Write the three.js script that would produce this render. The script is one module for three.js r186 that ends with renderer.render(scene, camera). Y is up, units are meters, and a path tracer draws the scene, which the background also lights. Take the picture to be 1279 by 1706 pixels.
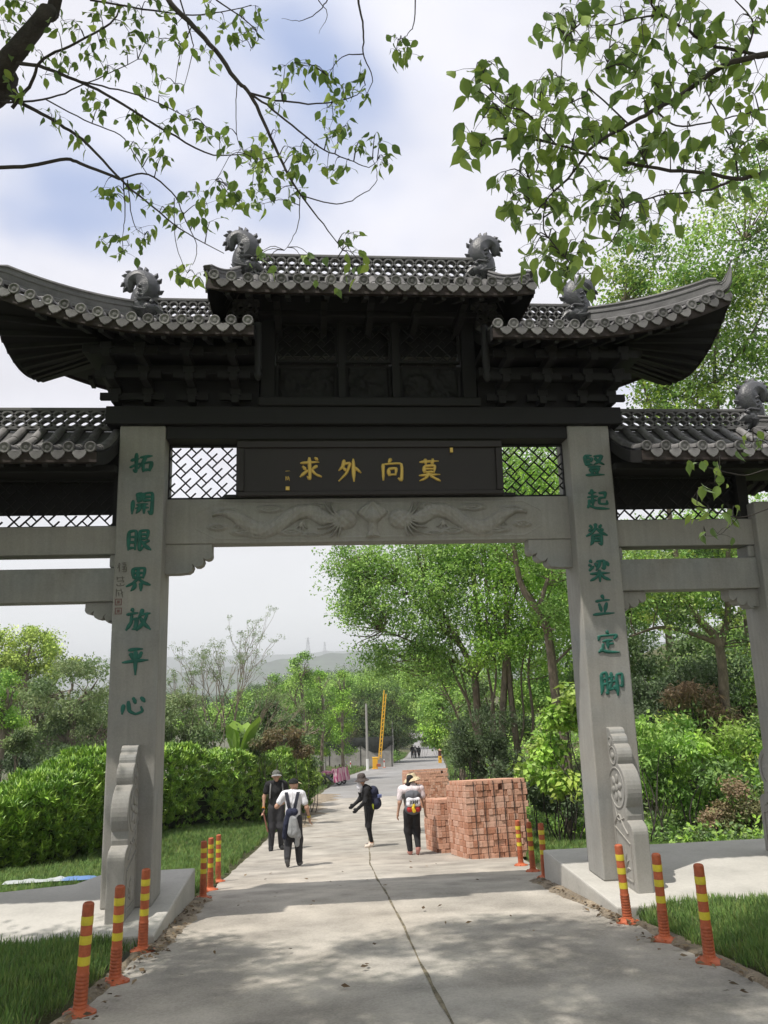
import * as THREE from 'three';
import { mergeGeometries, mergeVertices, toCreasedNormals } from 'three/addons/utils/BufferGeometryUtils.js';
import { RoundedBoxGeometry } from 'three/addons/geometries/RoundedBoxGeometry.js';

const V = (x, y, z) => new THREE.Vector3(x, y, z);
const scene = new THREE.Scene();

// ---------- camera (origin: middle of the gateway's front, level of its plinths; metres) ----------
const IW = 1279, IH = 1706, FOCAL = 1276.75;
const camera = new THREE.PerspectiveCamera(2 * Math.atan(IH / 2 / FOCAL) * 180 / Math.PI, 768 / 1024, 0.1, 6000);
camera.position.set(-0.7656, 2.5184, 9.528);
camera.rotation.set(0.2047, -0.094, -0.0296, 'YXZ');
camera.updateMatrixWorld(true);
scene.add(camera);

// ---------- random numbers and noise ----------
function mulberry(a) { return () => { a |= 0; a = (a + 0x6d2b79f5) | 0; let t = Math.imul(a ^ (a >>> 15), 1 | a); t = (t + Math.imul(t ^ (t >>> 7), 61 | t)) ^ t; return ((t ^ (t >>> 14)) >>> 0) / 4294967296; }; }
let rnd = mulberry(7);
const rr = (a, b) => a + (b - a) * rnd();
const gauss = () => (rnd() + rnd() + rnd() + rnd() - 2) * 1.0;
const clamp = (x, a = 0, b = 1) => Math.min(b, Math.max(a, x));
const lerp = (a, b, t) => a + (b - a) * t;
const smooth = (a, b, x) => { const t = clamp((x - a) / (b - a)); return t * t * (3 - 2 * t); };
function hash2(ix, iy, per) { if (per) { ix = ((ix % per) + per) % per; iy = ((iy % per) + per) % per; } let h = Math.imul(ix, 374761393) + Math.imul(iy, 668265263); h = Math.imul(h ^ (h >>> 13), 1274126177); return ((h ^ (h >>> 16)) >>> 0) / 4294967296; }
function vnoise(x, y, per) { const ix = Math.floor(x), iy = Math.floor(y), fx = x - ix, fy = y - iy, sx = fx * fx * (3 - 2 * fx), sy = fy * fy * (3 - 2 * fy); return lerp(lerp(hash2(ix, iy, per), hash2(ix + 1, iy, per), sx), lerp(hash2(ix, iy + 1, per), hash2(ix + 1, iy + 1, per), sx), sy); }
function fbm(x, y, oct = 4, per = 0) { let s = 0, a = 0.5, n = 0; for (let i = 0; i < oct; i++) { s += a * vnoise(x, y, per); n += a; x *= 2; y *= 2; per *= 2; a *= 0.5; } return s / n; }

// ---------- sky: bright broken cloud with blue gaps, one picture for light and background ----------
const toSun = V(-0.38, 1, 0.265).normalize();
{
  const gapDir = V((120 - 639.5) / 1276.75, -(395 - 853) / 1276.75, -1).applyEuler(camera.rotation).normalize(), gapAz = Math.atan2(gapDir.x, -gapDir.z), gapUp = Math.asin(gapDir.y);
  const W = 1024, H = 512, d = new Float32Array(W * H * 4);
  for (let r = 0; r < H; r++) for (let c = 0; c < W; c++) {
    const up = ((r + 0.5) / H - 0.5) * Math.PI, az = ((c + 0.5) / W - 0.5) * 2 * Math.PI;
    const x = Math.cos(az) * Math.cos(up), y = Math.sin(up), z = Math.sin(az) * Math.cos(up);
    const yy = Math.max(y, 0), k = 1 / (yy + 0.22);
    const cx = x * k * 1.5 + 31.7, cz = z * k * 1.5 + 12.3;
    let n = fbm(cx + 0.6 * fbm(cx * 1.3, cz * 1.3, 3), cz, 6);
    const gap = fbm(cx * 0.55 + 3.1, cz * 0.55 + 9.4, 2);
    const wall = Math.exp(-(Math.pow((Math.atan2(x, -z) - gapAz) / 0.30, 2) + Math.pow((up - gapUp) / 0.10, 2)));   // the blue gap over the left eaves
    let cover = smooth(0.30, 0.56, n + (gap - 0.5) * 0.3 + 0.13 - 0.36 * wall);
    cover = Math.max(cover, smooth(0.30, 0.08, yy) * 0.96);
    const shade = 0.80 + 0.30 * fbm(cx * 2.2 + 7, cz * 2.2, 5);
    const blue = [0.37, 0.47, 0.73], haze = smooth(0.34, 0.02, yy);
    const cl = [0.90 * shade, 0.90 * shade, 0.97 * shade], hz = [0.86, 0.875, 0.885];
    const o = (r * W + c) * 4;
    for (let i = 0; i < 3; i++) d[o + i] = lerp(lerp(blue[i], cl[i], cover), hz[i], haze);
    d[o + 3] = 1;
  }
  const t = new THREE.DataTexture(d, W, H, THREE.RGBAFormat, THREE.FloatType);
  t.mapping = THREE.EquirectangularReflectionMapping; t.magFilter = THREE.LinearFilter; t.minFilter = THREE.LinearFilter; t.needsUpdate = true;
  scene.background = t; scene.environment = t;
}
// ---------- sun: high, from the left and a little behind the camera ----------
const sun = new THREE.DirectionalLight(new THREE.Color(1.0, 0.945, 0.86), 4.2);
sun.position.copy(toSun).multiplyScalar(60).add(V(0, 0, -3)); sun.target.position.set(0, 0, -3);
sun.castShadow = true; sun.shadow.mapSize.set(4096, 4096); sun.shadow.radius = 1.2;
Object.assign(sun.shadow.camera, { left: -40, right: 40, top: 60, bottom: -40, near: 1, far: 160 });
scene.add(sun, sun.target);

const renderer = new THREE.WebGLRenderer({ antialias: true });
renderer.setSize(768, 1024);
renderer.shadowMap.enabled = true;
renderer.toneMapping = THREE.LinearToneMapping;
renderer.toneMappingExposure = 1.08;
scene.fog = new THREE.FogExp2(new THREE.Color(0.86, 0.9, 0.93), 0.00042);

// ---------- from a pixel of the photograph to a direction; the distance comes from what the thing stands on ----------
const Rcam = new THREE.Matrix4().makeRotationFromEuler(camera.rotation);
const ray = (px, py) => V((px - IW / 2) / FOCAL, -(py - IH / 2) / FOCAL, -1).applyMatrix4(Rcam);
const at = (px, py, depth) => ray(px, py).multiplyScalar(depth).add(camera.position);
const onZ = (px, py, z) => { const r = ray(px, py); return r.multiplyScalar((z - camera.position.z) / r.z).add(camera.position); };
function project(p) { const q = p.clone().sub(camera.position).applyMatrix4(Rcam.clone().invert()); return [IW / 2 + FOCAL * q.x / -q.z, IH / 2 - FOCAL * q.y / -q.z, -q.z]; }

// ---------- lie of the land ----------
function table(pts) { return (z) => { if (z >= pts[0][0]) return pts[0][1]; for (let i = 1; i < pts.length; i++) if (z >= pts[i][0]) return lerp(pts[i][1], pts[i - 1][1], (z - pts[i][0]) / (pts[i - 1][0] - pts[i][0])); return pts[pts.length - 1][1]; }; }
const yr0 = table([[60, 5.5], [30, 2.8], [14, 1.30], [9.5, 0.83], [3, 0.13], [1, -0.10], [-1.7, -0.40], [-4, -0.77], [-7.2, -1.26], [-9, -1.5], [-20, -2.75], [-40, -4.6], [-65, -6.4], [-93, -8.6], [-140, -11.4], [-220, -13.5], [-420, -38], [-5000, -40]]);
const roadY = (z) => (yr0(z - 0.5) + 2 * yr0(z) + yr0(z + 0.5)) / 4;
const roadL = table([[60, -2.7], [4, -2.62], [1, -2.45], [-3.5, -2.35], [-7.6, -2.38], [-14, -2.15], [-24, -1.45], [-41, -0.25], [-55, 1.6], [-62, 3.2], [-75, 6.5], [-96, 11.1], [-119, 14.6], [-140, 17.5], [-220, 26]]);
const roadR = table([[60, 2.6], [3.6, 2.5], [1, 2.45], [-1.7, 2.5], [-5, 3.05], [-19, 4.3], [-43, 7.9], [-67, 11.7], [-99, 16.4], [-127, 19.9], [-143, 21.5], [-220, 30]]);
const hedgeX = table([[20, -7.6], [-6, -6.9], [-8, -6.6], [-14, -4.9], [-20, -3.2], [-26, -2.2], [-45, -2.5], [-100, 4], [-220, 15]]);
const bankX = table([[20, 9], [-2, 8.2], [-6, 6.6], [-14, 6.0], [-19, 6.2], [-43, 10.5], [-67, 14.5], [-99, 19.5], [-143, 26], [-220, 36], [-500, 200]]);
function land(x, z) {
  const base = roadY(z);
  let y = base;
  const l = roadL(z), r = roadR(z);
  const off = Math.max(l - x, x - r, 0);
  y += 0.10 * smooth(0.0, 0.6, off) * smooth(-30, 6, z) + 0.05 * (fbm(x * 0.7, z * 0.7, 3) - 0.5) * smooth(0.1, 1, off);
  if (x < l) y += 0.22 * smooth(-9, -13, z) * smooth(0.3, 2.5, l - x);
  const dl = Math.max(0, hedgeX(z) - 1.8 - x); y -= Math.min(30, 0.2 * dl + 0.006 * dl * dl);
  const dr = Math.max(0, x - bankX(z)); y += Math.min(9, 0.62 * dr) + (dr > 0 ? (fbm(x * 0.4, z * 0.4, 3) - 0.5) * Math.min(1.2, dr) : 0);
  return Math.max(y, -40);
}
function gnd(px, py, f = roadY) { const r = ray(px, py); let lo = 0.5, hi = 400; for (let i = 0; i < 50; i++) { const m = (lo + hi) / 2, p = r.clone().multiplyScalar(m).add(camera.position); if (p.y > f(p.z)) lo = m; else hi = m; } return r.multiplyScalar(lo).add(camera.position); }

// ---------- building helpers ----------
const taken = new Map();
function numbered(name) { const n = taken.get(name) ?? 0; taken.set(name, n + 1); return n ? name + '_' + String(n).padStart(3, '0') : name; }
function shadows(m) { m.castShadow = true; m.receiveShadow = true; return m; }
function part(name, geo, mat, parent) { const m = shadows(new THREE.Mesh(geo, mat)); m.name = name; parent.add(m); return m; }
function tag(o, label, category, group, kind) { o.userData.label = label; if (category) o.userData.category = category; if (group) o.userData.group = group; if (kind) o.userData.kind = kind; return o; }
function thing(name, label, category, pos = V(0, 0, 0), turn = 0, group) { const g = new THREE.Group(); g.name = numbered(name); g.position.copy(pos); g.rotation.y = turn; scene.add(g); return tag(g, label, category, group); }
function solo(name, geo, mat, label, category, group, kind) { const m = part(numbered(name), geo, mat, scene); return tag(m, label, category, group, kind); }
const strip = (g) => { g = g.index ? g.toNonIndexed() : g; for (const k of Object.keys(g.attributes)) if (!['position', 'normal', 'uv', 'color'].includes(k)) g.deleteAttribute(k); return g; };
function merge(list) { list = list.filter(Boolean).map(strip); const hasC = list.some((g) => g.attributes.color); for (const g of list) { if (!g.attributes.uv) g.setAttribute('uv', new THREE.BufferAttribute(new Float32Array(g.attributes.position.count * 2), 2)); if (hasC && !g.attributes.color) g.setAttribute('color', new THREE.BufferAttribute(new Float32Array(g.attributes.position.count * 3).fill(1), 3)); if (!g.attributes.normal) g.computeVertexNormals(); } return mergeGeometries(list); }
function uvBox(g, o = 0) {   // uv in metres from the face's own direction
  g = strip(g); const p = g.attributes.position, n = g.attributes.normal, uv = new Float32Array(p.count * 2);
  for (let i = 0; i < p.count; i += 3) {
    const ax = Math.abs(n.getX(i) + n.getX(i + 1) + n.getX(i + 2)), ay = Math.abs(n.getY(i) + n.getY(i + 1) + n.getY(i + 2)), az = Math.abs(n.getZ(i) + n.getZ(i + 1) + n.getZ(i + 2));
    for (let k = i; k < i + 3; k++) { const x = p.getX(k), y = p.getY(k), z = p.getZ(k); const [u, v] = ay > ax && ay > az ? [x, z] : ax > az ? [z, y] : [x, y]; uv[2 * k] = u + o; uv[2 * k + 1] = v + o * 0.37; }
  }
  g.setAttribute('uv', new THREE.BufferAttribute(uv, 2)); return g;
}
function box(x0, x1, y0, y1, z0, z1, r = 0) {
  const w = Math.abs(x1 - x0), h = Math.abs(y1 - y0), d = Math.abs(z1 - z0);
  const g = r ? new RoundedBoxGeometry(w, h, d, 2, Math.min(r, w / 2.1, h / 2.1, d / 2.1)) : new THREE.BoxGeometry(w, h, d);
  return uvBox(g.translate((x0 + x1) / 2, (y0 + y1) / 2, (z0 + z1) / 2));
}
function bar(a, b, w, h = w, up = V(0, 1, 0)) {   // square bar from a to b
  const L = a.distanceTo(b), g = new THREE.BoxGeometry(w, h, L), m = new THREE.Matrix4().lookAt(a, b, up); m.setPosition(a.clone().add(b).multiplyScalar(0.5)); return strip(g.applyMatrix4(m));
}
function tube(pts, rads, sides = 6, caps = true, squash = 1) {   // tapered sweep through points
  const pos = [], idx = [], uvs = [], n = pts.length; let ref = V(0.3, 0.2, 0.93).normalize(), len = 0;
  for (let i = 0; i < n; i++) {
    const t = pts[Math.min(n - 1, i + 1)].clone().sub(pts[Math.max(0, i - 1)]).normalize();
    if (Math.abs(t.dot(ref)) > 0.98) ref = V(1, 0.1, 0).normalize();
    const a = ref.clone().sub(t.clone().multiplyScalar(ref.dot(t))).normalize(), b = t.clone().cross(a); ref = a;
    const r = typeof rads === 'number' ? rads : rads[i]; if (i) len += pts[i].distanceTo(pts[i - 1]);
    for (let k = 0; k <= sides; k++) { const th = k / sides * 2 * Math.PI, c = Math.cos(th) * r * squash, s = Math.sin(th) * r; pos.push(pts[i].x + a.x * c + b.x * s, pts[i].y + a.y * c + b.y * s, pts[i].z + a.z * c + b.z * s); uvs.push(k / sides * 2 * Math.PI * r, len); }
  }
  const q = sides + 1;
  for (let i = 0; i < n - 1; i++) for (let k = 0; k < sides; k++) { const A = i * q + k, B = A + q; idx.push(A, A + 1, B, B, A + 1, B + 1); }
  if (caps) for (const [row, flip] of [[0, 1], [n - 1, 0]]) { const c = pos.length / 3; pos.push(pts[row].x, pts[row].y, pts[row].z); uvs.push(0, 0); for (let k = 0; k < sides; k++) { const A = row * q + k; flip ? idx.push(c, A + 1, A) : idx.push(c, A, A + 1); } }
  const g = new THREE.BufferGeometry(); g.setAttribute('position', new THREE.Float32BufferAttribute(pos, 3)); g.setAttribute('uv', new THREE.Float32BufferAttribute(uvs, 2)); g.setIndex(idx); g.computeVertexNormals(); return g;
}
function curve(pts, n = 12, tension = 0.5) { return new THREE.CatmullRomCurve3(pts, false, 'catmullrom', tension).getPoints(n); }
function grid(nu, nv, f, flip = false) {   // parametric sheet, f(u, v) -> Vector3
  const pos = [], uv = [], idx = [];
  for (let j = 0; j <= nv; j++) for (let i = 0; i <= nu; i++) { const p = f(i / nu, j / nv); pos.push(p.x, p.y, p.z); uv.push(p.u ?? p.x, p.v ?? p.z); }
  for (let j = 0; j < nv; j++) for (let i = 0; i < nu; i++) { const A = j * (nu + 1) + i, B = A + nu + 1; flip ? idx.push(A, B, A + 1, A + 1, B, B + 1) : idx.push(A, A + 1, B, B, A + 1, B + 1); }
  const g = new THREE.BufferGeometry(); g.setAttribute('position', new THREE.Float32BufferAttribute(pos, 3)); g.setAttribute('uv', new THREE.Float32BufferAttribute(uv, 2)); g.setIndex(idx); g.computeVertexNormals(); return g;
}
function extrude(pts, depth, bevel = 0.006) {   // pts: [x, y] outline; extruded along +z
  const s = new THREE.Shape(); pts.forEach(([x, y], i) => (i ? s.lineTo(x, y) : s.moveTo(x, y))); s.closePath();
  return new THREE.ExtrudeGeometry(s, { depth, bevelEnabled: bevel > 0, bevelThickness: bevel, bevelSize: bevel, bevelSegments: 2, steps: 1 });
}
function lathe(prof, seg = 16) { return new THREE.LatheGeometry(prof.map(([r, y]) => new THREE.Vector2(r, y)), seg); }

// ---------- procedural textures ----------
function tex(size, f, srgb = true, rep = 1) {   // f(u, v) in 0..1, tiling -> [r, g, b] (sRGB 0..1) or one number
  const d = new Uint8Array(size * size * 4);
  for (let j = 0; j < size; j++) for (let i = 0; i < size; i++) { const c = f(i / size, j / size), o = (j * size + i) * 4; if (typeof c === 'number') d[o] = d[o + 1] = d[o + 2] = clamp(c) * 255; else for (let k = 0; k < 3; k++) d[o + k] = clamp(c[k]) * 255; d[o + 3] = 255; }
  const t = new THREE.DataTexture(d, size, size); t.wrapS = t.wrapT = THREE.RepeatWrapping; t.magFilter = THREE.LinearFilter; t.minFilter = THREE.LinearMipmapLinearFilter; t.generateMipmaps = true; if (srgb) t.colorSpace = THREE.SRGBColorSpace; t.repeat.set(rep, rep); t.needsUpdate = true; return t;
}
const s2l = (c) => (c <= 0.04045 ? c / 12.92 : Math.pow((c + 0.055) / 1.055, 2.4)), l2s = (c) => (c <= 0.0031308 ? 12.92 * c : 1.055 * Math.pow(c, 1 / 2.4) - 0.055);
const tone = (rgb, k) => rgb.map((c) => l2s(clamp(c * k)));
function mottle(rgb, amp, opts = {}) {   // base colour (linear) with coarse and fine variation; tile of `m` metres
  const { size = 256, cells = 6, fine = 96, stain = 0, m = 2, fleck = 0 } = opts;
  return tex(size, (u, v) => {
    let k = 1 + amp * 2 * (fbm(u * cells, v * cells, 5, cells) - 0.5) + amp * 0.9 * (fbm(u * fine, v * fine, 2, fine) - 0.5);
    if (stain) k *= 1 - stain * smooth(0.55, 0.8, fbm(u * cells * 0.5 + 5, v * cells * 0.5, 4, 0 || Math.max(1, cells >> 1)));
    if (fleck) { const h = hash2(Math.floor(u * size), Math.floor(v * size)); if (h > 0.97) k *= 1 + fleck; else if (h < 0.04) k *= 1 - fleck; }
    return tone(rgb, k);
  }, true, 1 / m);
}
function grainTex(m = 2, cells = 48, size = 512) { return tex(size, (u, v) => 0.5 + 0.7 * (fbm(u * cells, v * cells, 4, cells) - 0.5), false, 1 / m); }
const std = (o) => new THREE.MeshStandardMaterial(o);
const grain = grainTex(1.0, 64), coarse = grainTex(2.5, 16);
const M = {
  concrete: std({ vertexColors: true, map: mottle([0.395, 0.365, 0.32], 0.34, { cells: 8, stain: 0.22, m: 3.1, size: 1024, fine: 200, fleck: 0.14 }), roughness: 0.93, bumpMap: grainTex(1.0, 90), bumpScale: 0.004 }),
  asphalt: std({ vertexColors: true, map: mottle([0.26, 0.255, 0.25], 0.14, { cells: 6, m: 4 }), roughness: 0.95 }),
  plinth: std({ map: mottle([0.47, 0.455, 0.42], 0.16, { cells: 5, m: 2.3, stain: 0.14 }), roughness: 0.9, bumpMap: grain, bumpScale: 0.002 }),
  stone: std({ map: tex(512, (u, v) => { const st = fbm(u * 40, v * 3, 3, 0), bl = fbm(u * 5, v * 5, 4, 5), h = hash2(Math.floor(u * 512), Math.floor(v * 512)); const k = 1 + 0.34 * (bl - 0.5) + 0.20 * (st - 0.5) + 0.14 * (fbm(u * 128, v * 128, 2, 128) - 0.5) + (h > 0.97 ? 0.12 : h < 0.03 ? -0.12 : 0), w = fbm(u * 4 + 3, v * 4, 3, 4) - 0.5; return tone([0.30 * (1 + 0.09 * w), 0.292, 0.272 * (1 - 0.10 * w)], k); }, true, 1 / 1.9), roughness: 0.85, bumpMap: grain, bumpScale: 0.0016 }),
  wood: std({ map: tex(512, (u, v) => tone([0.0085, 0.0078, 0.0082], 0.8 + 0.5 * fbm(u * 4, v * 64, 4, 4) + 0.2 * (fbm(u * 6, v * 6, 3, 6) - 0.5)), true, 1), roughness: 0.72, bumpMap: grain, bumpScale: 0.001 }),
  woodRed: std({ map: mottle([0.034, 0.023, 0.020], 0.25, { cells: 5, m: 0.8 }), roughness: 0.7 }),
  board: std({ map: mottle([0.015, 0.010, 0.009], 0.2, { cells: 3, m: 1.4 }), roughness: 0.48 }),
  tile: std({ map: mottle([0.155, 0.152, 0.155], 0.36, { cells: 7, m: 0.9, stain: 0.3, fine: 120 }), roughness: 0.8, bumpMap: grain, bumpScale: 0.0015 }),
  tileDark: std({ map: mottle([0.10, 0.098, 0.10], 0.36, { cells: 7, m: 0.9, stain: 0.3 }), roughness: 0.8 }),
  glaze: std({ map: mottle([0.075, 0.077, 0.085], 0.3, { cells: 6, m: 0.4 }), roughness: 0.38, bumpMap: grainTex(0.25, 24), bumpScale: 0.006 }),
  gold: std({ color: new THREE.Color(0.72, 0.50, 0.13), metalness: 0.4, roughness: 0.42 }),
  green: std({ map: mottle([0.012, 0.115, 0.085], 0.3, { cells: 8, m: 0.5 }), roughness: 0.6 }),
  ink: std({ color: new THREE.Color(0.14, 0.13, 0.115), roughness: 0.9 }),
  sealRed: std({ color: new THREE.Color(0.2, 0.12, 0.11), roughness: 0.9 }),
  bark: std({ map: tex(256, (u, v) => tone([0.20, 0.165, 0.125], 0.55 + 0.9 * fbm(u * 16, v * 5, 4, 0)), true, 2), roughness: 0.95, bumpMap: coarse, bumpScale: 0.012 }),
  barkNear: std({ map: mottle([0.05, 0.043, 0.04], 0.5, { cells: 8, m: 0.5 }), roughness: 0.95, bumpMap: grainTex(0.4, 24, 256), bumpScale: 0.012 }),
  barkDark: std({ map: mottle([0.055, 0.047, 0.042], 0.4, { cells: 8, m: 0.6, size: 256 }), roughness: 0.92 }),
  orange: std({ map: mottle([0.50, 0.125, 0.05], 0.34, { cells: 6, m: 0.5, size: 256, stain: 0.35 }), roughness: 0.55 }),
  yellowTape: std({ map: mottle([0.70, 0.58, 0.05], 0.2, { cells: 6, m: 0.3, size: 256 }), roughness: 0.4 }),
  yellow: std({ color: new THREE.Color(0.78, 0.43, 0.03), roughness: 0.5 }),
  black: std({ color: new THREE.Color(0.012, 0.012, 0.014), roughness: 0.7 }),
  soil: std({ map: mottle([0.25, 0.205, 0.15], 0.6, { cells: 8, m: 1.6, fine: 128 }), roughness: 1, bumpMap: grain, bumpScale: 0.012 }),
};
const col = (r, g, b) => new THREE.Color(r, g, b);

// =====================================================================================
// the setting: land, roads, plinths, hills, water
// =====================================================================================
{
  const xs = [], zs = [];
  for (let x = -60; x <= 60; x += (Math.abs(x) < 14 ? 0.5 : 2)) xs.push(x);
  for (const e of [80, 120, 200, 350, 600, 1000, 1700, 2600, 4000]) { xs.push(e); xs.unshift(-e); }
  for (let z = 40; z >= -60; z -= (z > -30 && z < 12 ? 0.5 : 1)) zs.push(z);
  for (let z = -63; z > -230; z -= 4) zs.push(z);
  for (const e of [-260, -300, -360, -420, -600, -900, -1400, -2200, -3400, -5000]) zs.push(e);
  const g = grid(xs.length - 1, zs.length - 1, (u, v) => {
    const x = xs[Math.round(u * (xs.length - 1))], z = zs[Math.round(v * (zs.length - 1))];
    let y = land(x, z);
    const l = roadL(z), r = roadR(z);
    if (x > l - 0.55 && x < r + 0.55) y = roadY(z) - 0.07;
    if (Math.abs(x) > 1.9 && z > -2.2 && z < 1.4 && Math.abs(x) < 12) y -= 0.12;
    const p = V(x, y, z); return p;
  });
  const ground = mottle([0.085, 0.088, 0.036], 0.5, { cells: 8, m: 3.3, stain: 0.25 });
  tag(part('ground', g, std({ map: ground, roughness: 1, bumpMap: grain, bumpScale: 0.01 }), scene), 'sloping ground of soil and grass on both sides of the road', 'ground', null, 'structure');
}
function roadSheet(name, z0, z1, step, lift, mat, label, L = roadL, R = roadR) {
  const n = Math.round(Math.abs(z1 - z0) / step);
  const g = grid(40, n * 2, (u, v) => { const z = lerp(z0, z1, v), e = 0.05 * (fbm(z * 1.7, u * 3, 3) - 0.5); const x = lerp(L(z) + (u === 0 ? e * 2 : 0), R(z) + (u === 1 ? e * 2 : 0), u); return V(x, roadY(z) + lift + 0.012 * (fbm(x * 0.8 + 9, z * 0.5, 3) - 0.5), z); });
  const p = g.attributes.position, cc = []; for (let i = 0; i < p.count; i++) { const x = p.getX(i), z = p.getZ(i), k = 1 + 0.30 * (fbm(x * 0.45 + 11, z * 0.3 + 60, 4) - 0.5) - 0.16 * smooth(0.56, 0.72, fbm(x * 1.1 + 5, z * 0.8 + 90, 4)), w = 0.05 * (fbm(x * 0.7 + 40, z * 0.5 + 70, 3) - 0.5); cc.push(k * (1 + w), k, k * (1 - w)); } g.setAttribute('color', new THREE.Float32BufferAttribute(cc, 3));
  return tag(part(name, g, mat, scene), label, 'road', null, 'structure');
}
roadSheet('road', 30, -33, 0.5, 0, M.concrete, 'pale concrete road running down through the gateway');
roadSheet('asphalt_road', -33, -215, 1.5, 0.001, M.asphalt, 'grey asphalt road bending right beyond the barrier');
{ // the dirt that fills the joint along the middle of the slabs, and cross joints
  const seamX = table([[30, 0.1], [3.8, 0.11], [-3.2, 0.17], [-6.5, 0.27], [-33, 1.9]]);
  const g = grid(3, 220, (u, v) => { const z = lerp(12, -26, v), w = 0.003 + 0.026 * Math.pow(fbm(z * 2.3, 2, 4), 1.6); const x = seamX(z) + 0.03 * (fbm(z * 1.3, 7, 3) - 0.5) + (u - 0.5) * 2 * w; return V(x, roadY(z) + 0.004 + 0.012 * (fbm(x * 0.8 + 9, z * 0.5, 3) - 0.5) + 0.003 * (1 - Math.abs(u - 0.5) * 2), z); });
  tag(part('road_joint', g, std({ map: mottle([0.18, 0.155, 0.105], 0.8, { cells: 8, m: 0.7 }), roughness: 1 }), scene), 'dirt and moss filling the joint along the middle of the road', 'joint', null, 'structure');
  const list = [];
  for (const z of [-13.5, -20]) list.push(grid(24, 1, (u, v) => { const x = lerp(roadL(z), roadR(z), u); return V(x, roadY(z) + 0.012 + 0.012 * (fbm(x * 0.8 + 9, z * 0.5, 3) - 0.5), z + (v - 0.5) * -(0.012 + 0.02 * fbm(x * 4, z, 3))); }));
  const m = part('road_joint_001', merge(list), M.soil, scene); tag(m, 'thin cross joints between the concrete slabs of the road', 'joint', null, 'structure');
}
// the raised plinths that the gateway's pillars stand on: level, so their road-side wall grows as the road falls away
function plinth(s) {
  const x0 = 2.42, x1 = 9.5, back = s < 0 ? [[x0, -1.72], [3.55, -1.72], [3.8, -1.2], [4.6, -1.0], [x1, -0.9]] : [[x0, -1.72], [x1, -1.72]];
  const out = [[x0, 0.956], ...back, [x1, 0.956]].map(([x, z]) => [s * x, -z]);
  const pts = s > 0 ? out.slice().reverse() : out;
  const g = extrude(pts, 0.94, 0.02).rotateX(-Math.PI / 2).translate(0, -0.96, 0);
  tag(part(numbered('plinth'), uvBox(g, 0.3), M.plinth, scene), s < 0 ? 'pale concrete plinth under the pillar beside the hedge lawn' : 'pale concrete plinth under the pillar beside the brick stacks', 'plinth', null, 'structure');
}
plinth(-1); plinth(1);
// loose dirt heaped against the plinth walls and along the road's edge
{
  const mk = (s, pts) => { const q = pts.map(([x, z]) => V(x, 0, z)); const c = curve(q, 240); c.forEach((p) => (p.s = s)); return c; };
  for (const [s, pts, label] of [
    [1, [[-2.40, 1.25], [-2.38, 0.6], [-2.36, -0.4], [-2.36, -1.8]], 'sandy dirt and litter along the foot of the plinth on the hedge side'],
    [-1, [[2.42, 1.25], [2.40, 0.6], [2.37, -0.4], [2.38, -1.9]], 'sandy dirt and litter along the foot of the plinth on the brick side'],
    [1, [[-2.75, 6.5], [-2.62, 4.5], [-2.55, 3.0], [-2.5, 1.3]], 'dirt edge between the lawn and the road on the hedge side'],
    [-1, [[2.62, 6.5], [2.56, 4.5], [2.52, 3.0], [2.5, 1.3]], 'dirt edge between the lawn and the road on the brick side'],
    [1, [[-2.15, -17], [-1.7, -22], [-1.1, -29], [-0.4, -37]], 'bare brown earth at the road edge beyond the hedge end']]) {
    const c = mk(s, pts), n = c.length - 1, wide = pts[0][1] < -10 ? 1.0 : pts[0][1] > 3 ? 0.09 : 0.17;
    const g = grid(n, 8, (u, v) => { const p = c[Math.round(u * n)], k = fbm(p.z * 2.2 + p.x, p.x * 1.7 + 4, 3), ww = wide * (0.25 + 1.1 * fbm(p.z * 1.1 + 3, p.x + 4, 2) + 0.5 * (fbm(p.z * 6, 3, 3) - 0.5)); const d = (v - 0.35) * ww * 2, x = p.x + s * d; const b = Math.max(0, 1 - Math.abs(v - 0.35) * 1.55); return V(x, roadY(p.z) + 0.012 + 0.06 * b * (0.3 + k) * Math.min(1, wide * 3) + 0.03 * (fbm(x * 12, p.z * 12, 3) - 0.5) * b - 0.025 * smooth(0.6, 1, v), p.z); }, s > 0);
    tag(part(numbered('dirt'), g, M.soil, scene), label, 'dirt', null, 'structure');
  }
}
// far valley: water and ridges in the haze
{
  const g = new THREE.CircleGeometry(1, 40).rotateX(-Math.PI / 2).scale(620, 1, 260).translate(-560, -39.4, -1900);
  tag(part('lake', g, std({ color: col(0.25, 0.29, 0.31), roughness: 0.12 }), scene), 'pale sheet of water far off in the valley haze', 'lake', null, 'structure');
  function ridge(name, dist, x0, x1, hf, mat, label) {
    const g = grid(160, 14, (u, v) => { const x = lerp(x0, x1, u), t = v, h = hf(x) * (0.9 + 0.2 * fbm(x * 0.012, dist * 0.01, 4)) + 9 * fbm(x * 0.05, v * 6, 3); return V(x, lerp(-41, h, Math.pow(t, 0.8)), -dist - t * dist * 0.18); });
    tag(part(numbered(name), g, mat, scene), label, 'hills', null, 'structure');
  }
  const far = std({ map: mottle([0.05, 0.075, 0.04], 0.6, { cells: 10, m: 140 }), roughness: 1 });
  ridge('hills', 3000, -2600, 3200, (x) => 82 + 9 * Math.sin(x / 420 + 1.6) + 7 * Math.sin(x / 170), far, 'farthest pale ridge on the skyline seen under the lintel');
  ridge('hills', 1500, -420, 1800, (x) => 6 + 34 * smooth(-380, 60, x) + 5 * Math.sin(x / 110), far, 'nearer wooded ridge behind the roadside trees');
  ridge('hills', 900, -900, -60, (x) => -22 + 22 * smooth(-180, -560, x) + 5 * Math.sin(x / 50), far, 'low wooded rise in the valley behind the hedge');
}

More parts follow.
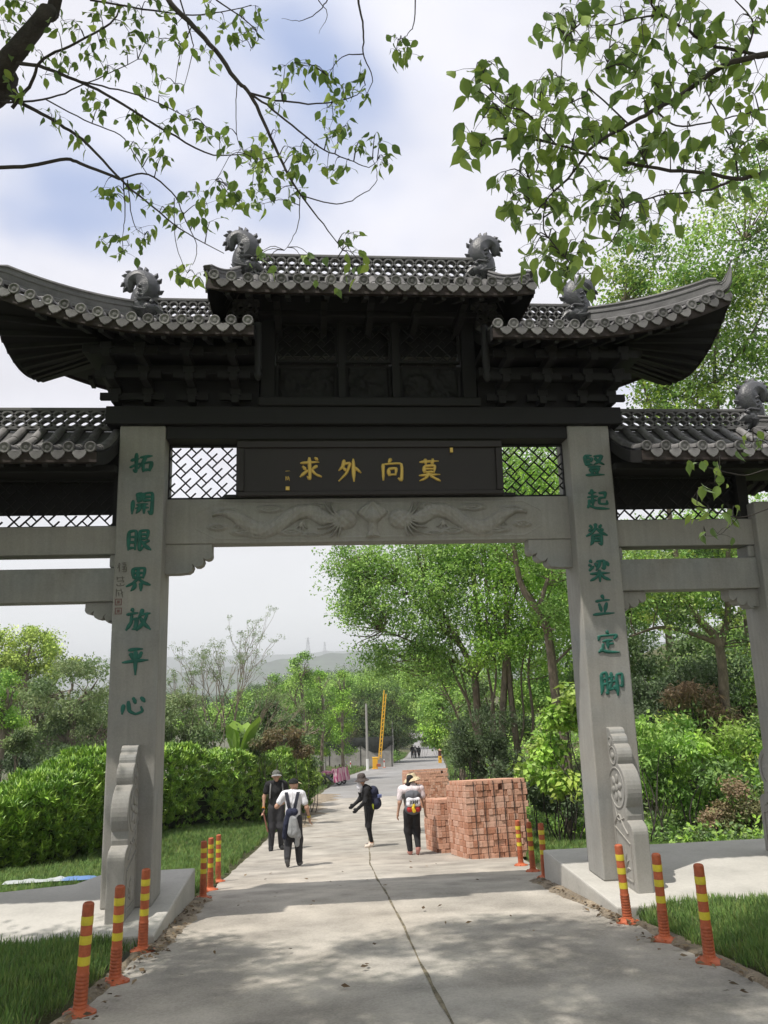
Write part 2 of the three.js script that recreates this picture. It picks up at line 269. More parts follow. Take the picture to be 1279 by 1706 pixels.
// =====================================================================================
// the gateway: four stone pillars, carved stone lintels, dark timber and five tiled roofs... one thing
// =====================================================================================
const gate = thing('memorial_gateway', 'tall grey stone and dark timber memorial gateway with tiled upturned roofs over the road', 'gateway');
const ZM = -0.265;
const PX0 = 2.623, PX1 = 3.192, OX0 = 5.1, OX1 = 5.67;

// ---- brush characters: strokes on a 100 x 100 field, y down ----
const GLYPH = {
  tuo: '8,38 42,30|30,8 30,85 20,78|5,68 45,50|45,25 95,18|68,22 58,45 40,72|58,50 60,85|58,50 92,46 86,82|60,80 88,78',
  kai: '15,40 12,95|32,10 34,44|32,11 48,10 46,42|34,27 46,26|34,43 47,41|58,10 58,42|58,10 92,10 90,94 78,86|60,26 88,25|60,41 88,40|30,58 74,55|26,73 78,70|44,58 40,78 30,93|60,55 60,93',
  yan: '10,15 9,90|10,15 38,13 36,88|12,38 36,37|12,60 36,60|11,84 36,82|54,12 86,10 82,45|56,28 82,27|56,45 82,44|54,12 54,90 70,78|92,52 68,66|62,55 78,75 99,90',
  jie: '28,8 30,45|28,8 74,6 70,44|30,26 70,25|49,8 49,45|30,44 70,43|50,46 30,66 5,78|52,48 72,64 98,74|38,66 36,82 24,96|62,66 62,96',
  fang: '22,5 30,16|5,28 48,22|24,28 22,60 5,88|26,48 44,46 40,82 28,86|66,8 60,28 50,42|58,30 95,24|84,28 72,60 46,90|58,42 75,66 99,88',
  ping: '25,12 75,8|32,24 40,42|72,20 62,40|5,55 95,48|50,12 52,98',
  xin: '13,52 8,86|30,40 36,75 60,88 85,78 80,62|48,26 58,46|78,25 93,42',
  shu: '12,8 12,48|12,8 42,6|12,20 40,19 40,34|12,34 40,33|12,48 44,46|26,8 26,20|26,34 26,47|52,10 88,8 72,34 50,48|56,18 72,34 96,47|22,58 78,56|32,66 34,80|32,66 68,64 66,80|34,79 66,78|36,82 42,92|64,80 58,92|10,96 92,94',
  qi: '12,20 46,16|28,4 28,36|6,38 52,34|28,36 28,74|30,54 46,52|14,50 10,72 4,84|10,74 40,86 98,90|58,20 86,18 84,42|58,42 86,40|58,42 58,66 90,68 92,56',
  ji: '50,4 50,24|24,12 34,22|76,10 66,22|18,36 34,29|82,34 68,28|50,22 34,42 6,58|52,24 70,42 98,55|32,56 32,80 22,97|32,56 70,54 70,95 58,90|34,68 68,67|34,80 68,79',
  liang: '10,8 20,16|6,26 16,33|6,52 26,34|40,12 74,10 72,42 62,40|56,12 50,32 36,50|34,20 40,34|84,14 92,30|8,66 94,62|50,50 50,98|48,66 30,84 8,94|52,66 70,82 94,92',
  li: '48,6 56,20|20,32 80,26|34,42 42,72|68,38 56,76|5,88 96,82',
  ding: '48,4 56,14|16,24 12,40|16,24 88,20 80,36|28,46 72,42|50,44 50,74|52,58 74,56|30,56 26,76 8,90|14,80 50,90 98,92',
  jiao: '8,12 8,70 2,94|8,12 30,10 30,90 22,88|10,34 28,33|10,56 28,55|38,26 62,24|50,8 50,44|34,46 66,43|50,46 38,74 60,72|58,62 66,80|72,16 96,14 94,62 84,60|72,16 72,99',
  qiu: '12,26 88,22|48,4 50,92 40,84|20,40 32,54|44,56 10,84|80,38 58,54|54,52 74,74 97,84|70,4 82,13',
  wai: '28,8 22,34 6,52|28,24 52,22 38,62 6,96|22,40 36,54|66,4 68,98|70,40 97,62',
  xiang: '46,2 36,20|12,26 12,92|12,26 88,24 88,92 76,86|34,46 36,74|34,46 66,44 64,72|36,72 66,70',
  mo: '10,16 90,12|34,4 36,26|66,2 62,26|28,34 28,62|28,34 72,32 70,60|30,46 70,46|30,60 70,59|6,74 94,70|48,62 34,84 8,97|54,74 72,86 94,97',
  yi: '10,50 90,46', cheng: '20,10 20,90|20,30 60,26|60,10 80,90|40,40 46,80|80,40 60,60', fu: '20,10 30,20|10,30 40,28|28,28 10,60|28,40 28,95|50,12 92,10|56,24 84,22 82,38 56,40|52,50 90,48 88,92 52,92|52,70 88,70|70,50 70,92', hui: '20,10 24,40|20,22 90,16|70,8 72,40|20,52 80,48 76,66|20,80 30,95 80,92 90,80|50,74 56,84',
};
function glyph(key, size, brush, rise) {   // domed brush strokes in the xy plane, centred
  const out = [];
  GLYPH[key].split('|').forEach((st, si) => {
    const p = st.split(' ').map((q) => { const [x, y] = q.split(',').map(Number); return V((x - 50) / 100 * size, (50 - y) / 100 * size, 0); });
    const c = p.length > 2 ? curve(p, 14, 0.28) : curve([p[0], p[0].clone().lerp(p[1], 0.5).add(V(0, 0.012 * size, 0)), p[1]], 8), n = c.length - 1;
    const pos = [], idx = [];
    for (let i = 0; i <= n; i++) {
      const t = i / n, d = c[Math.min(n, i + 1)].clone().sub(c[Math.max(0, i - 1)]).normalize(), nx = -d.y, ny = d.x;
      const steep = Math.abs(d.y), w = brush * size * (0.8 + 0.35 * steep) * (0.35 + 0.65 * Math.sqrt(smooth(-0.02, 0.1, t))) * (1 - 0.55 * smooth(0.72, 1.02, t)) * (1 + 0.16 * Math.sin(t * 5 + si * 1.7));
      const ext = i === 0 ? -0.3 : i === n ? 0.45 : 0;
      [[-1, 0], [-0.86, 0.62], [-0.4, 0.95], [0.1, 1], [0.55, 0.85], [0.9, 0.55], [1, 0]].forEach(([a, h]) => pos.push(c[i].x + nx * a * w / 2 + d.x * ext * w, c[i].y + ny * a * w / 2 + d.y * ext * w, rise * h * (i === 0 || i === n ? 0.35 : 1) + si * 0.0004));
      if (i) for (let k = 0; k < 6; k++) { const A = (i - 1) * 7 + k, B = A + 7; idx.push(A, B, A + 1, A + 1, B, B + 1); }
    }
    const g = new THREE.BufferGeometry(); g.setAttribute('position', new THREE.Float32BufferAttribute(pos, 3)); g.setIndex(idx); g.computeVertexNormals(); out.push(g);
  });
  const g = merge(out); const p = g.attributes.position, uv = g.attributes.uv; for (let i = 0; i < p.count; i++) uv.setXY(i, p.getX(i), p.getY(i)); return g;
}

// ---- pillars with their drum stones ----
function pillar(x0, x1, h) { return uvBox(new RoundedBoxGeometry(x1 - x0, h, 0.53, 2, 0.022).translate((x0 + x1) / 2, h / 2, ZM), x0); }
const pillars = [];
for (const s of [-1, 1]) {
  const a = part('pillar', s < 0 ? pillar(-PX1, -PX0, 5.66) : pillar(PX0, PX1, 5.66), M.stone, gate); a.userData.label = s < 0 ? 'inner stone pillar with green column of characters, hedge side' : 'inner stone pillar with green column of characters, brick side'; pillars.push(a);
  part('pillar', s < 0 ? pillar(-OX1, -OX0, 4.6) : pillar(OX0, OX1, 4.6), M.stone, gate);
}
function arcPts(cx, cy, r, a0, a1, n) { const o = []; for (let i = 0; i <= n; i++) { const a = lerp(a0, a1, i / n); o.push([cx + r * Math.cos(a), cy + r * Math.sin(a)]); } return o; }
function drumGeo() {   // side profile: x = distance out from the pillar, y = height
  const D = Math.PI / 180;
  const prof = [[0, 0.002], [0.54, 0.002], ...arcPts(0.44, 0.62, 0.10, 0, 80 * D, 5), [0.40, 0.74], [0.41, 0.80], ...arcPts(0.19, 1.08, 0.28, -42 * D, 86 * D, 14), ...arcPts(0.145, 1.44, 0.14, -30 * D, 84 * D, 8), ...arcPts(0.10, 1.60, 0.085, -10 * D, 80 * D, 5), ...arcPts(0.055, 1.69, 0.06, 0, 90 * D, 4), [0, 1.75]];
  const th = 0.19, body = extrude(prof, th - 0.024, 0.012).translate(0, 0, -(th - 0.024) / 2);
  const list = [body];
  for (const q of [-1, 1]) {   // carving on both cheeks
    const z = q * (th / 2 + 0.002);
    const ring = (x, y, r, w) => list.push(new THREE.TorusGeometry(r, w, 6, 28).scale(1, 1, 0.7).translate(x, y, z));
    ring(0.19, 1.08, 0.225, 0.013); ring(0.145, 1.44, 0.10, 0.010); ring(0.09, 1.6, 0.05, 0.008);
    for (let k = 0; k < 6; k++) { const a = k * Math.PI / 3 + 0.3; list.push(new THREE.SphereGeometry(0.062, 8, 6).scale(1, 0.62, 0.3).rotateZ(a).translate(0.19 + 0.105 * Math.cos(a), 1.08 + 0.105 * Math.sin(a), z)); }
    list.push(new THREE.SphereGeometry(0.05, 10, 6).scale(1, 1, 0.4).translate(0.19, 1.08, z), new THREE.SphereGeometry(0.05, 8, 6).scale(1, 0.8, 0.35).translate(0.145, 1.44, z));
    const fr = [[0.05, 0.10], [0.47, 0.10], [0.47, 0.50], [0.05, 0.62], [0.05, 0.10]].map(([x, y]) => V(x, y, z)); for (let i = 0; i < 4; i++) list.push(bar(fr[i], fr[i + 1], 0.022, 0.014));
    for (let k = 0; k < 7; k++) list.push(tube(curve([V(0.26, 0.16, z), V(0.26 + 0.1 * Math.cos(0.4 + k * 0.4), 0.16 + 0.16 * Math.sin(0.4 + k * 0.4), z), V(0.26 + 0.16 * Math.cos(0.25 + k * 0.44), 0.16 + 0.24 * Math.sin(0.25 + k * 0.44), z)], 6), [0.006, 0.012, 0.016, 0.016, 0.014, 0.01, 0.003], 5));
    list.push(tube(curve([V(0.05, 0.66, z), V(0.2, 0.78, z), V(0.3, 0.68, z), V(0.42, 0.6, z)], 10), 0.013, 5), tube(curve([V(0.06, 0.92, z), V(0.16, 0.72, z), V(0.34, 0.76, z)], 8), 0.011, 5));
  }
  return uvBox(merge(list), 0.6);
}
{
  const drum = drumGeo();
  for (const s of [-1, 1]) for (const [xc, fb] of [[2.9, 1], [2.9, -1], [5.385, 1], [5.385, -1]]) {
    const m = part('drum_stone', drum, M.stone, gate);
    m.rotation.y = fb > 0 ? -Math.PI / 2 : Math.PI / 2; m.position.set(s * xc, 0, fb > 0 ? 0.0 : -0.53);
  }
}
// ---- green characters cut in the two inner pillars ----
{
  const place = (key, px, py, pil, size) => { const p = onZ(px, py, 0); const m = part('character', glyph(key, size, 0.135, 0.011), M.green, pil); m.position.set(p.x, p.y, 0.0015); };
  [['tuo', 235, 772], ['kai', 236, 838], ['yan', 231, 900], ['jie', 230, 965], ['fang', 230, 1033], ['ping', 225, 1101], ['xin', 222, 1173]].forEach(([k, x, y], i) => place(k, x, y, pillars[0], k === 'ping' ? 0.33 : 0.30));
  [['shu', 989, 775], ['qi', 995, 833], ['ji', 993, 890], ['liang', 998, 950], ['li', 1004, 1009], ['ding', 1012, 1070], ['jiao', 1019, 1138]].forEach(([k, x, y]) => place(k, x, y, pillars[1], 0.30));
  [['fu', 203, 945], ['hui', 200, 968], ['cheng', 199, 988]].forEach(([k, x, y]) => { const p = onZ(x, y, 0); const m = part('signature', glyph(k, 0.13, 0.08, 0.004), M.ink, pillars[0]); m.position.set(p.x, p.y, 0.0015); });
  for (const y of [1003, 1018]) { const p = onZ(197, y, 0); const fr = []; for (const [x0, x1, y0, y1] of [[-0.04, 0.04, 0.03, 0.04], [-0.04, 0.04, -0.04, -0.03], [-0.04, -0.03, -0.03, 0.03], [0.03, 0.04, -0.03, 0.03], [-0.015, 0.015, -0.018, 0.018]]) fr.push(box(x0, x1, y0, y1, 0, 0.004)); const m = part('seal', merge(fr), M.sealRed, pillars[0]); m.position.set(p.x, p.y, 0.0005); }
}
// ---- main lintel with a pair of carved dragons facing a flaming pearl ----
{
  const y0 = 4.162, y1 = 4.742, zf = -0.205;
  const lin = part('lintel', box(-PX0 - 0.05, PX0 + 0.05, y0, y1, zf - 0.3, zf, 0.015), M.stone, gate);
  const XL = -2.26, XR = 2.28, H = 0.5, yc = 4.45;
  const spine = (x) => { const a = Math.abs(x); return 0.105 * Math.sin((a - 0.62) * 6.1) * smooth(0.5, 0.8, a) + 0.02 * Math.sin(a * 3); };
  const relief = (x, y) => {   // x from the middle, y from the lintel's centre line: height of the carving in metres
    const a = Math.abs(x), edge = Math.min(a < 2.0 ? 1 : 1 - (a - 2.0) * 2.2, 1) * 0.235;
    const inside = smooth(0, 0.012, edge - Math.abs(y)) * smooth(2.25, 2.235, a);
    if (inside <= 0) return 0;
    let h = -0.002;
    if (a > 0.5 && a < 2.05) {   // body
      const r = 0.082 * smooth(2.05, 1.6, a) * smooth(0.46, 0.62, a) + 0.012, slope = (spine(x + 0.01) - spine(x - 0.01)) / 0.02, dd = Math.abs(y - spine(x)) / Math.sqrt(1 + slope * slope);
      if (dd < r) h = Math.max(h, 0.034 * Math.sqrt(1 - (dd / r) ** 2) + 0.0035 * Math.sin(a * 70 + (y - spine(x)) * 40) * Math.sin(a * 40 - (y - spine(x)) * 60));
    }
    const hx = (a - 0.36) / 0.15, hy = (y - 0.005) / 0.13, hd = hx * hx + hy * hy;   // head
    if (hd < 1) h = Math.max(h, 0.042 * Math.sqrt(1 - hd) + 0.006 * Math.sin(a * 60) * Math.sin(y * 70));
    for (let k = 0; k < 9; k++) {   // mane
      const th = -1.25 + k * 0.31, ca = Math.cos(th), sa = Math.sin(th), u = (a - 0.42) * ca + (y - 0.0) * sa, w = -(a - 0.42) * sa + (y - 0.0) * ca + 0.04 * Math.sin(u * 9);
      if (u > 0.04 && u < 0.31) { const hw = 0.021 * (1 - u / 0.33) + 0.004; if (Math.abs(w) < hw) h = Math.max(h, 0.036 * Math.sqrt(1 - (w / hw) ** 2) * (1 - u * 1.4)); }
    }
    const pd = Math.hypot(x, y - 0.04);   // pearl with its flames and stand
    if (pd < 0.095) h = Math.max(h, 0.045 * Math.sqrt(1 - (pd / 0.095) ** 2) + 0.006);
    const vase = 0.055 + 0.14 * smooth(-0.06, 0.1, y) * smooth(0.235, 0.1, y) + 0.03 * smooth(-0.15, -0.22, y);
    if (a < vase) h = Math.max(h, 0.014 + 0.012 * smooth(0, 0.03, vase - a) + 0.004 * Math.sin(a * 90 + y * 60));
    for (const [cx, cy, cw, ch] of [[0.75, 0.17, 0.16, 0.05], [1.05, -0.16, 0.18, 0.05], [1.32, 0.15, 0.2, 0.055], [1.62, -0.15, 0.22, 0.05], [1.86, 0.12, 0.2, 0.05], [0.8, -0.19, 0.14, 0.03], [1.98, -0.08, 0.14, 0.05], [1.45, -0.20, 0.16, 0.03]]) {   // clouds
      const q = Math.hypot((a - cx) / cw, (y - cy) / ch); if (q < 1) h = Math.max(h, (0.013 + 0.006 * Math.sin(q * 13)) * smooth(1, 0.8, q));
    }
    for (const [fx, fy, fr] of [[0.92, -0.02, 0.12], [1.7, 0.0, 0.11]]) { for (let k = 0; k < 4; k++) { const th = -2.3 + k * 0.45, u = (a - fx) * Math.cos(th) + (y - fy) * Math.sin(th), w = -(a - fx) * Math.sin(th) + (y - fy) * Math.cos(th); if (u > 0 && u < fr && Math.abs(w) < 0.012) h = Math.max(h, 0.022 * (1 - u / fr * 0.6)); } }
    h += 0.004 * (fbm(x * 26 + 40, y * 26, 3) - 0.5);
    return h * inside + 0.004 * smooth(0.02, 0.0, Math.abs(edge - Math.abs(y) - 0.006)) * (a < 2.25 ? 1 : 0);
  };
  const g = grid(520, 58, (u, v) => { const x = lerp(-2.3, 2.3, u), y = lerp(-0.25, 0.25, v); const p = V(x, yc + y, zf + 0.004 + 1.9 * relief(x, y)); p.u = x; p.v = p.y; return p; });
  part('dragon_carving', g, M.stone, lin);
  // cloud brackets under its ends, and the stone beams of the side bays
  const bp = (L, Hh) => [[0, 0], [L, 0], [L, -Hh * 0.28], ...arcPts(L - 0.05, -Hh * 0.36, 0.055, 0.3, -1.7, 4), ...arcPts(L - 0.17, -Hh * 0.56, 0.075, 0.5, -1.9, 4), ...arcPts(L - 0.31, -Hh * 0.76, 0.08, 0.5, -1.8, 4), [L * 0.28, -Hh], [0, -Hh]];
  const bracket = (x, y, dir, L, Hh, zc, th) => { const q = bp(L, Hh).map(([a, b]) => [a * dir, b]); const g = extrude(dir > 0 ? q.reverse() : q, th, 0.008).translate(x, y, zc - th / 2); part('cloud_bracket', uvBox(g), M.stone, gate); };
  bracket(-PX0 + 0.004, y0 - 0.009, 1, 0.56, 0.36, -0.33, 0.2); bracket(PX0 - 0.004, y0 - 0.009, -1, 0.56, 0.36, -0.33, 0.2);
  for (const s of [-1, 1]) {
    part('beam', s < 0 ? box(-OX0 - 0.02, -PX1 + 0.02, 4.03, 4.385, -0.45, -0.1, 0.015) : box(PX1 - 0.02, OX0 + 0.02, 4.03, 4.385, -0.45, -0.1, 0.015), M.stone, gate);
    part('beam', s < 0 ? box(-OX0 - 0.02, -PX1 + 0.02, 3.45, 3.86, -0.45, -0.1, 0.015) : box(PX1 - 0.02, OX0 + 0.02, 3.45, 3.86, -0.45, -0.1, 0.015), M.stone, gate);
    for (const q of [0, 1]) { // small blocks closing the slot between the two beams
      const bx = q ? OX0 - 0.09 : PX1 - 0.01; part('spacer_block', s < 0 ? box(-bx - 0.1, -bx, 3.862, 4.028, -0.42, -0.12, 0.03) : box(bx, bx + 0.1, 3.862, 4.028, -0.42, -0.12, 0.03), M.stone, gate);
    }
    bracket(s * (PX1 - 0.004), 3.44, s, 0.36, 0.22, -0.275, 0.2); bracket(s * (OX0 + 0.004), 3.44, -s, 0.40, 0.22, -0.275, 0.2);
  }
}
// ---- name board with gilt characters ----
{
  const bd = part('name_board', box(-1.73, 1.73, -0.36, 0.36, -0.04, 0.0, 0.006), M.board, gate);
  bd.position.set(0.0, 5.108, -0.09); bd.rotation.x = 0.05;
  const fr = []; for (const [x0, x1, y0, y1] of [[-1.73, 1.73, 0.27, 0.36], [-1.73, 1.73, -0.36, -0.30], [-1.73, -1.64, -0.298, 0.268], [1.64, 1.73, -0.298, 0.268]]) fr.push(box(x0, x1, y0, y1, 0.001, 0.035, 0.012));
  part('board_frame', merge(fr), M.board, bd);
  for (const [k, px, py] of [['qiu', 516, 781], ['wai', 582, 783], ['xiang', 653, 783], ['mo', 715, 783]]) { const p = onZ(px, py, -0.09); const m = part('gilt_character', glyph(k, 0.31, 0.13, 0.02), M.gold, bd); m.position.set(p.x, p.y - 5.108, 0.0015); }
  for (const [k, py] of [['yi', 785], ['cheng', 797]]) { const p = onZ(479, py, -0.09); const m = part('gilt_signature', glyph(k, 0.075, 0.12, 0.006), M.gold, bd); m.position.set(p.x, p.y - 5.108, 0.0015); }
  for (const [px, py, w, h] of [[479, 814, 0.05, 0.05], [751, 751, 0.04, 0.065]]) { const p = onZ(px, py, -0.09); const m = part('gilt_seal', box(-w / 2, w / 2, -h / 2, h / 2, 0.0, 0.036, 0.004), M.gold, bd); m.position.set(p.x, p.y - 5.108, 0.0015); }
}
// ---- openwork timber panels: slanting fret of interlocked bars ----
function fret(x0, x1, y0, y1, z, c, w, frame = 0.03) {
  const list = [], X = (p) => clamp(p.x, x0, x1);
  const put = (a, b) => { // clip a slanting bar to the panel
    const d = b.clone().sub(a); let t0 = 0, t1 = 1;
    for (const [p, q] of [[-d.x, a.x - x0], [d.x, x1 - a.x], [-d.y, a.y - y0], [d.y, y1 - a.y]]) { if (Math.abs(p) < 1e-9) { if (q < 0) return; } else { const r = q / p; if (p < 0) t0 = Math.max(t0, r); else t1 = Math.min(t1, r); } }
    if (t1 - t0 < 0.02) return; list.push(bar(a.clone().addScaledVector(d, t0), a.clone().addScaledVector(d, t1), w, 0.018));
  };
  const r2 = Math.SQRT1_2, P = (u, v) => V(x0 + (u - v) * r2 * c, y0 + (u + v) * r2 * c, z);
  const n = Math.ceil((x1 - x0 + y1 - y0) / c * 1.5) + 4;
  for (let i = -n; i < n; i++) for (let j = -n; j < n; j++) {   // pinwheel basket: bars three cells long, alternating directions
    const k = ((i + 2 * j) % 5 + 5) % 5;
    if (k === 0) put(P(i, j), P(i + 3, j));
    if (k === 1) put(P(i + 0, j), P(i + 0, j + 3));
    if (k === 3) put(P(i, j), P(i + 1, j));
  }
  for (const [a, b, e, f] of [[x0 - frame, x1 + frame, y1, y1 + frame], [x0 - frame, x1 + frame, y0 - frame, y0], [x0 - frame, x0, y0, y1], [x1, x1 + frame, y0, y1]]) if (frame) list.push(box(a, b, e, f, z - 0.03, z + 0.03));
  return merge(list);
}
for (const s of [-1, 1]) {
  part('lattice_panel', s < 0 ? fret(-PX0 + 0.015, -1.76, 4.775, 5.46, -0.3, 0.094, 0.0145, 0.022) : fret(1.76, PX0 - 0.015, 4.775, 5.46, -0.3, 0.094, 0.0145, 0.022), M.wood, gate);
  part('lattice_panel', s < 0 ? fret(-OX0 + 0.1, -PX1 - 0.1, 4.42, 5.0, -0.3, 0.098, 0.018) : fret(PX1 + 0.1, OX0 - 0.1, 4.42, 5.0, -0.3, 0.098, 0.018), M.wood, gate);
}
for (const [x0, x1] of [[-1.24, -0.42], [-0.32, 0.30], [0.40, 1.24]]) part('lattice_panel', fret(x0 + 0.03, x1 - 0.03, 6.60, 7.10, -0.12, 0.09, 0.024), M.wood, gate);

// ---- plank boards added to block the sky behind the upper openwork ----
for (const s of [-1, 1]) part('added_back_plank', s < 0 ? box(-OX0 + 0.02, -PX1 - 0.02, 4.60, 5.035, -0.47, -0.44) : box(PX1 + 0.02, OX0 - 0.02, 4.60, 5.035, -0.47, -0.44), M.wood, gate);
part('added_back_plank', box(-1.25, 1.25, 6.76, 7.13, -0.36, -0.33), M.wood, gate);
// ---- dark timber frame ----
const woodBox = (name, ...a) => part(name, box(...a), M.wood, gate);
woodBox('timber_beam', -3.36, 3.36, 5.665, 5.90, -0.55, 0.06, 0.012);                       // plate on the pillar heads
woodBox('timber_beam', -PX0 + 0.005, PX0 - 0.005, 5.485, 5.66, -0.43, -0.02, 0.012);        // head of the board opening
woodBox('timber_beam', -1.9, 1.9, 4.744, 4.785, -0.43, -0.15);
woodBox('timber_beam', -1.46, 1.46, 5.905, 6.02, -0.5, 0.10, 0.02);
woodBox('timber_beam', -1.46, 1.46, 7.135, 7.22, -0.5, 0.12, 0.02);
woodBox('back_board', -1.45, 1.45, 6.03, 6.56, -0.36, -0.20);
for (const x of [-1.34, -0.37, 0.35, 1.34]) woodBox('timber_post', x - (Math.abs(x) > 1 ? 0.09 : 0.05), x + (Math.abs(x) > 1 ? 0.09 : 0.05), 6.025, 7.13, -0.44, -0.02, 0.01);
for (const [x0, x1] of [[-1.24, -0.43], [-0.31, 0.29], [0.41, 1.24]]) {   // carved panels under the lattice
  const g = grid(60, 30, (u, v) => { const x = lerp(x0, x1, u), y = lerp(6.05, 6.54, v), e = Math.min(u, 1 - u, v, 1 - v); const p = V(x, y, -0.16 + 0.05 * smooth(0.03, 0.09, e) * Math.pow(fbm(x * 9 + 3, y * 9, 3), 2) * 2 + (e < 0.03 ? 0.02 : 0)); p.u = x; p.v = y; return p; });
  part('carved_panel', g, M.wood, gate);
}
for (const s of [-1, 1]) {
  const mb = (name, x0, x1, ...r) => part(name, s < 0 ? box(-x1, -x0, ...r) : box(x0, x1, ...r), M.wood, gate);
  mb('timber_wall', 1.46, 3.30, 5.91, 6.60, -0.43, -0.10);                                   // wall below the lower roof
  mb('timber_beam', 1.43, 3.42, 6.30, 6.42, -0.62, 0.16, 0.015);
  mb('timber_beam', 1.43, 3.60, 6.50, 6.60, -0.85, 0.36, 0.015);
  mb('timber_wall', PX1 + 0.01, OX1 + 0.1, 5.04, 5.42, -0.42, -0.12);                        // above the side bays
  mb('timber_beam', PX1 + 0.005, OX1 + 0.35, 5.03, 5.12, -0.6, 0.1, 0.012);
  mb('timber_post', PX1 + 0.002, PX1 + 0.09, 4.39, 5.03, -0.4, -0.18);
  mb('timber_post', OX0 - 0.1, OX0 + 0.04, 4.39, 5.03, -0.4, -0.18);
  // stepped brackets under the eaves
  for (const [x, zs] of [[1.75, 1], [2.3, 1], [2.85, 1], [3.25, 1]]) for (const fb of [1, -1]) {
    const list = [], z = (d) => ZM + fb * d;
    for (let k = 0; k < 3; k++) { const y = 5.95 + k * 0.2, reach = 0.34 + k * 0.26; list.push(box(s * x - 0.045, s * x + 0.045, y, y + 0.10, z(0.1), z(reach), 0), box(s * x - 0.07, s * x + 0.07, y + 0.10, y + 0.19, z(reach - 0.15), z(reach - 0.01), 0.012), box(s * x - 0.2, s * x + 0.2, y + 0.05, y + 0.14, z(reach - 0.11), z(reach - 0.05), 0)); }
    part('eave_bracket', merge(list), M.wood, gate);
  }
  // hanging end of the bay post beside the lower roof
  part('pendant_post', lathe([[0.0, -0.36], [0.035, -0.33], [0.05, -0.27], [0.03, -0.22], [0.045, -0.18], [0.045, 0.4], [0, 0.4]], 10).translate(s * 1.42, 6.38, 0.62), M.wood, gate);
}
for (const x of [-1.2, -0.6, 0, 0.6, 1.2]) { const l = []; for (let k = 0; k < 2; k++) l.push(box(x - 0.04, x + 0.04, 6.98 + k * 0.1, 7.06 + k * 0.1, -0.95 - k * 0.2, 0.42 + k * 0.2)); part('eave_bracket', merge(l), M.wood, gate); }

// ---- tiled roofs ----
function sweepRow(P, n, r, front) {   // a row of overlapping half-round cover tiles along P(v), v = 0 at the eave
  const pos = [], idx = [], K = 7; let row = 0;
  const pt = (v) => P(v), segs = n;
  for (let s = 0; s < segs; s++) for (const e of [0, 1]) {
    const v = (s + e) / segs, p = pt(v), q = pt(Math.min(1, v + 0.02)), o = pt(Math.max(0, v - 0.02)), t = q.clone().sub(o).normalize(), side = V(1, 0, 0).sub(t.clone().multiplyScalar(t.x)).normalize(), up = side.clone().cross(t).multiplyScalar(-1);
    if (up.y < 0) up.multiplyScalar(-1);
    const rad = r * (e ? 0.90 : 1.04);
    for (let k = 0; k <= K; k++) { const th = Math.PI * (k / K); const c = Math.cos(th) * rad, h = Math.sin(th) * rad; pos.push(p.x + side.x * c + up.x * h, p.y + side.y * c + up.y * h, p.z + side.z * c + up.z * h); }
    if (row) for (let k = 0; k < K; k++) { const A = (row - 1) * (K + 1) + k, B = A + K + 1; idx.push(A, A + 1, B, B, A + 1, B + 1); }
    row++;
  }
  const g = new THREE.BufferGeometry(); g.setAttribute('position', new THREE.Float32BufferAttribute(pos, 3)); g.setIndex(idx); const f = toCreasedNormals(g, 0.7);
  return f;
}
const capGeo = lathe([[0, 0.012], [0.018, 0.014], [0.026, 0.008], [0.042, 0.008], [0.048, 0.016], [0.062, 0.016], [0.066, 0.010], [0.066, -0.03], [0, -0.03]], 16).rotateX(Math.PI / 2);
const dripGeo = extrude([[-0.075, 0.03], [-0.05, 0.012], [0, 0.004], [0.05, 0.012], [0.075, 0.03], [0.072, -0.03], [0.045, -0.07], [0, -0.098], [-0.045, -0.07], [-0.072, -0.03]].reverse(), 0.012, 0.004).rotateX(-0.12);
const tileMats = [0.75, 0.95, 1.15, 1.4].map((k) => { const m = M.tile.clone(); m.color = col(k, k * 0.99, k * 0.975); return m; });
function hookRidge(pts, w, h, taper, mat, name, parent) {   // moulded hip ridge swept along pts
  const prof = [[-0.5, 0], [0.5, 0], [0.5, 0.16], [0.36, 0.22], [0.36, 0.55], [0.46, 0.6], [0.46, 0.7], [0.36, 0.74], [0.36, 0.84], [0.5, 0.9], [0.4, 1.0], [-0.4, 1.0], [-0.5, 0.9], [-0.36, 0.84], [-0.36, 0.74], [-0.46, 0.7], [-0.46, 0.6], [-0.36, 0.55], [-0.36, 0.22], [-0.5, 0.16]];
  const n = pts.length, K = prof.length, pos = [], idx = [];
  for (let i = 0; i < n; i++) { const t = pts[Math.min(n - 1, i + 1)].clone().sub(pts[Math.max(0, i - 1)]).normalize(), side = V(t.z, 0, -t.x).normalize(), up = V(0, 1, 0).sub(t.clone().multiplyScalar(t.y)).normalize(), k = taper(i / (n - 1)); for (const [a, b] of prof) pos.push(pts[i].x + side.x * a * w * Math.min(1, k * 1.4) + up.x * b * h * k, pts[i].y + up.y * b * h * k + side.y * a * w, pts[i].z + side.z * a * w * Math.min(1, k * 1.4) + up.z * b * h * k); if (i) for (let j = 0; j < K; j++) { const A = (i - 1) * K + j, B = (i - 1) * K + (j + 1) % K; idx.push(A, A + K, B, B, A + K, B + K); } }
  const c0 = pos.length / 3; pos.push(pts[0].x, pts[0].y + h * 0.4, pts[0].z); for (let j = 0; j < K; j++) idx.push(c0, j, (j + 1) % K);
  const g = new THREE.BufferGeometry(); g.setAttribute('position', new THREE.Float32BufferAttribute(pos, 3)); g.setIndex(idx); return part(name, uvBox(toCreasedNormals(g, 0.6)), mat, parent);
}
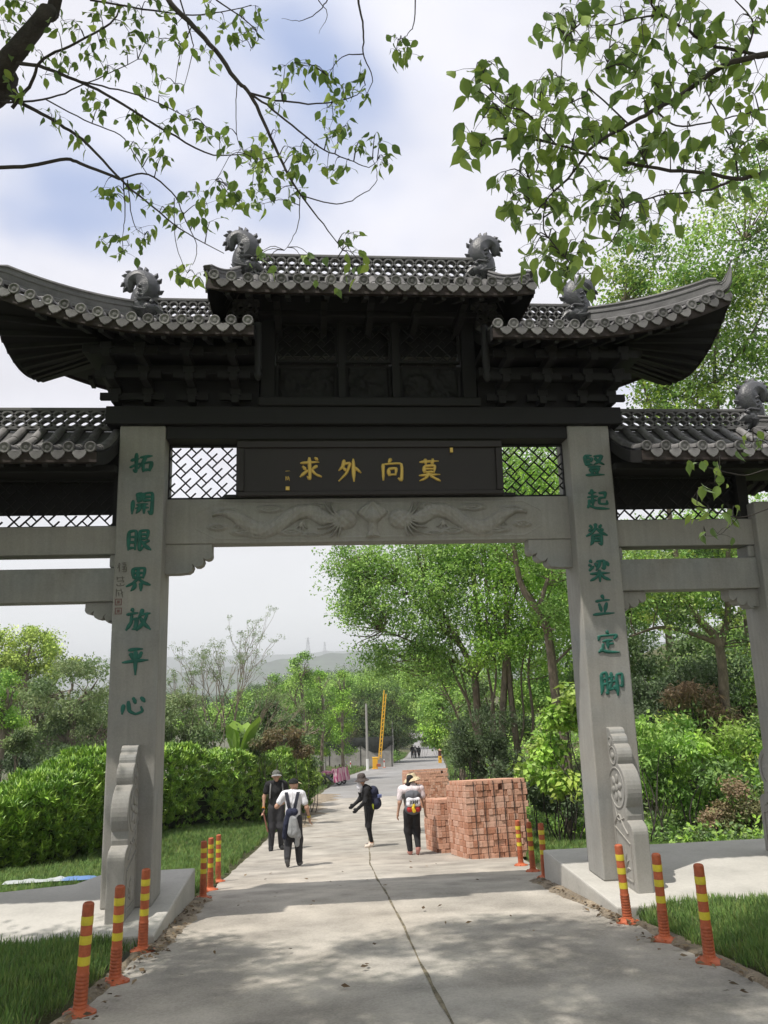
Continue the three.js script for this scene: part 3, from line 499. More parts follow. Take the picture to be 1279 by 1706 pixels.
function coinLattice(x0, x1, y0, h, z, cell) {   // openwork ridge: interlaced wavy strands between two rails
  const list = [], rows = 2, rh = h / rows;
  list.push(box(x0, x1, y0 - 0.035, y0 + 0.012, z - 0.05, z + 0.05, 0.01), box(x0, x1, y0 + h - 0.004, y0 + h + 0.045, z - 0.055, z + 0.055, 0.015));
  const n = Math.max(2, Math.round((x1 - x0) / cell)), c = (x1 - x0) / n;
  for (let r = 0; r < rows; r++) for (const ph of [0, 1]) {
    const pts = []; for (let i = 0; i <= n * 5; i++) { const x = x0 + i * c / 5; pts.push(V(x, y0 + rh * (r + 0.5) + rh * 0.5 * Math.cos(Math.PI * (i / 5 + ph)), z)); }
    const pos = [], idx = []; pts.forEach((p, i) => { for (const [dy, dz] of [[-0.017, -0.05], [0.017, -0.05], [0.017, 0.05], [-0.017, 0.05]]) pos.push(p.x, p.y + dy, p.z + dz); if (i) for (let k = 0; k < 4; k++) { const A = (i - 1) * 4 + k, B = (i - 1) * 4 + (k + 1) % 4; idx.push(A, B, A + 4, A + 4, B, B + 4); } });
    const g = new THREE.BufferGeometry(); g.setAttribute('position', new THREE.Float32BufferAttribute(pos, 3)); g.setIndex(idx); list.push(toCreasedNormals(g, 0.6));
  }
  return merge(list);
}
// o: s mirror sign, x0 inner end, x1 corner, xr1 ridge's outer end, ze half depth, ye eave, lift corner rise, xs where the rise starts, yr ridge base, n rows, both: hips at both ends
function roof(name, label, o) {
  const { s, x0, x1, xr1, ze, ye, lift, xs, yr, sp, both = false, ridgeH = 0.25, cell = 0.13, out = 0.0, pw = 2.4 } = o;
  const eaveY = (x) => ye + lift * Math.pow(clamp((Math.abs(x) - xs) / (x1 - xs)), pw);
  const eaveZ = (x) => ze + out * Math.pow(clamp((Math.abs(x) - xs) / (x1 - xs)), 2);
  const sideY = (z) => ye + lift * Math.pow(clamp(Math.abs(z) / ze), 2.0);
  const hip = (t) => V(lerp(xr1, x1, t), lerp(yr, ye + lift, t) - 0.13 * 4 * t * (1 - t) * 0.6, (ze + out) * t);
  const F = (x, v) => { const a = Math.abs(x), top = a <= xr1 ? V(x, yr, 0) : (() => { const h = hip((a - xr1) / (x1 - xr1)); h.x = x; return h; })(); const e = V(x, eaveY(x), eaveZ(x)), L = Math.abs(e.z - top.z); const p = e.clone().lerp(top, v); p.y -= 0.10 * L * 4 * v * (1 - v) * 0.9; return p; };
  const S = (z, v) => { const t = clamp(Math.abs(z) / ze), top = hip(t); top.z = z * (1 + out / ze * t); const e = V(x1, sideY(z), z * (1 + out / ze * t)); const p = e.clone().lerp(top, v); p.y -= 0.08 * Math.abs(e.x - top.x) * 4 * v * (1 - v) * 0.9; return p; };
  const W = (p, fb = 1) => V(s * p.x, p.y, ZM + fb * p.z), xa = both ? -x1 : x0;
  const sheets = (dy, shrink) => { const l = []; for (const fb of [1, -1]) l.push(grid(48, 8, (u, v) => { const p = W(F(lerp(xa, x1, u), v), fb); p.y += dy; return p; }, fb * s < 0)); l.push(grid(24, 8, (u, v) => { const p = W(S(lerp(-ze, ze, u), v)); p.y += dy; return p; }, s > 0)); if (both) l.push(grid(24, 8, (u, v) => { const q = S(lerp(-ze, ze, u), v); q.x *= -1; const p = W(q); p.y += dy; return p; }, s < 0)); return l; };
  const deck = part(name, merge(sheets(0, 0)), M.tileDark, gate); deck.userData.label = label;
  part('soffit', merge(sheets(-0.10, 0)), M.wood, deck);
  const fasc = [];   // eave board all round
  for (const fb of [1, -1]) fasc.push(grid(48, 1, (u, v) => { const p = W(F(lerp(xa, x1, u), 0), fb); p.y -= 0.015 + v * 0.12; return p; }, fb * s > 0), grid(48, 1, (u, v) => { const p = W(F(lerp(xa, x1, u), 0.03), fb); p.y -= 0.1 + v * 0.05; return p; }, fb * s > 0));
  fasc.push(grid(24, 1, (u, v) => { const p = W(S(lerp(-ze, ze, u), 0)); p.y -= 0.015 + v * 0.12; return p; }));
  if (both) fasc.push(grid(24, 1, (u, v) => { const q = S(lerp(-ze, ze, u), 0); q.x *= -1; const p = W(q); p.y -= 0.015 + v * 0.12; return p; }));
  part('eave_board', merge(fasc), M.woodRed, deck);
  if (!both) { // gable board closing the inner end
    const g = []; for (const fb of [1, -1]) g.push(grid(10, 1, (u, v) => { const p = W(F(x0, u), fb); p.x -= s * 0.004; p.y -= 0.16 * (1 - v); return p; })); part('gable_board', merge(g), M.wood, deck);
  }
  const rows = [], backTiles = [], inner = both ? -x1 + 0.1 : x0 + 0.07, cnt = Math.floor((x1 - 0.06 - inner) / sp + 1e-6);
  const place = (list, mat, nm) => part(nm, merge(list), mat, deck);
  for (let i = 0; i <= cnt; i++) {
    const x = inner + i * sp, L = eaveZ(x) - (Math.abs(x) <= xr1 ? 0 : hip((Math.abs(x) - xr1) / (x1 - xr1)).z);
    for (const fb of [1, -1]) {
      const jx = (hash2(i, fb + 5) - 0.5) * 0.008, jy = (hash2(i + 31, fb + 9) - 0.5) * 0.008;
      const P = (v) => { const p = F(x, v); p.x += jx; p.y += 0.022 + jy; return W(p, fb); };
      const e = P(0), e2 = P(0.06), tilt = Math.atan2(e2.y - e.y, Math.abs(e2.z - e.z));
      const row = L > 0.12 ? [sweepRow(P, Math.max(1, Math.round(L / 0.27)), 0.058)] : [];
      if (fb > 0) {
        row.push(capGeo.clone().rotateX(tilt * 0.5).translate(e.x, e.y + 0.015, e.z + 0.012));
        place([uvBox(merge(row), i * 0.37)], tileMats[Math.floor(hash2(i + 3, Math.round(x * 50) + s * 7) * 4)], 'cover_tile');
        const dx = x + sp / 2; if (dx < x1 - 0.03) { const q = W(F(dx, 0)); const m = part('drip_tile', dripGeo, tileMats[Math.floor(hash2(i + 17, Math.round(x * 70) + s * 3) * 4)], deck); m.position.set(q.x, q.y - 0.012, q.z + 0.004); m.rotation.z = s * Math.atan2(F(dx + 0.05, 0).y - F(dx - 0.05, 0).y, 0.1); }
      } else { row.push(capGeo.clone().rotateY(Math.PI).translate(e.x, e.y + 0.015, e.z - 0.012)); const q = W(F(x + sp / 2, 0), -1); row.push(dripGeo.clone().rotateY(Math.PI).translate(q.x, q.y - 0.012, q.z)); backTiles.push(...row); }
    }
  }
  for (let z = -ze + 0.14; z < ze - 0.1; z += sp) for (const q of both ? [1, -1] : [1]) {   // short rows on the end slope
    const P = (v) => { const p = S(z, v); p.x *= q; p.y += 0.022; return W(p); }, L = P(0).distanceTo(P(1)); const e = P(0);
    if (L > 0.15) { const pts = []; for (let k = 0; k <= 4; k++) pts.push(P(k / 4)); backTiles.push(tube(pts, 0.056, 8, false)); }
    backTiles.push(capGeo.clone().rotateY(q * s * Math.PI / 2).translate(e.x + q * s * 0.01, e.y + 0.015, e.z));
    const w = S(z + sp / 2, 0); w.x *= q; const d = W(w); backTiles.push(dripGeo.clone().rotateY(q * s * Math.PI / 2).translate(d.x, d.y - 0.012, d.z));
  }
  const bt = part('rear_tiles', uvBox(merge(backTiles)), M.tile, deck); bt.userData.kind = 'stuff';
  // openwork ridge
  const ra = both ? -xr1 + 0.1 : x0 + 0.02, rb = xr1 - 0.06;
  part('openwork_ridge', uvBox(s > 0 || both ? coinLattice(ra, rb, yr + 0.05, ridgeH, ZM, cell) : coinLattice(-rb, -ra, yr + 0.05, ridgeH, ZM, cell)), M.tile, deck);
  // hip ridges with hooked ends
  for (const fb of [1, -1]) for (const q of both ? [1, -1] : [1]) {
    const pts = []; for (let k = 0; k <= 14; k++) { const p = hip(0.04 + 0.93 * k / 14); p.x *= q; p.y += 0.03; pts.push(W(p, fb)); }
    const tip = pts[pts.length - 1], dir = tip.clone().sub(pts[pts.length - 3]).setY(0).normalize(), hk = o.hook ?? 0.34;
    for (const [d, u] of [[0.16, 0.10], [0.26, 0.30], [0.31, 0.62], [0.28, 1.0]]) pts.push(tip.clone().addScaledVector(dir, d * hk).add(V(0, u * hk, 0)));
    hookRidge(pts, 0.10, o.hipH ?? 0.2, (t) => (t < 0.74 ? 1 : Math.max(0.12, 1 - (t - 0.74) / 0.26)), M.tile, 'hip_ridge', deck);
  }
  // rafters under the overhang
  const rx = []; for (let x = both ? -x1 + 0.25 : x0 + 0.1; x < x1 - 0.1; x += 0.24) rx.push(x);
  for (const x of rx) for (const fb of [1, -1]) { const a = W(F(x, 0.04), fb), b = W(F(x, 0.5), fb); a.y -= 0.15; b.y -= 0.15; if (a.distanceTo(b) > 0.14) part('rafter', bar(a, b, 0.06, 0.07), M.wood, deck); }
  if (!both) for (let z = -ze + 0.15; z <= ze - 0.12; z += 0.2) { const a = W(S(z, 0.05)), b = W(V(lerp(x1, xr1, 0.7), S(z, 0.8).y, z * 0.5)); a.y -= 0.15; b.y -= 0.17; part('rafter', bar(a, b, 0.055, 0.06), M.wood, deck); }
  return { deck, hip, W };
}
roof('top_roof', 'short highest tiled roof over the middle bay', { s: 1, both: true, x0: 0, x1: 2.02, xr1: 1.72, ze: 1.2, ye: 7.17, lift: 0.05, xs: 1.2, yr: 7.86, sp: 0.2, ridgeH: 0.27, cell: 0.15, hook: 0.07, hipH: 0.15 });
for (const s of [-1, 1]) {
  roof('lower_roof', s < 0 ? 'lower roof with long upswept corner on the hedge side' : 'lower roof with long upswept corner on the brick side', { s, x0: 1.45, x1: 4.55, xr1: 3.05, ze: 1.2, ye: 6.62, lift: 0.5, pw: 2.0, xs: 2.35, yr: 7.2, sp: 0.193, ridgeH: 0.24, hipH: 0.26, hook: 0.42 });
  roof('side_roof', s < 0 ? 'low roof over the side bay by the hedge' : 'low roof over the side bay by the wooded bank', { s, x0: 3.21, x1: 6.75, xr1: 5.35, ze: 1.15, ye: 5.07, lift: 0.36, xs: 4.9, yr: 5.66, sp: 0.235, ridgeH: 0.22, cell: 0.16, hipH: 0.2, hook: 0.36 });
}
// ---- dragons biting the ridge ends: head low and facing inwards, body rising, tail curling out and over ----
function ridgeDragon(x, y, out, k) {   // out: +1 when the tail goes to +x
  const P = (a, b, c = 0) => V(a * out * k, b * k, c * k);
  const spine = curve([P(-0.05, 0.06), P(0.04, 0.12), P(0.03, 0.24), P(-0.03, 0.33), P(-0.01, 0.45), P(0.09, 0.515), P(0.18, 0.47), P(0.185, 0.38), P(0.165, 0.33)], 26);
  const rad = spine.map((_, i) => { const t = i / 26; return k * (t < 0.45 ? lerp(0.125, 0.148, t / 0.45) : lerp(0.148, 0.03, (t - 0.45) / 0.55)); });
  const body = part('ridge_dragon', uvBox(tube(spine, rad, 10, true, 0.8)), M.glaze, gate); body.position.set(x, y, ZM);
  const head = [new THREE.SphereGeometry(0.12 * k, 12, 9).scale(1.15, 0.8, 0.85).translate(...P(-0.03, 0.11).toArray())];
  head.push(tube([P(-0.06, 0.12), P(-0.15, 0.10), P(-0.22, 0.035), P(-0.24, -0.02)], [0.08 * k, 0.065 * k, 0.045 * k, 0.02 * k], 8), tube([P(-0.03, 0.03), P(-0.1, -0.02), P(-0.14, -0.09)], [0.055 * k, 0.045 * k, 0.02 * k], 8));
  for (const q of [-1, 1]) { head.push(new THREE.SphereGeometry(0.03 * k, 8, 6).translate(...P(-0.09, 0.165, q * 0.075).toArray()), tube([P(-0.13, 0.18, q * 0.06), P(-0.06, 0.205, q * 0.085), P(0.04, 0.19, q * 0.1), P(0.1, 0.24, q * 0.1)], [0.012 * k, 0.022 * k, 0.018 * k, 0.006 * k], 5), tube([P(-0.02, 0.06, q * 0.08), P(0.08, 0.06, q * 0.11), P(0.16, 0.11, q * 0.1)], [0.03 * k, 0.025 * k, 0.006 * k], 5)); for (let t = 0; t < 4; t++) head.push(new THREE.ConeGeometry(0.012 * k, 0.04 * k, 5).rotateX(Math.PI).translate(...P(-0.1 - t * 0.032, 0.045 - t * 0.018, q * 0.03).toArray())); }
  part('head', uvBox(merge(head)), M.glaze, body);
  for (let i = 0; i < 12; i++) {   // spines down the back (the inward side)
    const j = 6 + Math.floor(i * 1.55), c = spine[Math.min(25, j)], t = spine[Math.min(26, j + 1)].clone().sub(spine[j - 1]).normalize(), nrm = V(-t.y * out, t.x * out, 0); const dirn = nrm, r = rad[j];
    part('back_spine', tube([c.clone().addScaledVector(dirn, r * 0.6), c.clone().addScaledVector(dirn, r * 1.1).addScaledVector(t, 0.01 * k), c.clone().addScaledVector(dirn, r * 1.1 + 0.026 * k).addScaledVector(t, 0.04 * k)], [0.042 * k, 0.03 * k, 0.006], 5), M.glaze, body);
  }
  for (let i = 0; i < 9; i++) { const q = i % 2 ? 1 : -1, a = 0.2 + i * 0.3; part('scale_fold', tube(curve([P(-0.02 + 0.02 * Math.sin(a), 0.16 + i * 0.026, q * 0.085), P(0.05, 0.15 + i * 0.03, q * 0.105), P(0.10 - i * 0.004, 0.19 + i * 0.03, q * 0.07)], 6), [0.006, 0.014 * k, 0.018 * k, 0.018 * k, 0.016 * k, 0.01 * k, 0.003], 5), M.glaze, body); }
  for (let i = 0; i < 5; i++) part('mane', tube([P(0.06, 0.06 + i * 0.035), P(0.14, 0.05 + i * 0.045), P(0.2 - i * 0.012, 0.09 + i * 0.05)], [0.045 * k, 0.03 * k, 0.004], 6), M.glaze, body);
}
for (const s of [-1, 1]) { ridgeDragon(s * 1.66, 7.93, s, 1.08); ridgeDragon(s * 3.0, 7.27, s, 1.12); ridgeDragon(s * 5.4, 5.74, s, 1.08); }

// =====================================================================================
// bollards
// =====================================================================================
const bollardParts = (() => {
  const R = 0.042, prof = [[0, 0.0], [0.05, 0.0]];
  const body = [[0.048, 0.035]]; for (let k = 0; k < 9; k++) { const y = 0.05 + k * 0.026; body.push([0.049 - k * 0.0003, y], [0.049 - k * 0.0003, y + 0.015], [0.043, y + 0.0165], [0.043, y + 0.0245]); }
  body.push([R, 0.30], [R, 0.735], [R - 0.006, 0.748], [R - 0.014, 0.752], [R - 0.016, 0.742], [0, 0.742]);
  const base = []; { const pts = []; for (let i = 0; i < 32; i++) { const a = i / 32 * Math.PI * 2, r = 0.105 + 0.012 * Math.cos(a * 4); pts.push([r * Math.cos(a), r * Math.sin(a)]); } base.push(extrude(pts, 0.014, 0.004).rotateX(-Math.PI / 2).translate(0, 0.004, 0)); base.push(lathe([[0.095, 0.02], [0.07, 0.034], [0.052, 0.05], [0.0, 0.05]], 20)); for (let i = 0; i < 4; i++) base.push(new THREE.CylinderGeometry(0.011, 0.011, 0.012, 6).translate(0.084 * Math.cos(i * Math.PI / 2 + 0.4), 0.028, 0.084 * Math.sin(i * Math.PI / 2 + 0.4))); }
  const band = (y) => lathe([[R + 0.0012, y], [R + 0.0022, y + 0.002], [R + 0.0022, y + 0.058], [R + 0.0012, y + 0.06]], 20);
  return { body: uvBox(lathe(body, 20)), base: uvBox(merge(base)), bands: [0.33, 0.47, 0.60].map(band).map((g) => uvBox(g)) };
})();
function bollard(px, py, label, lean = [0, 0], h = 0.75) {
  const p = gnd(px, py); p.y -= 0.004;
  const b = thing('bollard', label, 'bollard', p, rr(0, 6), 'orange flexible bollards beside the plinths');
  part('base', bollardParts.base, M.orange, b);
  const post = part('post', bollardParts.body, M.orange, b); post.rotation.set(lean[0], 0, lean[1]);
  for (const g of bollardParts.bands) part('reflective_band', g, M.yellowTape, post);
  b.rotation.y = 0; b.scale.setScalar(h / 0.75);
}
bollard(132, 1690, 'orange bollard with yellow bands by the dark lawn, farthest uphill by the hedge', [-0.02, -0.035]);
bollard(191, 1637, 'orange yellow-banded bollard between lawn and road in front of the hedge-side drum stone', [0, -0.02]);
bollard(237, 1585, 'orange bollard with yellow bands at the front corner of the hedge-side plinth', [0, -0.015]);
bollard(338, 1497, 'orange bollard with yellow bands at the rear corner of the hedge-side plinth', [0, 0.0], 0.74);
bollard(350, 1483, 'orange yellow-banded bollard at the hedge-side lawn edge, middle of three behind the plinth', [0, 0.0], 0.74);
bollard(363, 1469, 'orange yellow-banded bollard at the hedge-side lawn edge, nearest the man in black', [0, 0.0], 0.74);
bollard(868, 1442, 'orange bollard with yellow bands right in front of the tall brick stack', [0, 0.03], 0.74);
bollard(888, 1452, 'orange yellow-banded bollard at the brick stack corner, middle of three behind the plinth', [0, 0.03], 0.74);
bollard(908, 1463, 'orange bollard with yellow bands at the rear corner of the brick-side plinth', [0, 0.02], 0.75);
bollard(1046, 1537, 'orange bollard with yellow bands leaning at the front corner of the brick-side plinth', [-0.02, 0.035]);
bollard(1108, 1567, 'orange yellow-banded bollard on the brick side, middle of three before the plinth', [0, 0.015]);
bollard(1183, 1603, 'orange bollard with yellow bands beside the grass on the brick side, farthest uphill', [0, 0.02]);

// =====================================================================================
// stacks of red bricks
// =====================================================================================
{
  const BL = 0.24, BW = 0.115, BH = 0.09;
  const brickMats = [[0.54, 0.285, 0.19], [0.59, 0.335, 0.235], [0.50, 0.25, 0.16], [0.62, 0.38, 0.28], [0.44, 0.205, 0.125]].map((c) => std({ map: mottle(c, 0.32, { cells: 6, m: 0.35, size: 128, fine: 48 }), roughness: 0.92, bumpMap: grain, bumpScale: 0.0015 }));
  const geo = (w, h, d) => { const g = new RoundedBoxGeometry(w - 0.003, h - 0.004, d, 1, 0.004); return uvBox(g); };
  const gHead = geo(BH - 0.003, BW - 0.003, BL - 0.004), gFace = geo(BL - 0.004, BW - 0.003, BH - 0.003), gFlat = geo(BL - 0.004, BH - 0.003, BW - 0.003), gSide = geo(BH - 0.003, BW - 0.003, BL - 0.004);
  const cnt = { n: 0 };
  // nx headers across the front, nz bricks deep, ny layers on edge; the shell that shows is single bricks, the inside is one mass
  function stack(label, pos, turn, W, D, layers, budget) {
    const g = thing('brick_stack', label, 'brick stack', pos, turn, 'stacks of red bricks at the roadside');
    g.rotation.order = 'YXZ'; g.rotation.x = -0.125; const core = []; let used = 0;
    const put = (gg, x, y, z, ry = 0) => {
      if (used >= budget) { const c = gg.clone(); c.rotateY(ry); c.translate(x, y, z); core.push(c); return; }
      used++; const m = part('brick', gg, brickMats[Math.floor(rnd() * 4.35)], g); m.position.set(x + rr(-0.003, 0.003), y, z + rr(-0.012, 0.012)); m.rotation.y = ry + rr(-0.02, 0.02);
    };
    core.push(box(-W / 2 + 0.25, W / 2 - 0.25, 0.01, layers * BW - 0.02, -D + 0.26, -0.26));
    for (let L = 0; L < layers; L++) {
      const y = (L + 0.5) * BW, drop = L === 0 ? 0.05 : 0;
      let x = -W / 2 + drop;   // front face
      while (x < W / 2 - 0.03 - drop) {
        const wide = (hash2(L * 7 + 3, Math.round(x * 40)) < 0.22) && x + BL < W / 2 - drop, miss = hash2(L * 13 + 1, Math.round(x * 50)) < 0.012;
        if (wide) { put(gFace, x + BL / 2, y, -BH / 2 - rr(0, 0.02)); core.push(new THREE.BoxGeometry(BL - 0.01, BW - 0.006, BL - BH - 0.03).translate(x + BL / 2, y, -BL / 2 - BH / 2)); x += BL; }
        else { if (!miss) put(gHead, x + BH / 2, y, -BL / 2 - (hash2(L, Math.round(x * 90)) < 0.1 ? 0.02 : 0)); x += BH + 0.001; }
      }
      let z = -BL - 0.03;   // the two flanks: long faces
      while (z > -D + BL / 2) {
        const end = hash2(L * 5 + 2, Math.round(z * 30)) < 0.4;
        for (const q of [-1, 1]) {
          if (end) { for (let k = 0; k < 3; k++) put(gSide, q * (W / 2 - BL / 2 - (k === 1 ? 0.012 : 0)), y, z - 0.03 - k * (BH + 0.003), Math.PI / 2); }
          else put(gSide, q * (W / 2 - BH / 2), y, z - BL / 2);
        }
        z -= end ? 3 * (BH + 0.003) : BL + 0.004;
      }
    }
    // top layer laid flat
    for (let x = -W / 2 + BL / 2 + 0.02; x < W / 2 - 0.1; x += BL + 0.01) for (let z = -BW / 2; z > -D + 0.08; z -= BW + 0.003) core.push(gFlat.clone().translate(x + rr(-0.02, 0.02), layers * BW + BH / 2, z));
    const m = part('inner_bricks', uvBox(merge(core)), brickMats[1], g); m.userData.kind = 'stuff';
    return g;
  }
  function straps(g, W, H, xs) { for (const x of xs) { const h = H + 0.06; part('strap', merge([box(x - 0.008, x + 0.008, 0.0, h, 0.024, 0.027), box(x - 0.008, x + 0.008, h, h + 0.003, -0.8, 0.027)]), M.black, g); } }
  const a = gnd(783, 1432), b = gnd(886, 1426), turn = Math.atan2(-(b.z - a.z), b.x - a.x), Wd = a.distanceTo(b), mid = a.clone().add(b).multiplyScalar(0.5);
  const y0 = Math.min(roadY(mid.z), roadY(mid.z - 1.2)) + 0.02; mid.y = roadY(mid.z) - 0.02;
  const s1 = stack('tall strapped stack of red bricks beside the bollards', mid, turn + 0.02, Wd, 1.5, 12, 330);
  straps(s1, Wd, 12 * BW, [-0.36, -0.2, -0.03, 0.13, 0.29, 0.44].map((f) => f * Wd));
  const c = gnd(757, 1398); c.x = mid.x - 0.35; c.z = mid.z - 1.8; c.y = roadY(c.z) - 0.03;
  stack('lower stack of red bricks behind the tall strapped stack', V(c.x - 0.1, c.y, c.z), turn + 0.03, 1.0, 1.3, 9, 240);
  const d0 = gnd(722, 1345), d1 = gnd(742, 1334); 
  stack('brick stack near the bend with one half lower than the other', V(d0.x - 0.15, roadY(d0.z) - 0.05, d0.z), 0.05, 1.75, 1.6, 13, 280);
}

// =====================================================================================
// road barrier, posts, wall, poles and scooter beyond the bend
// =====================================================================================
{
  const p = gnd(625, 1281); p.y -= 0.02;
  const b = thing('road_barrier', 'yellow road barrier with its lattice boom raised upright', 'barrier', p);
  part('cabinet', merge([box(-0.24, 0.24, 0.03, 1.02, -0.18, 0.18, 0.03), box(-0.3, 0.3, 0, 0.05, -0.24, 0.24), box(-0.27, 0.27, 1.02, 1.08, -0.2, 0.2, 0.02)]), M.yellow, b);
  part('door', box(-0.17, 0.17, 0.15, 0.85, 0.181, 0.189), M.yellow, b);
  const o = V(0.34, 0.85, 0.0), dir = V(0.11, 1, 0).normalize(), sd = V(1, -0.11, 0).normalize(), L = 6.4, rails = [];
  part('boom_rail', bar(o.clone(), o.clone().addScaledVector(dir, L), 0.12, 0.1), M.yellow, b);
  part('boom_rail', bar(o.clone().addScaledVector(sd, 0.22).addScaledVector(dir, 0.15), o.clone().addScaledVector(sd, 0.22).addScaledVector(dir, L * 0.95), 0.09, 0.08), M.yellow, b);
  for (let k = 0; k < 14; k++) { const t = 0.3 + k * 0.38; part('boom_rung', bar(o.clone().addScaledVector(dir, t), o.clone().addScaledVector(dir, t + 0.12).addScaledVector(sd, 0.22), 0.07), M.yellow, b); }
  part('counterweight', box(0.1, 0.5, 0.25, 0.5, 0.24, 0.36, 0.02), std({ color: col(0.35, 0.1, 0.05), roughness: 0.6 }), b);
  const q = gnd(733, 1271); const post = thing('control_post', 'yellow and maroon control post across the road from the barrier', 'post', V(q.x, q.y - 0.02, q.z));
  part('base', box(-0.17, 0.17, 0, 0.72, -0.15, 0.15, 0.02), M.yellow, post);
  part('panel', merge([box(-0.15, 0.15, 0.722, 1.25, -0.12, 0.12, 0.02)]), std({ color: col(0.1, 0.03, 0.02), roughness: 0.5 }), post);
  part('cap', merge([box(-0.19, 0.19, 1.252, 1.36, -0.17, 0.17, 0.02), lathe([[0, 0.12], [0.06, 0.08], [0.07, 0]], 10).translate(0, 1.36, 0)]), std({ color: col(0.55, 0.36, 0.22), roughness: 0.6 }), post);
  part('notice', box(-0.05, 0.05, 0.4, 0.56, 0.151, 0.156), M.black, post);
  // wall hung with black netting
  const wa = gnd(475, 1288), wb = at(655, 1264, 76); const A = V(wa.x - 2, roadY(wa.z) - 0.6, wa.z - 6), B = V(wb.x, roadY(wb.z) - 0.2, wb.z);
  const w = thing('boundary_wall', 'grey rendered wall with black netting sagging along its top', 'wall', A, Math.atan2(-(B.z - A.z), B.x - A.x)); const Lw = Math.hypot(B.x - A.x, B.z - A.z), dy = B.y - A.y;
  const gw = grid(20, 1, (u, v) => { const q = V(u * Lw, u * dy + v * 2.7 - 0.3, 0.1); q.u = q.x; q.v = q.y; return q; }), gt = grid(20, 1, (u, v) => V(u * Lw, u * dy + 2.4, 0.1 - v * 0.2)), gk = grid(20, 1, (u, v) => V(u * Lw, u * dy + 2.4 - v * 2.7, -0.1));
  part('wall', merge([gw, gt, gk]), std({ map: mottle([0.30, 0.29, 0.27], 0.25, { cells: 6, m: 4, stain: 0.35 }), roughness: 0.95 }), w);
  part('netting', grid(90, 3, (u, v) => { const k = (u * Lw / 3.1) % 1; return V(u * Lw, u * dy + 3.1 - v * (0.75 + 0.75 * Math.sin(Math.PI * k)), 0.16 + 0.12 * Math.sin(Math.PI * v) + 0.05 * Math.sin(u * 60)); }), std({ color: col(0.02, 0.024, 0.02), roughness: 0.95, side: THREE.DoubleSide }), w);
  for (let k = 0; k <= Lw / 3.1; k++) part('post', new THREE.CylinderGeometry(0.035, 0.035, 3.2, 6).translate(k * 3.1, k * 3.1 / Lw * dy + 1.6, 0.14), M.black, w);
  // poles
  const pole = (px, py, D, h, r, label, white, boxy) => { const f = at(px, py, D); f.y = land(f.x, f.z) - 0.1; const t = thing('pole', label, 'pole', f); part('shaft', lathe([[0, 0], [r, 0], [r * 0.75, h], [0, h]], 10), std({ color: col(0.32, 0.31, 0.29), roughness: 0.9 }), t); if (white) part('painted_base', lathe([[r + 0.03, 0], [r + 0.006, 0.35], [r + 0.004, 1.1], [r - 0.01, 1.12]], 12), std({ color: col(0.75, 0.75, 0.73), roughness: 0.7 }), t); if (boxy) { part('meter_box', box(-0.28, 0.28, 2.6, 3.3, 0.1, 0.34, 0.02), std({ color: col(0.12, 0.12, 0.13), roughness: 0.6 }), t); part('cross_arm', bar(V(-0.9, h - 0.3, 0), V(0.9, h - 0.3, 0), 0.09), M.barkDark, t); } };
  pole(612, 1272, 70, 6.0, 0.13, 'slim pole with whitewashed foot beside the raised barrier', true);
  pole(541, 1276, 60, 6.2, 0.12, 'dark utility pole with a box above the parked scooter', false, true);
  pole(655, 1268, 84, 4.5, 0.11, 'short pale post under the dark roadside trees', false);
  for (const [px, py] of [[584, 1283], [640, 1279]]) { const f = gnd(px, py); const t = thing('marker_post', px < 600 ? 'small white marker post on the verge by the scooter' : 'small red and white marker post at the foot of the barrier', 'post', f); part('post', lathe([[0.05, 0], [0.045, 0.8], [0, 0.82]], 8), std({ color: col(0.7, 0.68, 0.66), roughness: 0.7 }), t); part('band', lathe([[0.053, 0.5], [0.053, 0.68]], 8), std({ color: col(0.5, 0.05, 0.04), roughness: 0.6 }), t); part('base', new THREE.CylinderGeometry(0.13, 0.15, 0.06, 10).translate(0, 0.03, 0), M.orange, t); }
  // parked scooter under a quilted pink rain cover
  const sc = (px, py, D, turn, label, kk) => {
    const f = at(px, py, D); f.y = roadY(f.z) + 0.05; const t = thing('parked_scooter', label, 'scooter', f, turn, 'scooters parked under covers');
    const pink = std({ map: tex(128, (u, v) => { const h = vnoise(u * 16, v * 16, 16); return tone(h > 0.62 ? [0.62, 0.5, 0.5] : h < 0.35 ? [0.36, 0.07, 0.16] : [0.55, 0.22, 0.32], 1); }, true, 1), roughness: 0.85 });
    for (const x of [-0.6, 0.6]) { const wh = part('wheel', merge([new THREE.TorusGeometry(0.2, 0.05, 8, 20), new THREE.CylinderGeometry(0.07, 0.07, 0.06, 10).rotateX(Math.PI / 2)]), M.black, t); wh.position.set(x, 0.25, 0); }
    part('body', merge([tube(curve([V(-0.65, 0.55, 0), V(-0.3, 0.62, 0), V(0.0, 0.34, 0), V(0.35, 0.34, 0), V(0.52, 0.8, 0)], 14), [0.1, 0.14, 0.16, 0.16, 0.15, 0.13, 0.11, 0.1, 0.1, 0.1, 0.1, 0.1, 0.09, 0.08, 0.06], 8)]), std({ color: col(0.1, 0.1, 0.12), roughness: 0.4 }), t);
    part('handlebar', merge([tube([V(0.46, 1.0, -0.34), V(0.52, 1.02, 0), V(0.46, 1.0, 0.34)], 0.02, 6), tube([V(0.52, 0.75, 0), V(0.5, 1.03, 0)], 0.03, 6)]), M.black, t);
    part('rain_cover', grid(20, 14, (u, v) => { const a = (u - 0.5) * Math.PI * 1.25, y = 1.12 - v * 0.85, r = 0.32 + 0.13 * v + 0.03 * Math.sin(u * 19 + v * 5); return V(0.52 + Math.cos(a) * r * 0.75, y + 0.03 * Math.sin(u * 13), Math.sin(a) * r * 1.25); }), pink, t);
    part('seat_cover', new THREE.SphereGeometry(1, 14, 8).scale(0.45, 0.16, 0.2).translate(-0.28, 0.78, 0), pink, t);
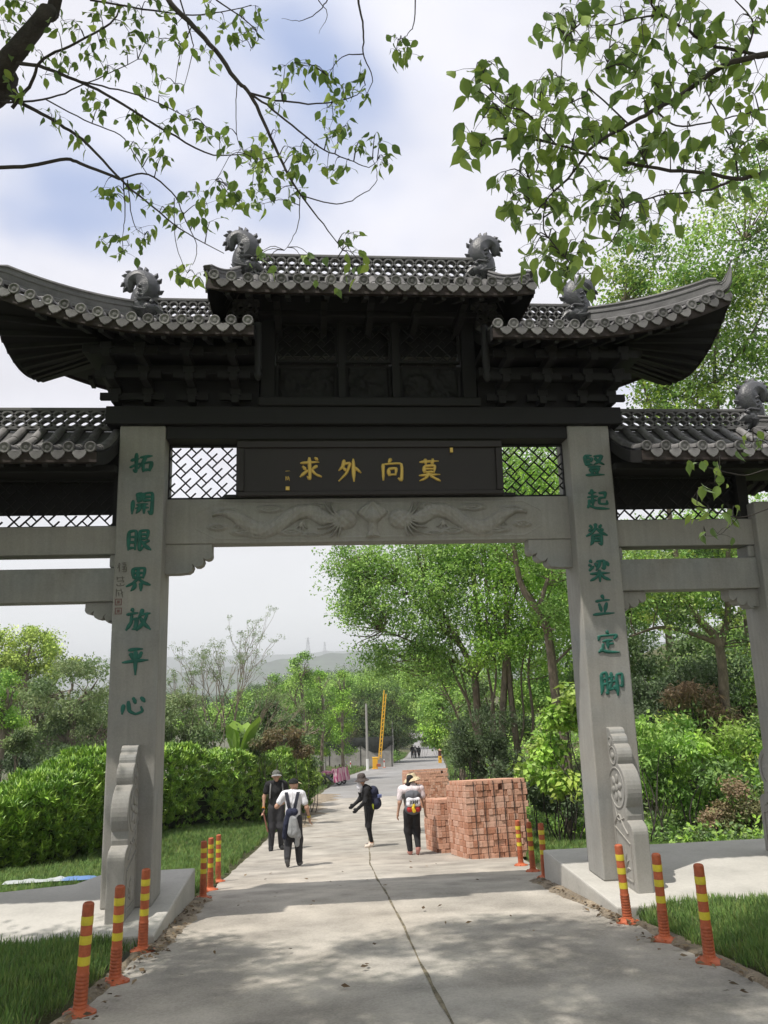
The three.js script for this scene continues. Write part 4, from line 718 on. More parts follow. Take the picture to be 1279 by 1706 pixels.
    for (const q of [-1, 1]) part('mirror', merge([tube([V(0.48, 1.02, q * 0.2), V(0.5, 1.25, q * 0.3)], 0.01, 5), new THREE.SphereGeometry(0.06, 8, 6).scale(1, 0.7, 0.3).translate(0.5, 1.28, q * 0.3)]), M.black, t);
    t.scale.setScalar(kk);
  };
  sc(551, 1284, 52, -0.5, 'scooter under a pale pink patterned cover on the verge', 1.0);
  sc(563, 1283, 53.5, -0.9, 'scooter with a hanging pink apron on the side of the barrier', 1.0);
  // crumpled sheet on the lawn behind the plinth
  const f = at(95, 1457, 12.2);
  const sheetMat = std({ vertexColors: true, roughness: 0.5 });
  const g = grid(40, 12, (u, v) => { const x = f.x - 0.75 + u * 1.4, z = f.z + 0.25 - v * 0.5 + 0.05 * Math.sin(u * 9); return V(x, land(x, z) + 0.11 + 0.07 * fbm(u * 9, v * 5, 3) * Math.sin(Math.PI * v), z); });
  const cc = []; for (let i = 0; i < g.attributes.position.count; i++) { const u = (i % 41) / 40, bl = smooth(0.58, 0.66, u + 0.1 * (fbm(u * 9, i * 0.03, 2) - 0.5)); cc.push(lerp(0.40, 0.10, bl), lerp(0.43, 0.2, bl), lerp(0.42, 0.42, bl)); } g.setAttribute('color', new THREE.Float32BufferAttribute(cc, 3));
  solo('plastic_sheet', g, sheetMat, 'crumpled white and blue plastic sheet lying in the lawn behind the plinth', 'plastic sheet');
  // power pylons on the skyline
  const pylon = (px, py, D, h, label) => { const o = at(px, py, D), t = thing('pylon', label, 'pylon', o, 0.4, 'power pylons on the far ridge'); const w = h * 0.12, list = []; const c = (y, k) => V(((k & 1) * 2 - 1) * w * (1 - 0.86 * y), y * h, ((k >> 1) * 2 - 1) * w * (1 - 0.86 * y)); const mt = std({ color: col(0.3, 0.31, 0.32), roughness: 0.6 }); for (let k = 0; k < 4; k++) list.push(bar(c(0, k), c(1, k), h * 0.012)); for (let j = 0; j < 8; j++) for (const [a, b] of [[0, 1], [1, 3], [3, 2], [2, 0]]) list.push(bar(c(j / 8, a), c((j + 1) / 8, b), h * 0.007), bar(c(j / 8, b), c((j + 1) / 8, a), h * 0.007)); part('tower', merge(list), mt, t); for (const y of [0.7, 0.82, 0.94]) part('cross_arm', merge([bar(V(-h * 0.14, y * h, 0), V(h * 0.14, y * h, 0), h * 0.01), bar(V(-h * 0.14, y * h, 0), V(0, (y + 0.05) * h, 0), h * 0.006), bar(V(h * 0.14, y * h, 0), V(0, (y + 0.05) * h, 0), h * 0.006)]), mt, t); };
  pylon(513, 1094, 2100, 52, 'hazy lattice pylon on the skyline above the saplings'); pylon(541, 1092, 2400, 42, 'smaller hazy lattice pylon nearer the tall trees');
}

// =====================================================================================
// people: one continuous body each, from tapered bones joined by a smooth minimum
// =====================================================================================
function netMesh(f, lo, hi, cell) {   // surface nets over a signed distance f
  const n = [0, 1, 2].map((i) => Math.ceil((hi[i] - lo[i]) / cell) + 1), [nx, ny, nz] = n, val = new Float32Array(nx * ny * nz), id = (i, j, k) => (k * ny + j) * nx + i;
  for (let k = 0; k < nz; k++) for (let j = 0; j < ny; j++) for (let i = 0; i < nx; i++) val[id(i, j, k)] = f(lo[0] + i * cell, lo[1] + j * cell, lo[2] + k * cell);
  const vid = new Int32Array(nx * ny * nz).fill(-1), pos = [], idx = [], E = [[0, 1], [2, 3], [4, 5], [6, 7], [0, 2], [1, 3], [4, 6], [5, 7], [0, 4], [1, 5], [2, 6], [3, 7]];
  for (let k = 0; k < nz - 1; k++) for (let j = 0; j < ny - 1; j++) for (let i = 0; i < nx - 1; i++) {
    const c = []; let m = 0; for (let q = 0; q < 8; q++) { const v = val[id(i + (q & 1), j + ((q >> 1) & 1), k + (q >> 2))]; c.push(v); if (v < 0) m |= 1 << q; }
    if (m === 0 || m === 255) continue;
    let x = 0, y = 0, z = 0, w = 0;
    for (const [a, b] of E) if ((c[a] < 0) !== (c[b] < 0)) { const t = c[a] / (c[a] - c[b]); x += lerp(a & 1, b & 1, t); y += lerp((a >> 1) & 1, (b >> 1) & 1, t); z += lerp(a >> 2, b >> 2, t); w++; }
    vid[id(i, j, k)] = pos.length / 3; pos.push(lo[0] + (i + x / w) * cell, lo[1] + (j + y / w) * cell, lo[2] + (k + z / w) * cell);
  }
  const quad = (a, b, c, d, flip) => { if (a < 0 || b < 0 || c < 0 || d < 0) return; flip ? idx.push(a, c, b, b, c, d) : idx.push(a, b, c, c, b, d); };
  for (let k = 1; k < nz - 1; k++) for (let j = 1; j < ny - 1; j++) for (let i = 1; i < nx - 1; i++) {
    const s = val[id(i, j, k)] < 0;
    if (s !== val[id(i + 1, j, k)] < 0) quad(vid[id(i, j - 1, k - 1)], vid[id(i, j, k - 1)], vid[id(i, j - 1, k)], vid[id(i, j, k)], !s);
    if (s !== val[id(i, j + 1, k)] < 0) quad(vid[id(i - 1, j, k - 1)], vid[id(i, j, k - 1)], vid[id(i - 1, j, k)], vid[id(i, j, k)], s);
    if (s !== val[id(i, j, k + 1)] < 0) quad(vid[id(i - 1, j - 1, k)], vid[id(i, j - 1, k)], vid[id(i - 1, j, k)], vid[id(i, j, k)], !s);
  }
  const g = new THREE.BufferGeometry(); g.setAttribute('position', new THREE.Float32BufferAttribute(pos, 3)); g.setIndex(idx); g.computeVertexNormals(); g.setAttribute('uv', new THREE.Float32BufferAttribute(new Float32Array(pos.length / 3 * 2), 2)); return g;
}
function capsules(list, k) {   // list: [ax, ay, az, bx, by, bz, ra, rb, squashZ?]
  const L = list.map((c) => { const [a, b, ra, rb, k2] = c; const d = b.clone().sub(a); return { a, d, ll: Math.max(1e-9, d.lengthSq()), ra, rb, k2 }; });
  return (x, y, z) => { let r = 1e3; for (const c of L) { const px = x - c.a.x, py = y - c.a.y, pz = z - c.a.z, t = clamp((px * c.d.x + py * c.d.y + pz * c.d.z) / c.ll), qx = px - c.d.x * t, qy = py - c.d.y * t, qz = pz - c.d.z * t, s = c.k2 ?? 1; const v = Math.sqrt(qx * qx + qy * qy + qz * qz * s * s) - lerp(c.ra, c.rb, t); const h = Math.max(k - Math.abs(r - v), 0) / k; r = Math.min(r, v) - h * h * k * 0.25; } return r; };
}
function boundsOf(list, pad) { const lo = [9, 9, 9], hi = [-9, -9, -9]; for (const [a, b, ra, rb] of list) for (const [p, r] of [[a, ra], [b, rb]]) p.toArray().forEach((v, i) => { lo[i] = Math.min(lo[i], v - r - pad); hi[i] = Math.max(hi[i], v + r + pad); }); return [lo, hi]; }
const skinMesh = (list, k, cell) => { const [lo, hi] = boundsOf(list, cell * 2.5); return uvBox(netMesh(capsules(list, k), lo, hi, cell)); };
const foldTex = tex(256, (u, v) => 0.5 + 0.9 * (fbm(u * 9 + 0.8 * fbm(u * 4, v * 4, 3, 4), v * 4, 4, 0) - 0.5), false, 1 / 0.6);
const clothMat = (c, rough = 0.9, amp = 0.18) => std({ map: mottle(c, amp, { cells: 5, m: 0.4, size: 64, fine: 32 }), roughness: rough, bumpMap: foldTex, bumpScale: 0.035 });
const skinMat = std({ color: col(0.46, 0.27, 0.19), roughness: 0.6 });
function handBones(wr, dir, side, curl) {   // palm and five fingers from the wrist; side: direction of the thumb
  const d = dir.clone().normalize(), s = side.clone().sub(d.clone().multiplyScalar(side.dot(d))).normalize(), n = d.clone().cross(s), B = [], P = (u, v, w) => wr.clone().addScaledVector(d, u).addScaledVector(s, v).addScaledVector(n, w);
  B.push([P(-0.02, 0, 0), P(0.03, 0, 0), 0.027, 0.026], [P(0.03, 0.018, 0), P(0.085, 0.026, 0), 0.019, 0.014], [P(0.03, 0, 0), P(0.09, 0.006, 0), 0.019, 0.014], [P(0.03, -0.018, 0), P(0.083, -0.018, 0), 0.018, 0.013]);
  [[0.03, 0.070], [0.011, 0.078], [-0.009, 0.072], [-0.027, 0.056]].forEach(([v, L], i) => { const a = P(0.085 - (i === 3 ? 0.012 : 0), v, 0), c = Math.cos(curl), sn = Math.sin(curl), b = a.clone().addScaledVector(d, L * 0.5 * Math.cos(curl * 0.5)).addScaledVector(n, L * 0.5 * Math.sin(curl * 0.5)), e = b.clone().addScaledVector(d, L * 0.5 * c).addScaledVector(n, L * 0.5 * sn); B.push([a, b, 0.0095, 0.0085], [b, e, 0.0085, 0.007]); });
  const t0 = P(0.02, 0.026, 0.004), t1 = P(0.055, 0.052, 0.012), t2 = P(0.085, 0.056, 0.02); B.push([t0, t1, 0.013, 0.0105], [t1, t2, 0.0105, 0.008]); return B;
}
// j: joints in metres for a 1.70 m figure, facing +z, its own left is +x
function person(label, foot, turn, height, j, wear, group) {
  const g = thing('person', label, 'person', foot, turn, group); g.scale.setScalar(height / 1.70);
  const { pel = V(0, 0.93, 0), chest, neck, head, sh, el, wri, hip, kn, an, toe } = j;
  const torso = [[pel, pel.clone().lerp(chest, 0.55), 0.135, 0.12, 1.25], [pel.clone().lerp(chest, 0.5), chest, 0.125, 0.145, 1.3], [sh[0].clone().lerp(sh[1], 0.18), sh[1].clone().lerp(sh[0], 0.18), 0.075, 0.075], [chest, neck, 0.12, 0.055]];
  const arm = (i) => [[sh[i], el[i], 0.05, 0.039], [el[i], wri[i], 0.039, 0.026]];
  const leg = (i) => [[hip[i], kn[i], 0.085, 0.056], [kn[i], an[i], 0.056, 0.036]];
  const foots = (i) => [[an[i], an[i].clone().lerp(toe[i], 0.25), 0.04, 0.042], [an[i].clone().lerp(toe[i], 0.05).add(V(0, -0.035, 0)), toe[i], 0.036, 0.028]];
  const fwd = head.f ?? V(0, 0, 1), hr = V(fwd.z, 0, -fwd.x), HP = (a, b, c) => head.clone().addScaledVector(hr, a).add(V(0, b, 0)).addScaledVector(fwd, c);
  const skull = [[HP(0, 0.035, -0.012), HP(0, 0.02, 0.0), 0.088, 0.088], [HP(0, 0.0, 0.02), HP(0, -0.075, 0.045), 0.072, 0.045], [HP(0, 0.02, 0.085), HP(0, -0.02, 0.103), 0.012, 0.016], [HP(0.03, -0.055, 0.075), HP(-0.03, -0.055, 0.075), 0.012, 0.012]];
  for (const q of [-1, 1]) skull.push([HP(q * 0.084, 0.015, 0), HP(q * 0.09, -0.02, 0), 0.014, 0.012], [HP(q * 0.05, 0.035, 0.066), HP(q * 0.02, 0.035, 0.078), 0.012, 0.012]);
  const neckB = [[neck.clone().add(V(0, -0.04, 0)), HP(0, -0.05, -0.015), 0.052, 0.05]];
  const all = [...torso, ...arm(0), ...arm(1), ...leg(0), ...leg(1), ...foots(0), ...foots(1), ...neckB];
  const hands = [0, 1].map((i) => handBones(wri[i], wri[i].clone().sub(el[i]), V(i ? 0.35 : -0.35, 0, 1), 0.75));
  const geoms = [skinMesh(all, 0.05, 0.02), skinMesh(skull, 0.03, 0.008), ...hands.map((h) => skinMesh(h, 0.008, 0.0045))];
  part('body', merge(geoms), skinMat, g);
  const puff = (list, r) => list.map(([a, b, ra, rb, k]) => [a, b, ra + r, rb + r, k]);
  const cut = (b, t) => [b[0], b[0].clone().lerp(b[1], t), b[2], lerp(b[2], b[3], t), b[4]];
  // shirt with sleeves, trousers, shoes
  const sl = wear.sleeve; const sleeves = [0, 1].flatMap((i) => (sl <= 1 ? [cut(arm(i)[0], sl)] : [arm(i)[0], cut(arm(i)[1], sl - 1)]));
  part('shirt', skinMesh([...puff(torso.slice(1), 0.02), ...puff([[pel.clone().add(V(0, 0.02, 0)), pel.clone().lerp(chest, 0.5), 0.14, 0.125, 1.22]], 0.02), ...puff(sleeves, sl > 1.2 ? 0.014 : 0.026)], 0.05, 0.018), wear.shirt, g);
  part('trousers', skinMesh([[pel, pel.clone().add(V(0, 0.06, 0)), 0.15, 0.145, 1.2], ...[0, 1].flatMap((i) => { const [a, b] = leg(i); return [[a[0], a[1], a[2] + 0.022, a[3] + wear.loose, a[4]], [b[0], b[0].clone().lerp(b[1], 0.96), b[2] + wear.loose, b[3] + wear.loose * 0.8]]; })], 0.05, 0.018), wear.trousers, g);
  for (const i of [0, 1]) part('shoe', skinMesh(puff(foots(i), 0.012), 0.03, 0.011), wear.shoes, g);
  return { g, HP, skull, fwd };
}
const P4 = (l, r) => [V(...l), V(...r)];
const brimHat = (k, wide, crown) => lathe([[0, crown], [0.06, crown], [0.095, crown * 0.82], [0.108, crown * 0.35], [0.112, 0.0], [wide * 0.8, -0.018], [wide, -0.045], [wide, -0.052], [0.11, -0.012]], 22);
const hk = { dark: clothMat([0.025, 0.025, 0.028]), grey: clothMat([0.22, 0.22, 0.22]), white: clothMat([0.72, 0.72, 0.76], 0.85, 0.08), black: clothMat([0.014, 0.014, 0.016]), navy: clothMat([0.018, 0.022, 0.05]), brown: clothMat([0.075, 0.06, 0.055]), beige: clothMat([0.62, 0.52, 0.34]), olive: clothMat([0.13, 0.135, 0.12]), hair: clothMat([0.015, 0.013, 0.012]), pinkShoe: clothMat([0.52, 0.25, 0.22]), shoeWhite: clothMat([0.66, 0.58, 0.5]), shoeGrey: clothMat([0.12, 0.12, 0.125]), orange: clothMat([0.75, 0.33, 0.03]), yellow: clothMat([0.75, 0.55, 0.04]), pinkish: clothMat([0.74, 0.66, 0.68], 0.9, 0.08), red: clothMat([0.42, 0.035, 0.035]), charcoal: clothMat([0.035, 0.035, 0.04]) };
const cap = (g, HP, fwd, crownMat, brimMat, name = 'cap', brimLen = 0.09) => { const c = HP(0, 0.045, -0.008); const m = part(name, new THREE.SphereGeometry(0.103, 18, 10, 0, Math.PI * 2, 0, Math.PI * 0.52).scale(0.96, 0.92, 1.08), crownMat, g); m.position.copy(c); m.rotation.y = Math.atan2(fwd.x, fwd.z); const b = part('brim', grid(14, 4, (u, v) => { const a = (u - 0.5) * 1.9, r = 0.1 + v * brimLen * 0.8; return V(Math.sin(a) * r * 0.9, 0.01 - v * v * 0.03 - 0.02 * Math.sin(a) ** 2, Math.cos(a) * r * 1.08); }), brimMat, m); b.material.side = THREE.DoubleSide; return m; };
function wristband(g, p, d, r, mat) { const m = part('wristband', lathe([[r, -0.02], [r + 0.008, -0.015], [r + 0.008, 0.015], [r, 0.02]], 14), mat, g); m.position.copy(p); m.quaternion.setFromUnitVectors(V(0, 1, 0), d.clone().normalize()); }
function heightAt(foot, py) { let lo = 0.5, hi = 2.6; for (let i = 0; i < 40; i++) { const m = (lo + hi) / 2; if (project(foot.clone().add(V(0, m, 0)))[1] > py) lo = m; else hi = m; } return lo; }

{ // man in black walking up towards the gate
  const f = gnd(460, 1416), H = heightAt(f, 1284);
  const { g, HP, fwd } = person('man in black T-shirt, dark trousers and grey cap walking towards the gateway', f, 0.12, H, { chest: V(0, 1.26, 0.01), neck: V(0, 1.44, 0.0), head: V(0, 1.585, 0.02), sh: P4([0.185, 1.40, 0], [-0.185, 1.40, 0]), el: P4([0.27, 1.14, -0.02], [-0.27, 1.14, -0.02]), wri: P4([0.24, 0.95, 0.13], [-0.29, 0.90, 0.06]), hip: P4([0.085, 0.9, 0], [-0.085, 0.9, 0]), kn: P4([0.10, 0.50, 0.06], [-0.1, 0.5, 0.03]), an: P4([0.11, 0.10, -0.06], [-0.12, 0.085, 0.05]), toe: P4([0.13, 0.03, 0.07], [-0.14, 0.03, 0.2]) }, { sleeve: 0.55, shirt: hk.black, trousers: hk.charcoal, shoes: hk.black, loose: 0.03 });
  cap(g, HP, fwd, hk.olive, hk.grey); wristband(g, V(-0.287, 0.92, 0.05), V(-0.02, -0.24, 0.08), 0.03, hk.orange);
  part('shoulder_strap', merge([tube(curve([V(-0.13, 1.47, -0.05), V(-0.13, 1.45, 0.06), V(-0.14, 1.3, 0.12), V(-0.15, 1.12, 0.11)], 8), 0.018, 5), tube(curve([V(0.13, 1.47, -0.05), V(0.13, 1.45, 0.06), V(0.14, 1.3, 0.12), V(0.15, 1.12, 0.11)], 8), 0.018, 5)]), hk.grey, g);
  const st = thing('walking_stick', 'thin walking stick carried at the side of the man in black', 'walking stick', f.clone(), 0.12); st.scale.setScalar(H / 1.7); part('shaft', tube([V(-0.30, 0.86, 0.12), V(-0.20, 0.42, 0.16)], 0.016, 6), std({ color: col(0.28, 0.12, 0.09), roughness: 0.5 }), st); part('grip', tube([V(-0.305, 0.93, 0.11), V(-0.298, 0.84, 0.121)], 0.02, 6), M.black, st);
}
{ // man in white T-shirt walking away
  const f = gnd(488, 1444), H = heightAt(f, 1298);
  const { g, HP, fwd } = person('man in white T-shirt and cap walking away beside the man in black', f, Math.PI - 0.1, H, { chest: V(0, 1.25, 0.04), neck: V(0, 1.43, 0.05), head: Object.assign(V(-0.01, 1.57, 0.08), { f: V(-0.45, 0, 0.9).normalize() }), sh: P4([0.19, 1.39, 0.03], [-0.19, 1.39, 0.03]), el: P4([0.33, 1.17, -0.02], [-0.29, 1.13, 0.0]), wri: P4([0.24, 1.2, 0.2], [-0.33, 0.90, 0.08]), hip: P4([0.085, 0.9, 0], [-0.085, 0.9, 0]), kn: P4([0.10, 0.52, 0.02], [-0.10, 0.5, 0.1]), an: P4([0.09, 0.20, -0.2], [-0.12, 0.085, 0.06]), toe: P4([0.09, 0.06, -0.12], [-0.14, 0.03, 0.21]) }, { sleeve: 0.6, shirt: hk.white, trousers: hk.charcoal, shoes: hk.shoeGrey, loose: 0.036 });
  cap(g, HP, fwd, hk.black, hk.beige, 'cap', 0.1); wristband(g, V(-0.322, 0.95, 0.064), V(-0.04, -0.23, 0.08), 0.031, hk.yellow);
  const b = thing('chest_pack', 'dark strap pack with a grey jacket hanging from it on the man in white', 'bag', f.clone(), Math.PI - 0.1); b.scale.setScalar(H / 1.7);
  part('strap', merge([grid(8, 10, (u, v) => V(0.125 - v * 0.08 + (u - 0.5) * 0.07, 1.455 - v * 0.36, -0.075 - 0.055 * Math.sin(v * 2.2))), grid(8, 10, (u, v) => V(-0.125 + v * 0.08 + (u - 0.5) * 0.07, 1.455 - v * 0.36, -0.075 - 0.055 * Math.sin(v * 2.2)), true)]), std({ color: col(0.02, 0.022, 0.035), roughness: 0.8, side: THREE.DoubleSide }), b);
  part('pack', skinMesh([[V(0.05, 1.08, -0.15), V(-0.06, 1.08, -0.15), 0.07, 0.07], [V(0.12, 0.85, -0.16), V(0.04, 1.05, -0.16), 0.06, 0.07], [V(0.14, 0.76, -0.16), V(0.15, 0.6, -0.15), 0.05, 0.05]], 0.05, 0.014), hk.navy, b);
  part('jacket', skinMesh([[V(0.0, 0.98, -0.2), V(-0.02, 0.7, -0.19), 0.05, 0.11, 1.6], [V(-0.06, 0.95, -0.19), V(-0.13, 0.62, -0.17), 0.05, 0.06], [V(-0.12, 0.7, -0.16), V(-0.1, 0.45, -0.13), 0.05, 0.05]], 0.04, 0.014), clothMat([0.30, 0.31, 0.32]), b);
}
{ // woman in black, in profile, leaning forward
  const f = gnd(615, 1411), H = heightAt(f, 1291);
  const T = -1.35, { g, HP, fwd } = person('woman all in black with dark sun hat and white face cover standing sideways', f, T, H, { pel: V(0, 0.92, -0.02), chest: V(0, 1.23, 0.05), neck: V(0, 1.41, 0.10), head: Object.assign(V(0, 1.55, 0.16), { f: V(0.25, 0, 0.97).normalize() }), sh: P4([0.165, 1.37, 0.07], [-0.165, 1.37, 0.07]), el: P4([0.2, 1.1, 0.14], [-0.2, 1.1, 0.16]), wri: P4([0.12, 0.93, 0.31], [-0.1, 1.0, 0.34]), hip: P4([0.08, 0.88, -0.02], [-0.08, 0.88, -0.02]), kn: P4([0.085, 0.49, 0.03], [-0.08, 0.49, -0.0]), an: P4([0.085, 0.085, -0.04], [-0.08, 0.085, -0.1]), toe: P4([0.09, 0.03, 0.11], [-0.085, 0.03, 0.05]) }, { sleeve: 1.95, shirt: hk.black, trousers: hk.black, shoes: hk.shoeWhite, loose: 0.008 });
  const h = part('sun_hat', brimHat(1, 0.185, 0.13), hk.brown, g); h.position.copy(HP(0, 0.07, 0)); h.rotation.x = 0.1;
  part('face_cover', skinMesh([[HP(0, 0.0, 0.075), HP(0, -0.12, 0.06), 0.055, 0.075], [HP(0, -0.12, 0.05), HP(0, -0.2, 0.05), 0.07, 0.06]], 0.03, 0.012), hk.white, g);
  part('glove', skinMesh(handBones(V(0.12, 0.93, 0.31), V(-0.08, -0.17, 0.17), V(-0.35, 0, 1), 0.75).map(([a, b, r, q]) => [a, b, r + 0.005, q + 0.005]), 0.008, 0.006), hk.black, g); part('glove', skinMesh(handBones(V(-0.1, 1.0, 0.34), V(0.1, -0.1, 0.18), V(0.35, 0, 1), 0.75).map(([a, b, r, q]) => [a, b, r + 0.005, q + 0.005]), 0.008, 0.006), hk.black, g);
  part('knee_patch', box(0.07, 0.12, 0.44, 0.5, 0.07, 0.1, 0.01), hk.grey, g);
  const b = thing('backpack', 'navy backpack with yellow tag on the woman in black', 'backpack', f.clone(), T, 'backpacks worn by the walkers'); b.scale.setScalar(H / 1.7);
  part('bag', skinMesh([[V(0.06, 1.3, -0.13), V(-0.06, 1.3, -0.13), 0.1, 0.1], [V(0.07, 1.02, -0.19), V(-0.07, 1.02, -0.19), 0.12, 0.12], [V(0, 1.3, -0.13), V(0, 1.0, -0.19), 0.13, 0.14]], 0.06, 0.014), hk.navy, b);
  part('strap', merge([0.12, -0.12].map((x) => tube(curve([V(x * 0.8, 1.36, -0.1), V(x, 1.46, 0.04), V(x * 1.1, 1.32, 0.2), V(x * 1.2, 1.12, 0.13), V(x, 0.98, -0.06)], 12), 0.02, 6))), hk.black, b);
  part('tag', skinMesh([[V(0.13, 1.0, -0.08), V(0.14, 0.88, -0.06), 0.03, 0.035]], 0.02, 0.01), clothMat([0.55, 0.62, 0.05]), b); part('logo', box(0.15, 0.185, 1.16, 1.24, -0.3, -0.2, 0.006), clothMat([0.16, 0.2, 0.42]), b);
}
{ // woman with pale shawl and straw sun hat walking away
  const f = gnd(688, 1424), H = heightAt(f, 1290);
  const T = Math.PI + 0.05, { g, HP, fwd } = person('woman in straw visor hat, pale shawl and black trousers walking away', f, T, H, { chest: V(0, 1.25, 0.02), neck: V(0, 1.42, 0.02), head: Object.assign(V(-0.02, 1.56, 0.05), { f: V(-0.6, 0, 0.8).normalize() }), sh: P4([0.18, 1.38, 0], [-0.18, 1.38, 0]), el: P4([0.27, 1.12, -0.04], [-0.28, 1.12, -0.03]), wri: P4([0.31, 0.88, 0.02], [-0.31, 0.88, 0.02]), hip: P4([0.085, 0.9, 0], [-0.085, 0.9, 0]), kn: P4([0.09, 0.5, 0.06], [-0.1, 0.5, 0.02]), an: P4([0.06, 0.085, 0.0], [-0.09, 0.19, -0.17]), toe: P4([0.07, 0.03, 0.14], [-0.09, 0.05, -0.1]) }, { sleeve: 0.5, shirt: hk.grey, trousers: hk.black, shoes: hk.pinkShoe, loose: 0.03 });
  const m = part('sun_hat', lathe([[0.06, 0.1], [0.09, 0.085], [0.108, 0.03], [0.112, 0], [0.16, -0.02], [0.2, -0.06], [0.2, -0.066], [0.108, -0.01]], 22).scale(1, 1, 1), hk.beige, g); m.position.copy(HP(0, 0.06, 0.02)); m.rotation.set(0.05, 0, -0.2);
  part('hair', skinMesh([[HP(0, 0.06, -0.03), HP(0, 0.02, -0.05), 0.088, 0.085], [HP(0, 0.05, -0.12), HP(0.0, -0.06, -0.15), 0.045, 0.045], [HP(0, -0.06, -0.15), HP(0, -0.14, -0.14), 0.045, 0.02]], 0.03, 0.011), hk.hair, g);
  part('shawl', skinMesh([[V(0.2, 1.38, 0), V(0, 1.45, 0), 0.085, 0.085], [V(-0.2, 1.38, 0), V(0, 1.45, 0), 0.085, 0.085], [V(0.22, 1.38, -0.01), V(0.26, 1.2, -0.02), 0.08, 0.07], [V(-0.22, 1.38, -0.01), V(-0.25, 1.24, -0.02), 0.08, 0.075], [V(0.1, 1.38, -0.07), V(-0.1, 1.38, -0.07), 0.085, 0.085]], 0.05, 0.015), hk.pinkish, g);
  const b = thing('backpack', 'grey, white and red backpack with a yellow toy on the woman in the shawl', 'backpack', f.clone(), T, 'backpacks worn by the walkers'); b.scale.setScalar(H / 1.7);
  part('bag', skinMesh([[V(0.08, 1.28, -0.19), V(-0.08, 1.28, -0.19), 0.09, 0.09], [V(0.09, 1.0, -0.2), V(-0.09, 1.0, -0.2), 0.1, 0.1], [V(0, 1.25, -0.19), V(0, 1.0, -0.2), 0.12, 0.13]], 0.05, 0.014), clothMat([0.10, 0.105, 0.12]), b);
  part('white_pocket', skinMesh([[V(0.1, 1.19, -0.27), V(-0.1, 1.19, -0.27), 0.06, 0.06], [V(0.1, 1.11, -0.28), V(-0.1, 1.11, -0.28), 0.06, 0.06]], 0.03, 0.012), hk.white, b);
  part('red_pocket', skinMesh([[V(0.09, 1.0, -0.27), V(-0.09, 1.0, -0.27), 0.065, 0.065]], 0.03, 0.012), hk.red, b);
  part('toy', skinMesh([[V(0.02, 1.03, -0.34), V(0.0, 0.97, -0.34), 0.035, 0.04], [V(0, 1.08, -0.34), V(0.0, 1.1, -0.34), 0.03, 0.025]], 0.02, 0.009), hk.yellow, b);
  const ls = [[[0.09, 0.02], [0.065, 0.1], [0.04, 0.02]], [[0.02, 0.02], [0.02, 0.1], [-0.01, 0.06], [0.02, 0.02]], [[-0.03, 0.02], [-0.035, 0.1], [-0.055, 0.05], [-0.075, 0.1], [-0.08, 0.02]]].map((l) => tube(l.map(([x, y]) => V(x, 1.10 + y, -0.342)), 0.009, 4)); part('lettering', merge(ls), hk.black, b);
  part('strap', merge([0.1, -0.1].map((x) => tube(curve([V(x, 1.36, -0.14), V(x * 1.2, 1.49, -0.02), V(x * 1.3, 1.34, 0.13), V(x * 1.4, 1.1, 0.1), V(x, 0.98, -0.1)], 12), 0.02, 6))), hk.black, b);
}
// walkers far down the road
{
  const J = (k) => ({ chest: V(0, 1.25, 0.01), neck: V(0, 1.43, 0.0), head: V(0, 1.575, 0.02), sh: P4([0.18, 1.39, 0], [-0.18, 1.39, 0]), el: P4([0.25, 1.14, -0.02], [-0.25, 1.14, 0]), wri: P4([0.25, 0.9, 0.06 * k], [-0.26, 0.9, 0.06]), hip: P4([0.085, 0.9, 0], [-0.085, 0.9, 0]), kn: P4([0.09, 0.5, 0.05 * k], [-0.09, 0.5, 0.02]), an: P4([0.1, 0.09, 0.1 * k], [-0.1, 0.085, -0.06 * k]), toe: P4([0.11, 0.03, 0.1 * k + 0.14], [-0.11, 0.03, 0.09]) });
  for (const [px, py, top, label, k, T] of [[687, 1263, 1241, 'far walker in dark clothes on the bend, next to a companion with a bag', 1, 3.0], [692, 1263.5, 1242, 'far walker in black carrying a small grey bag on the bend', -1, 3.3], [698, 1263, 1243, 'far walker in a long black coat on the bend', 1, 3.1]]) {
    const f = gnd(px, py), { g, HP } = person(label, f, T, heightAt(f, top), J(k), { sleeve: 1.9, shirt: hk.black, trousers: label.includes('coat') ? hk.black : hk.dark, shoes: hk.black, loose: 0.03 }, 'walkers far down the road');
    part('hair', skinMesh([[HP(0, 0.05, -0.02), HP(0, 0.0, -0.035), 0.092, 0.085]], 0.03, 0.02), hk.hair, g);
    if (label.includes('coat')) part('coat', skinMesh([[V(0, 1.2, 0), V(0, 0.75, 0), 0.18, 0.24, 1.3]], 0.03, 0.025), hk.black, g);
    if (label.includes('grey bag')) { const b = thing('shoulder_bag', 'small grey bag on the back of a far walker', 'bag', f.clone(), T); part('bag', skinMesh([[V(0.05, 1.2, -0.17), V(-0.05, 1.05, -0.18), 0.1, 0.1]], 0.02, 0.02), hk.grey, b); part('strap', tube([V(0.1, 1.4, -0.12), V(-0.05, 1.1, -0.2)], 0.02, 5), hk.black, b); }
  }
}

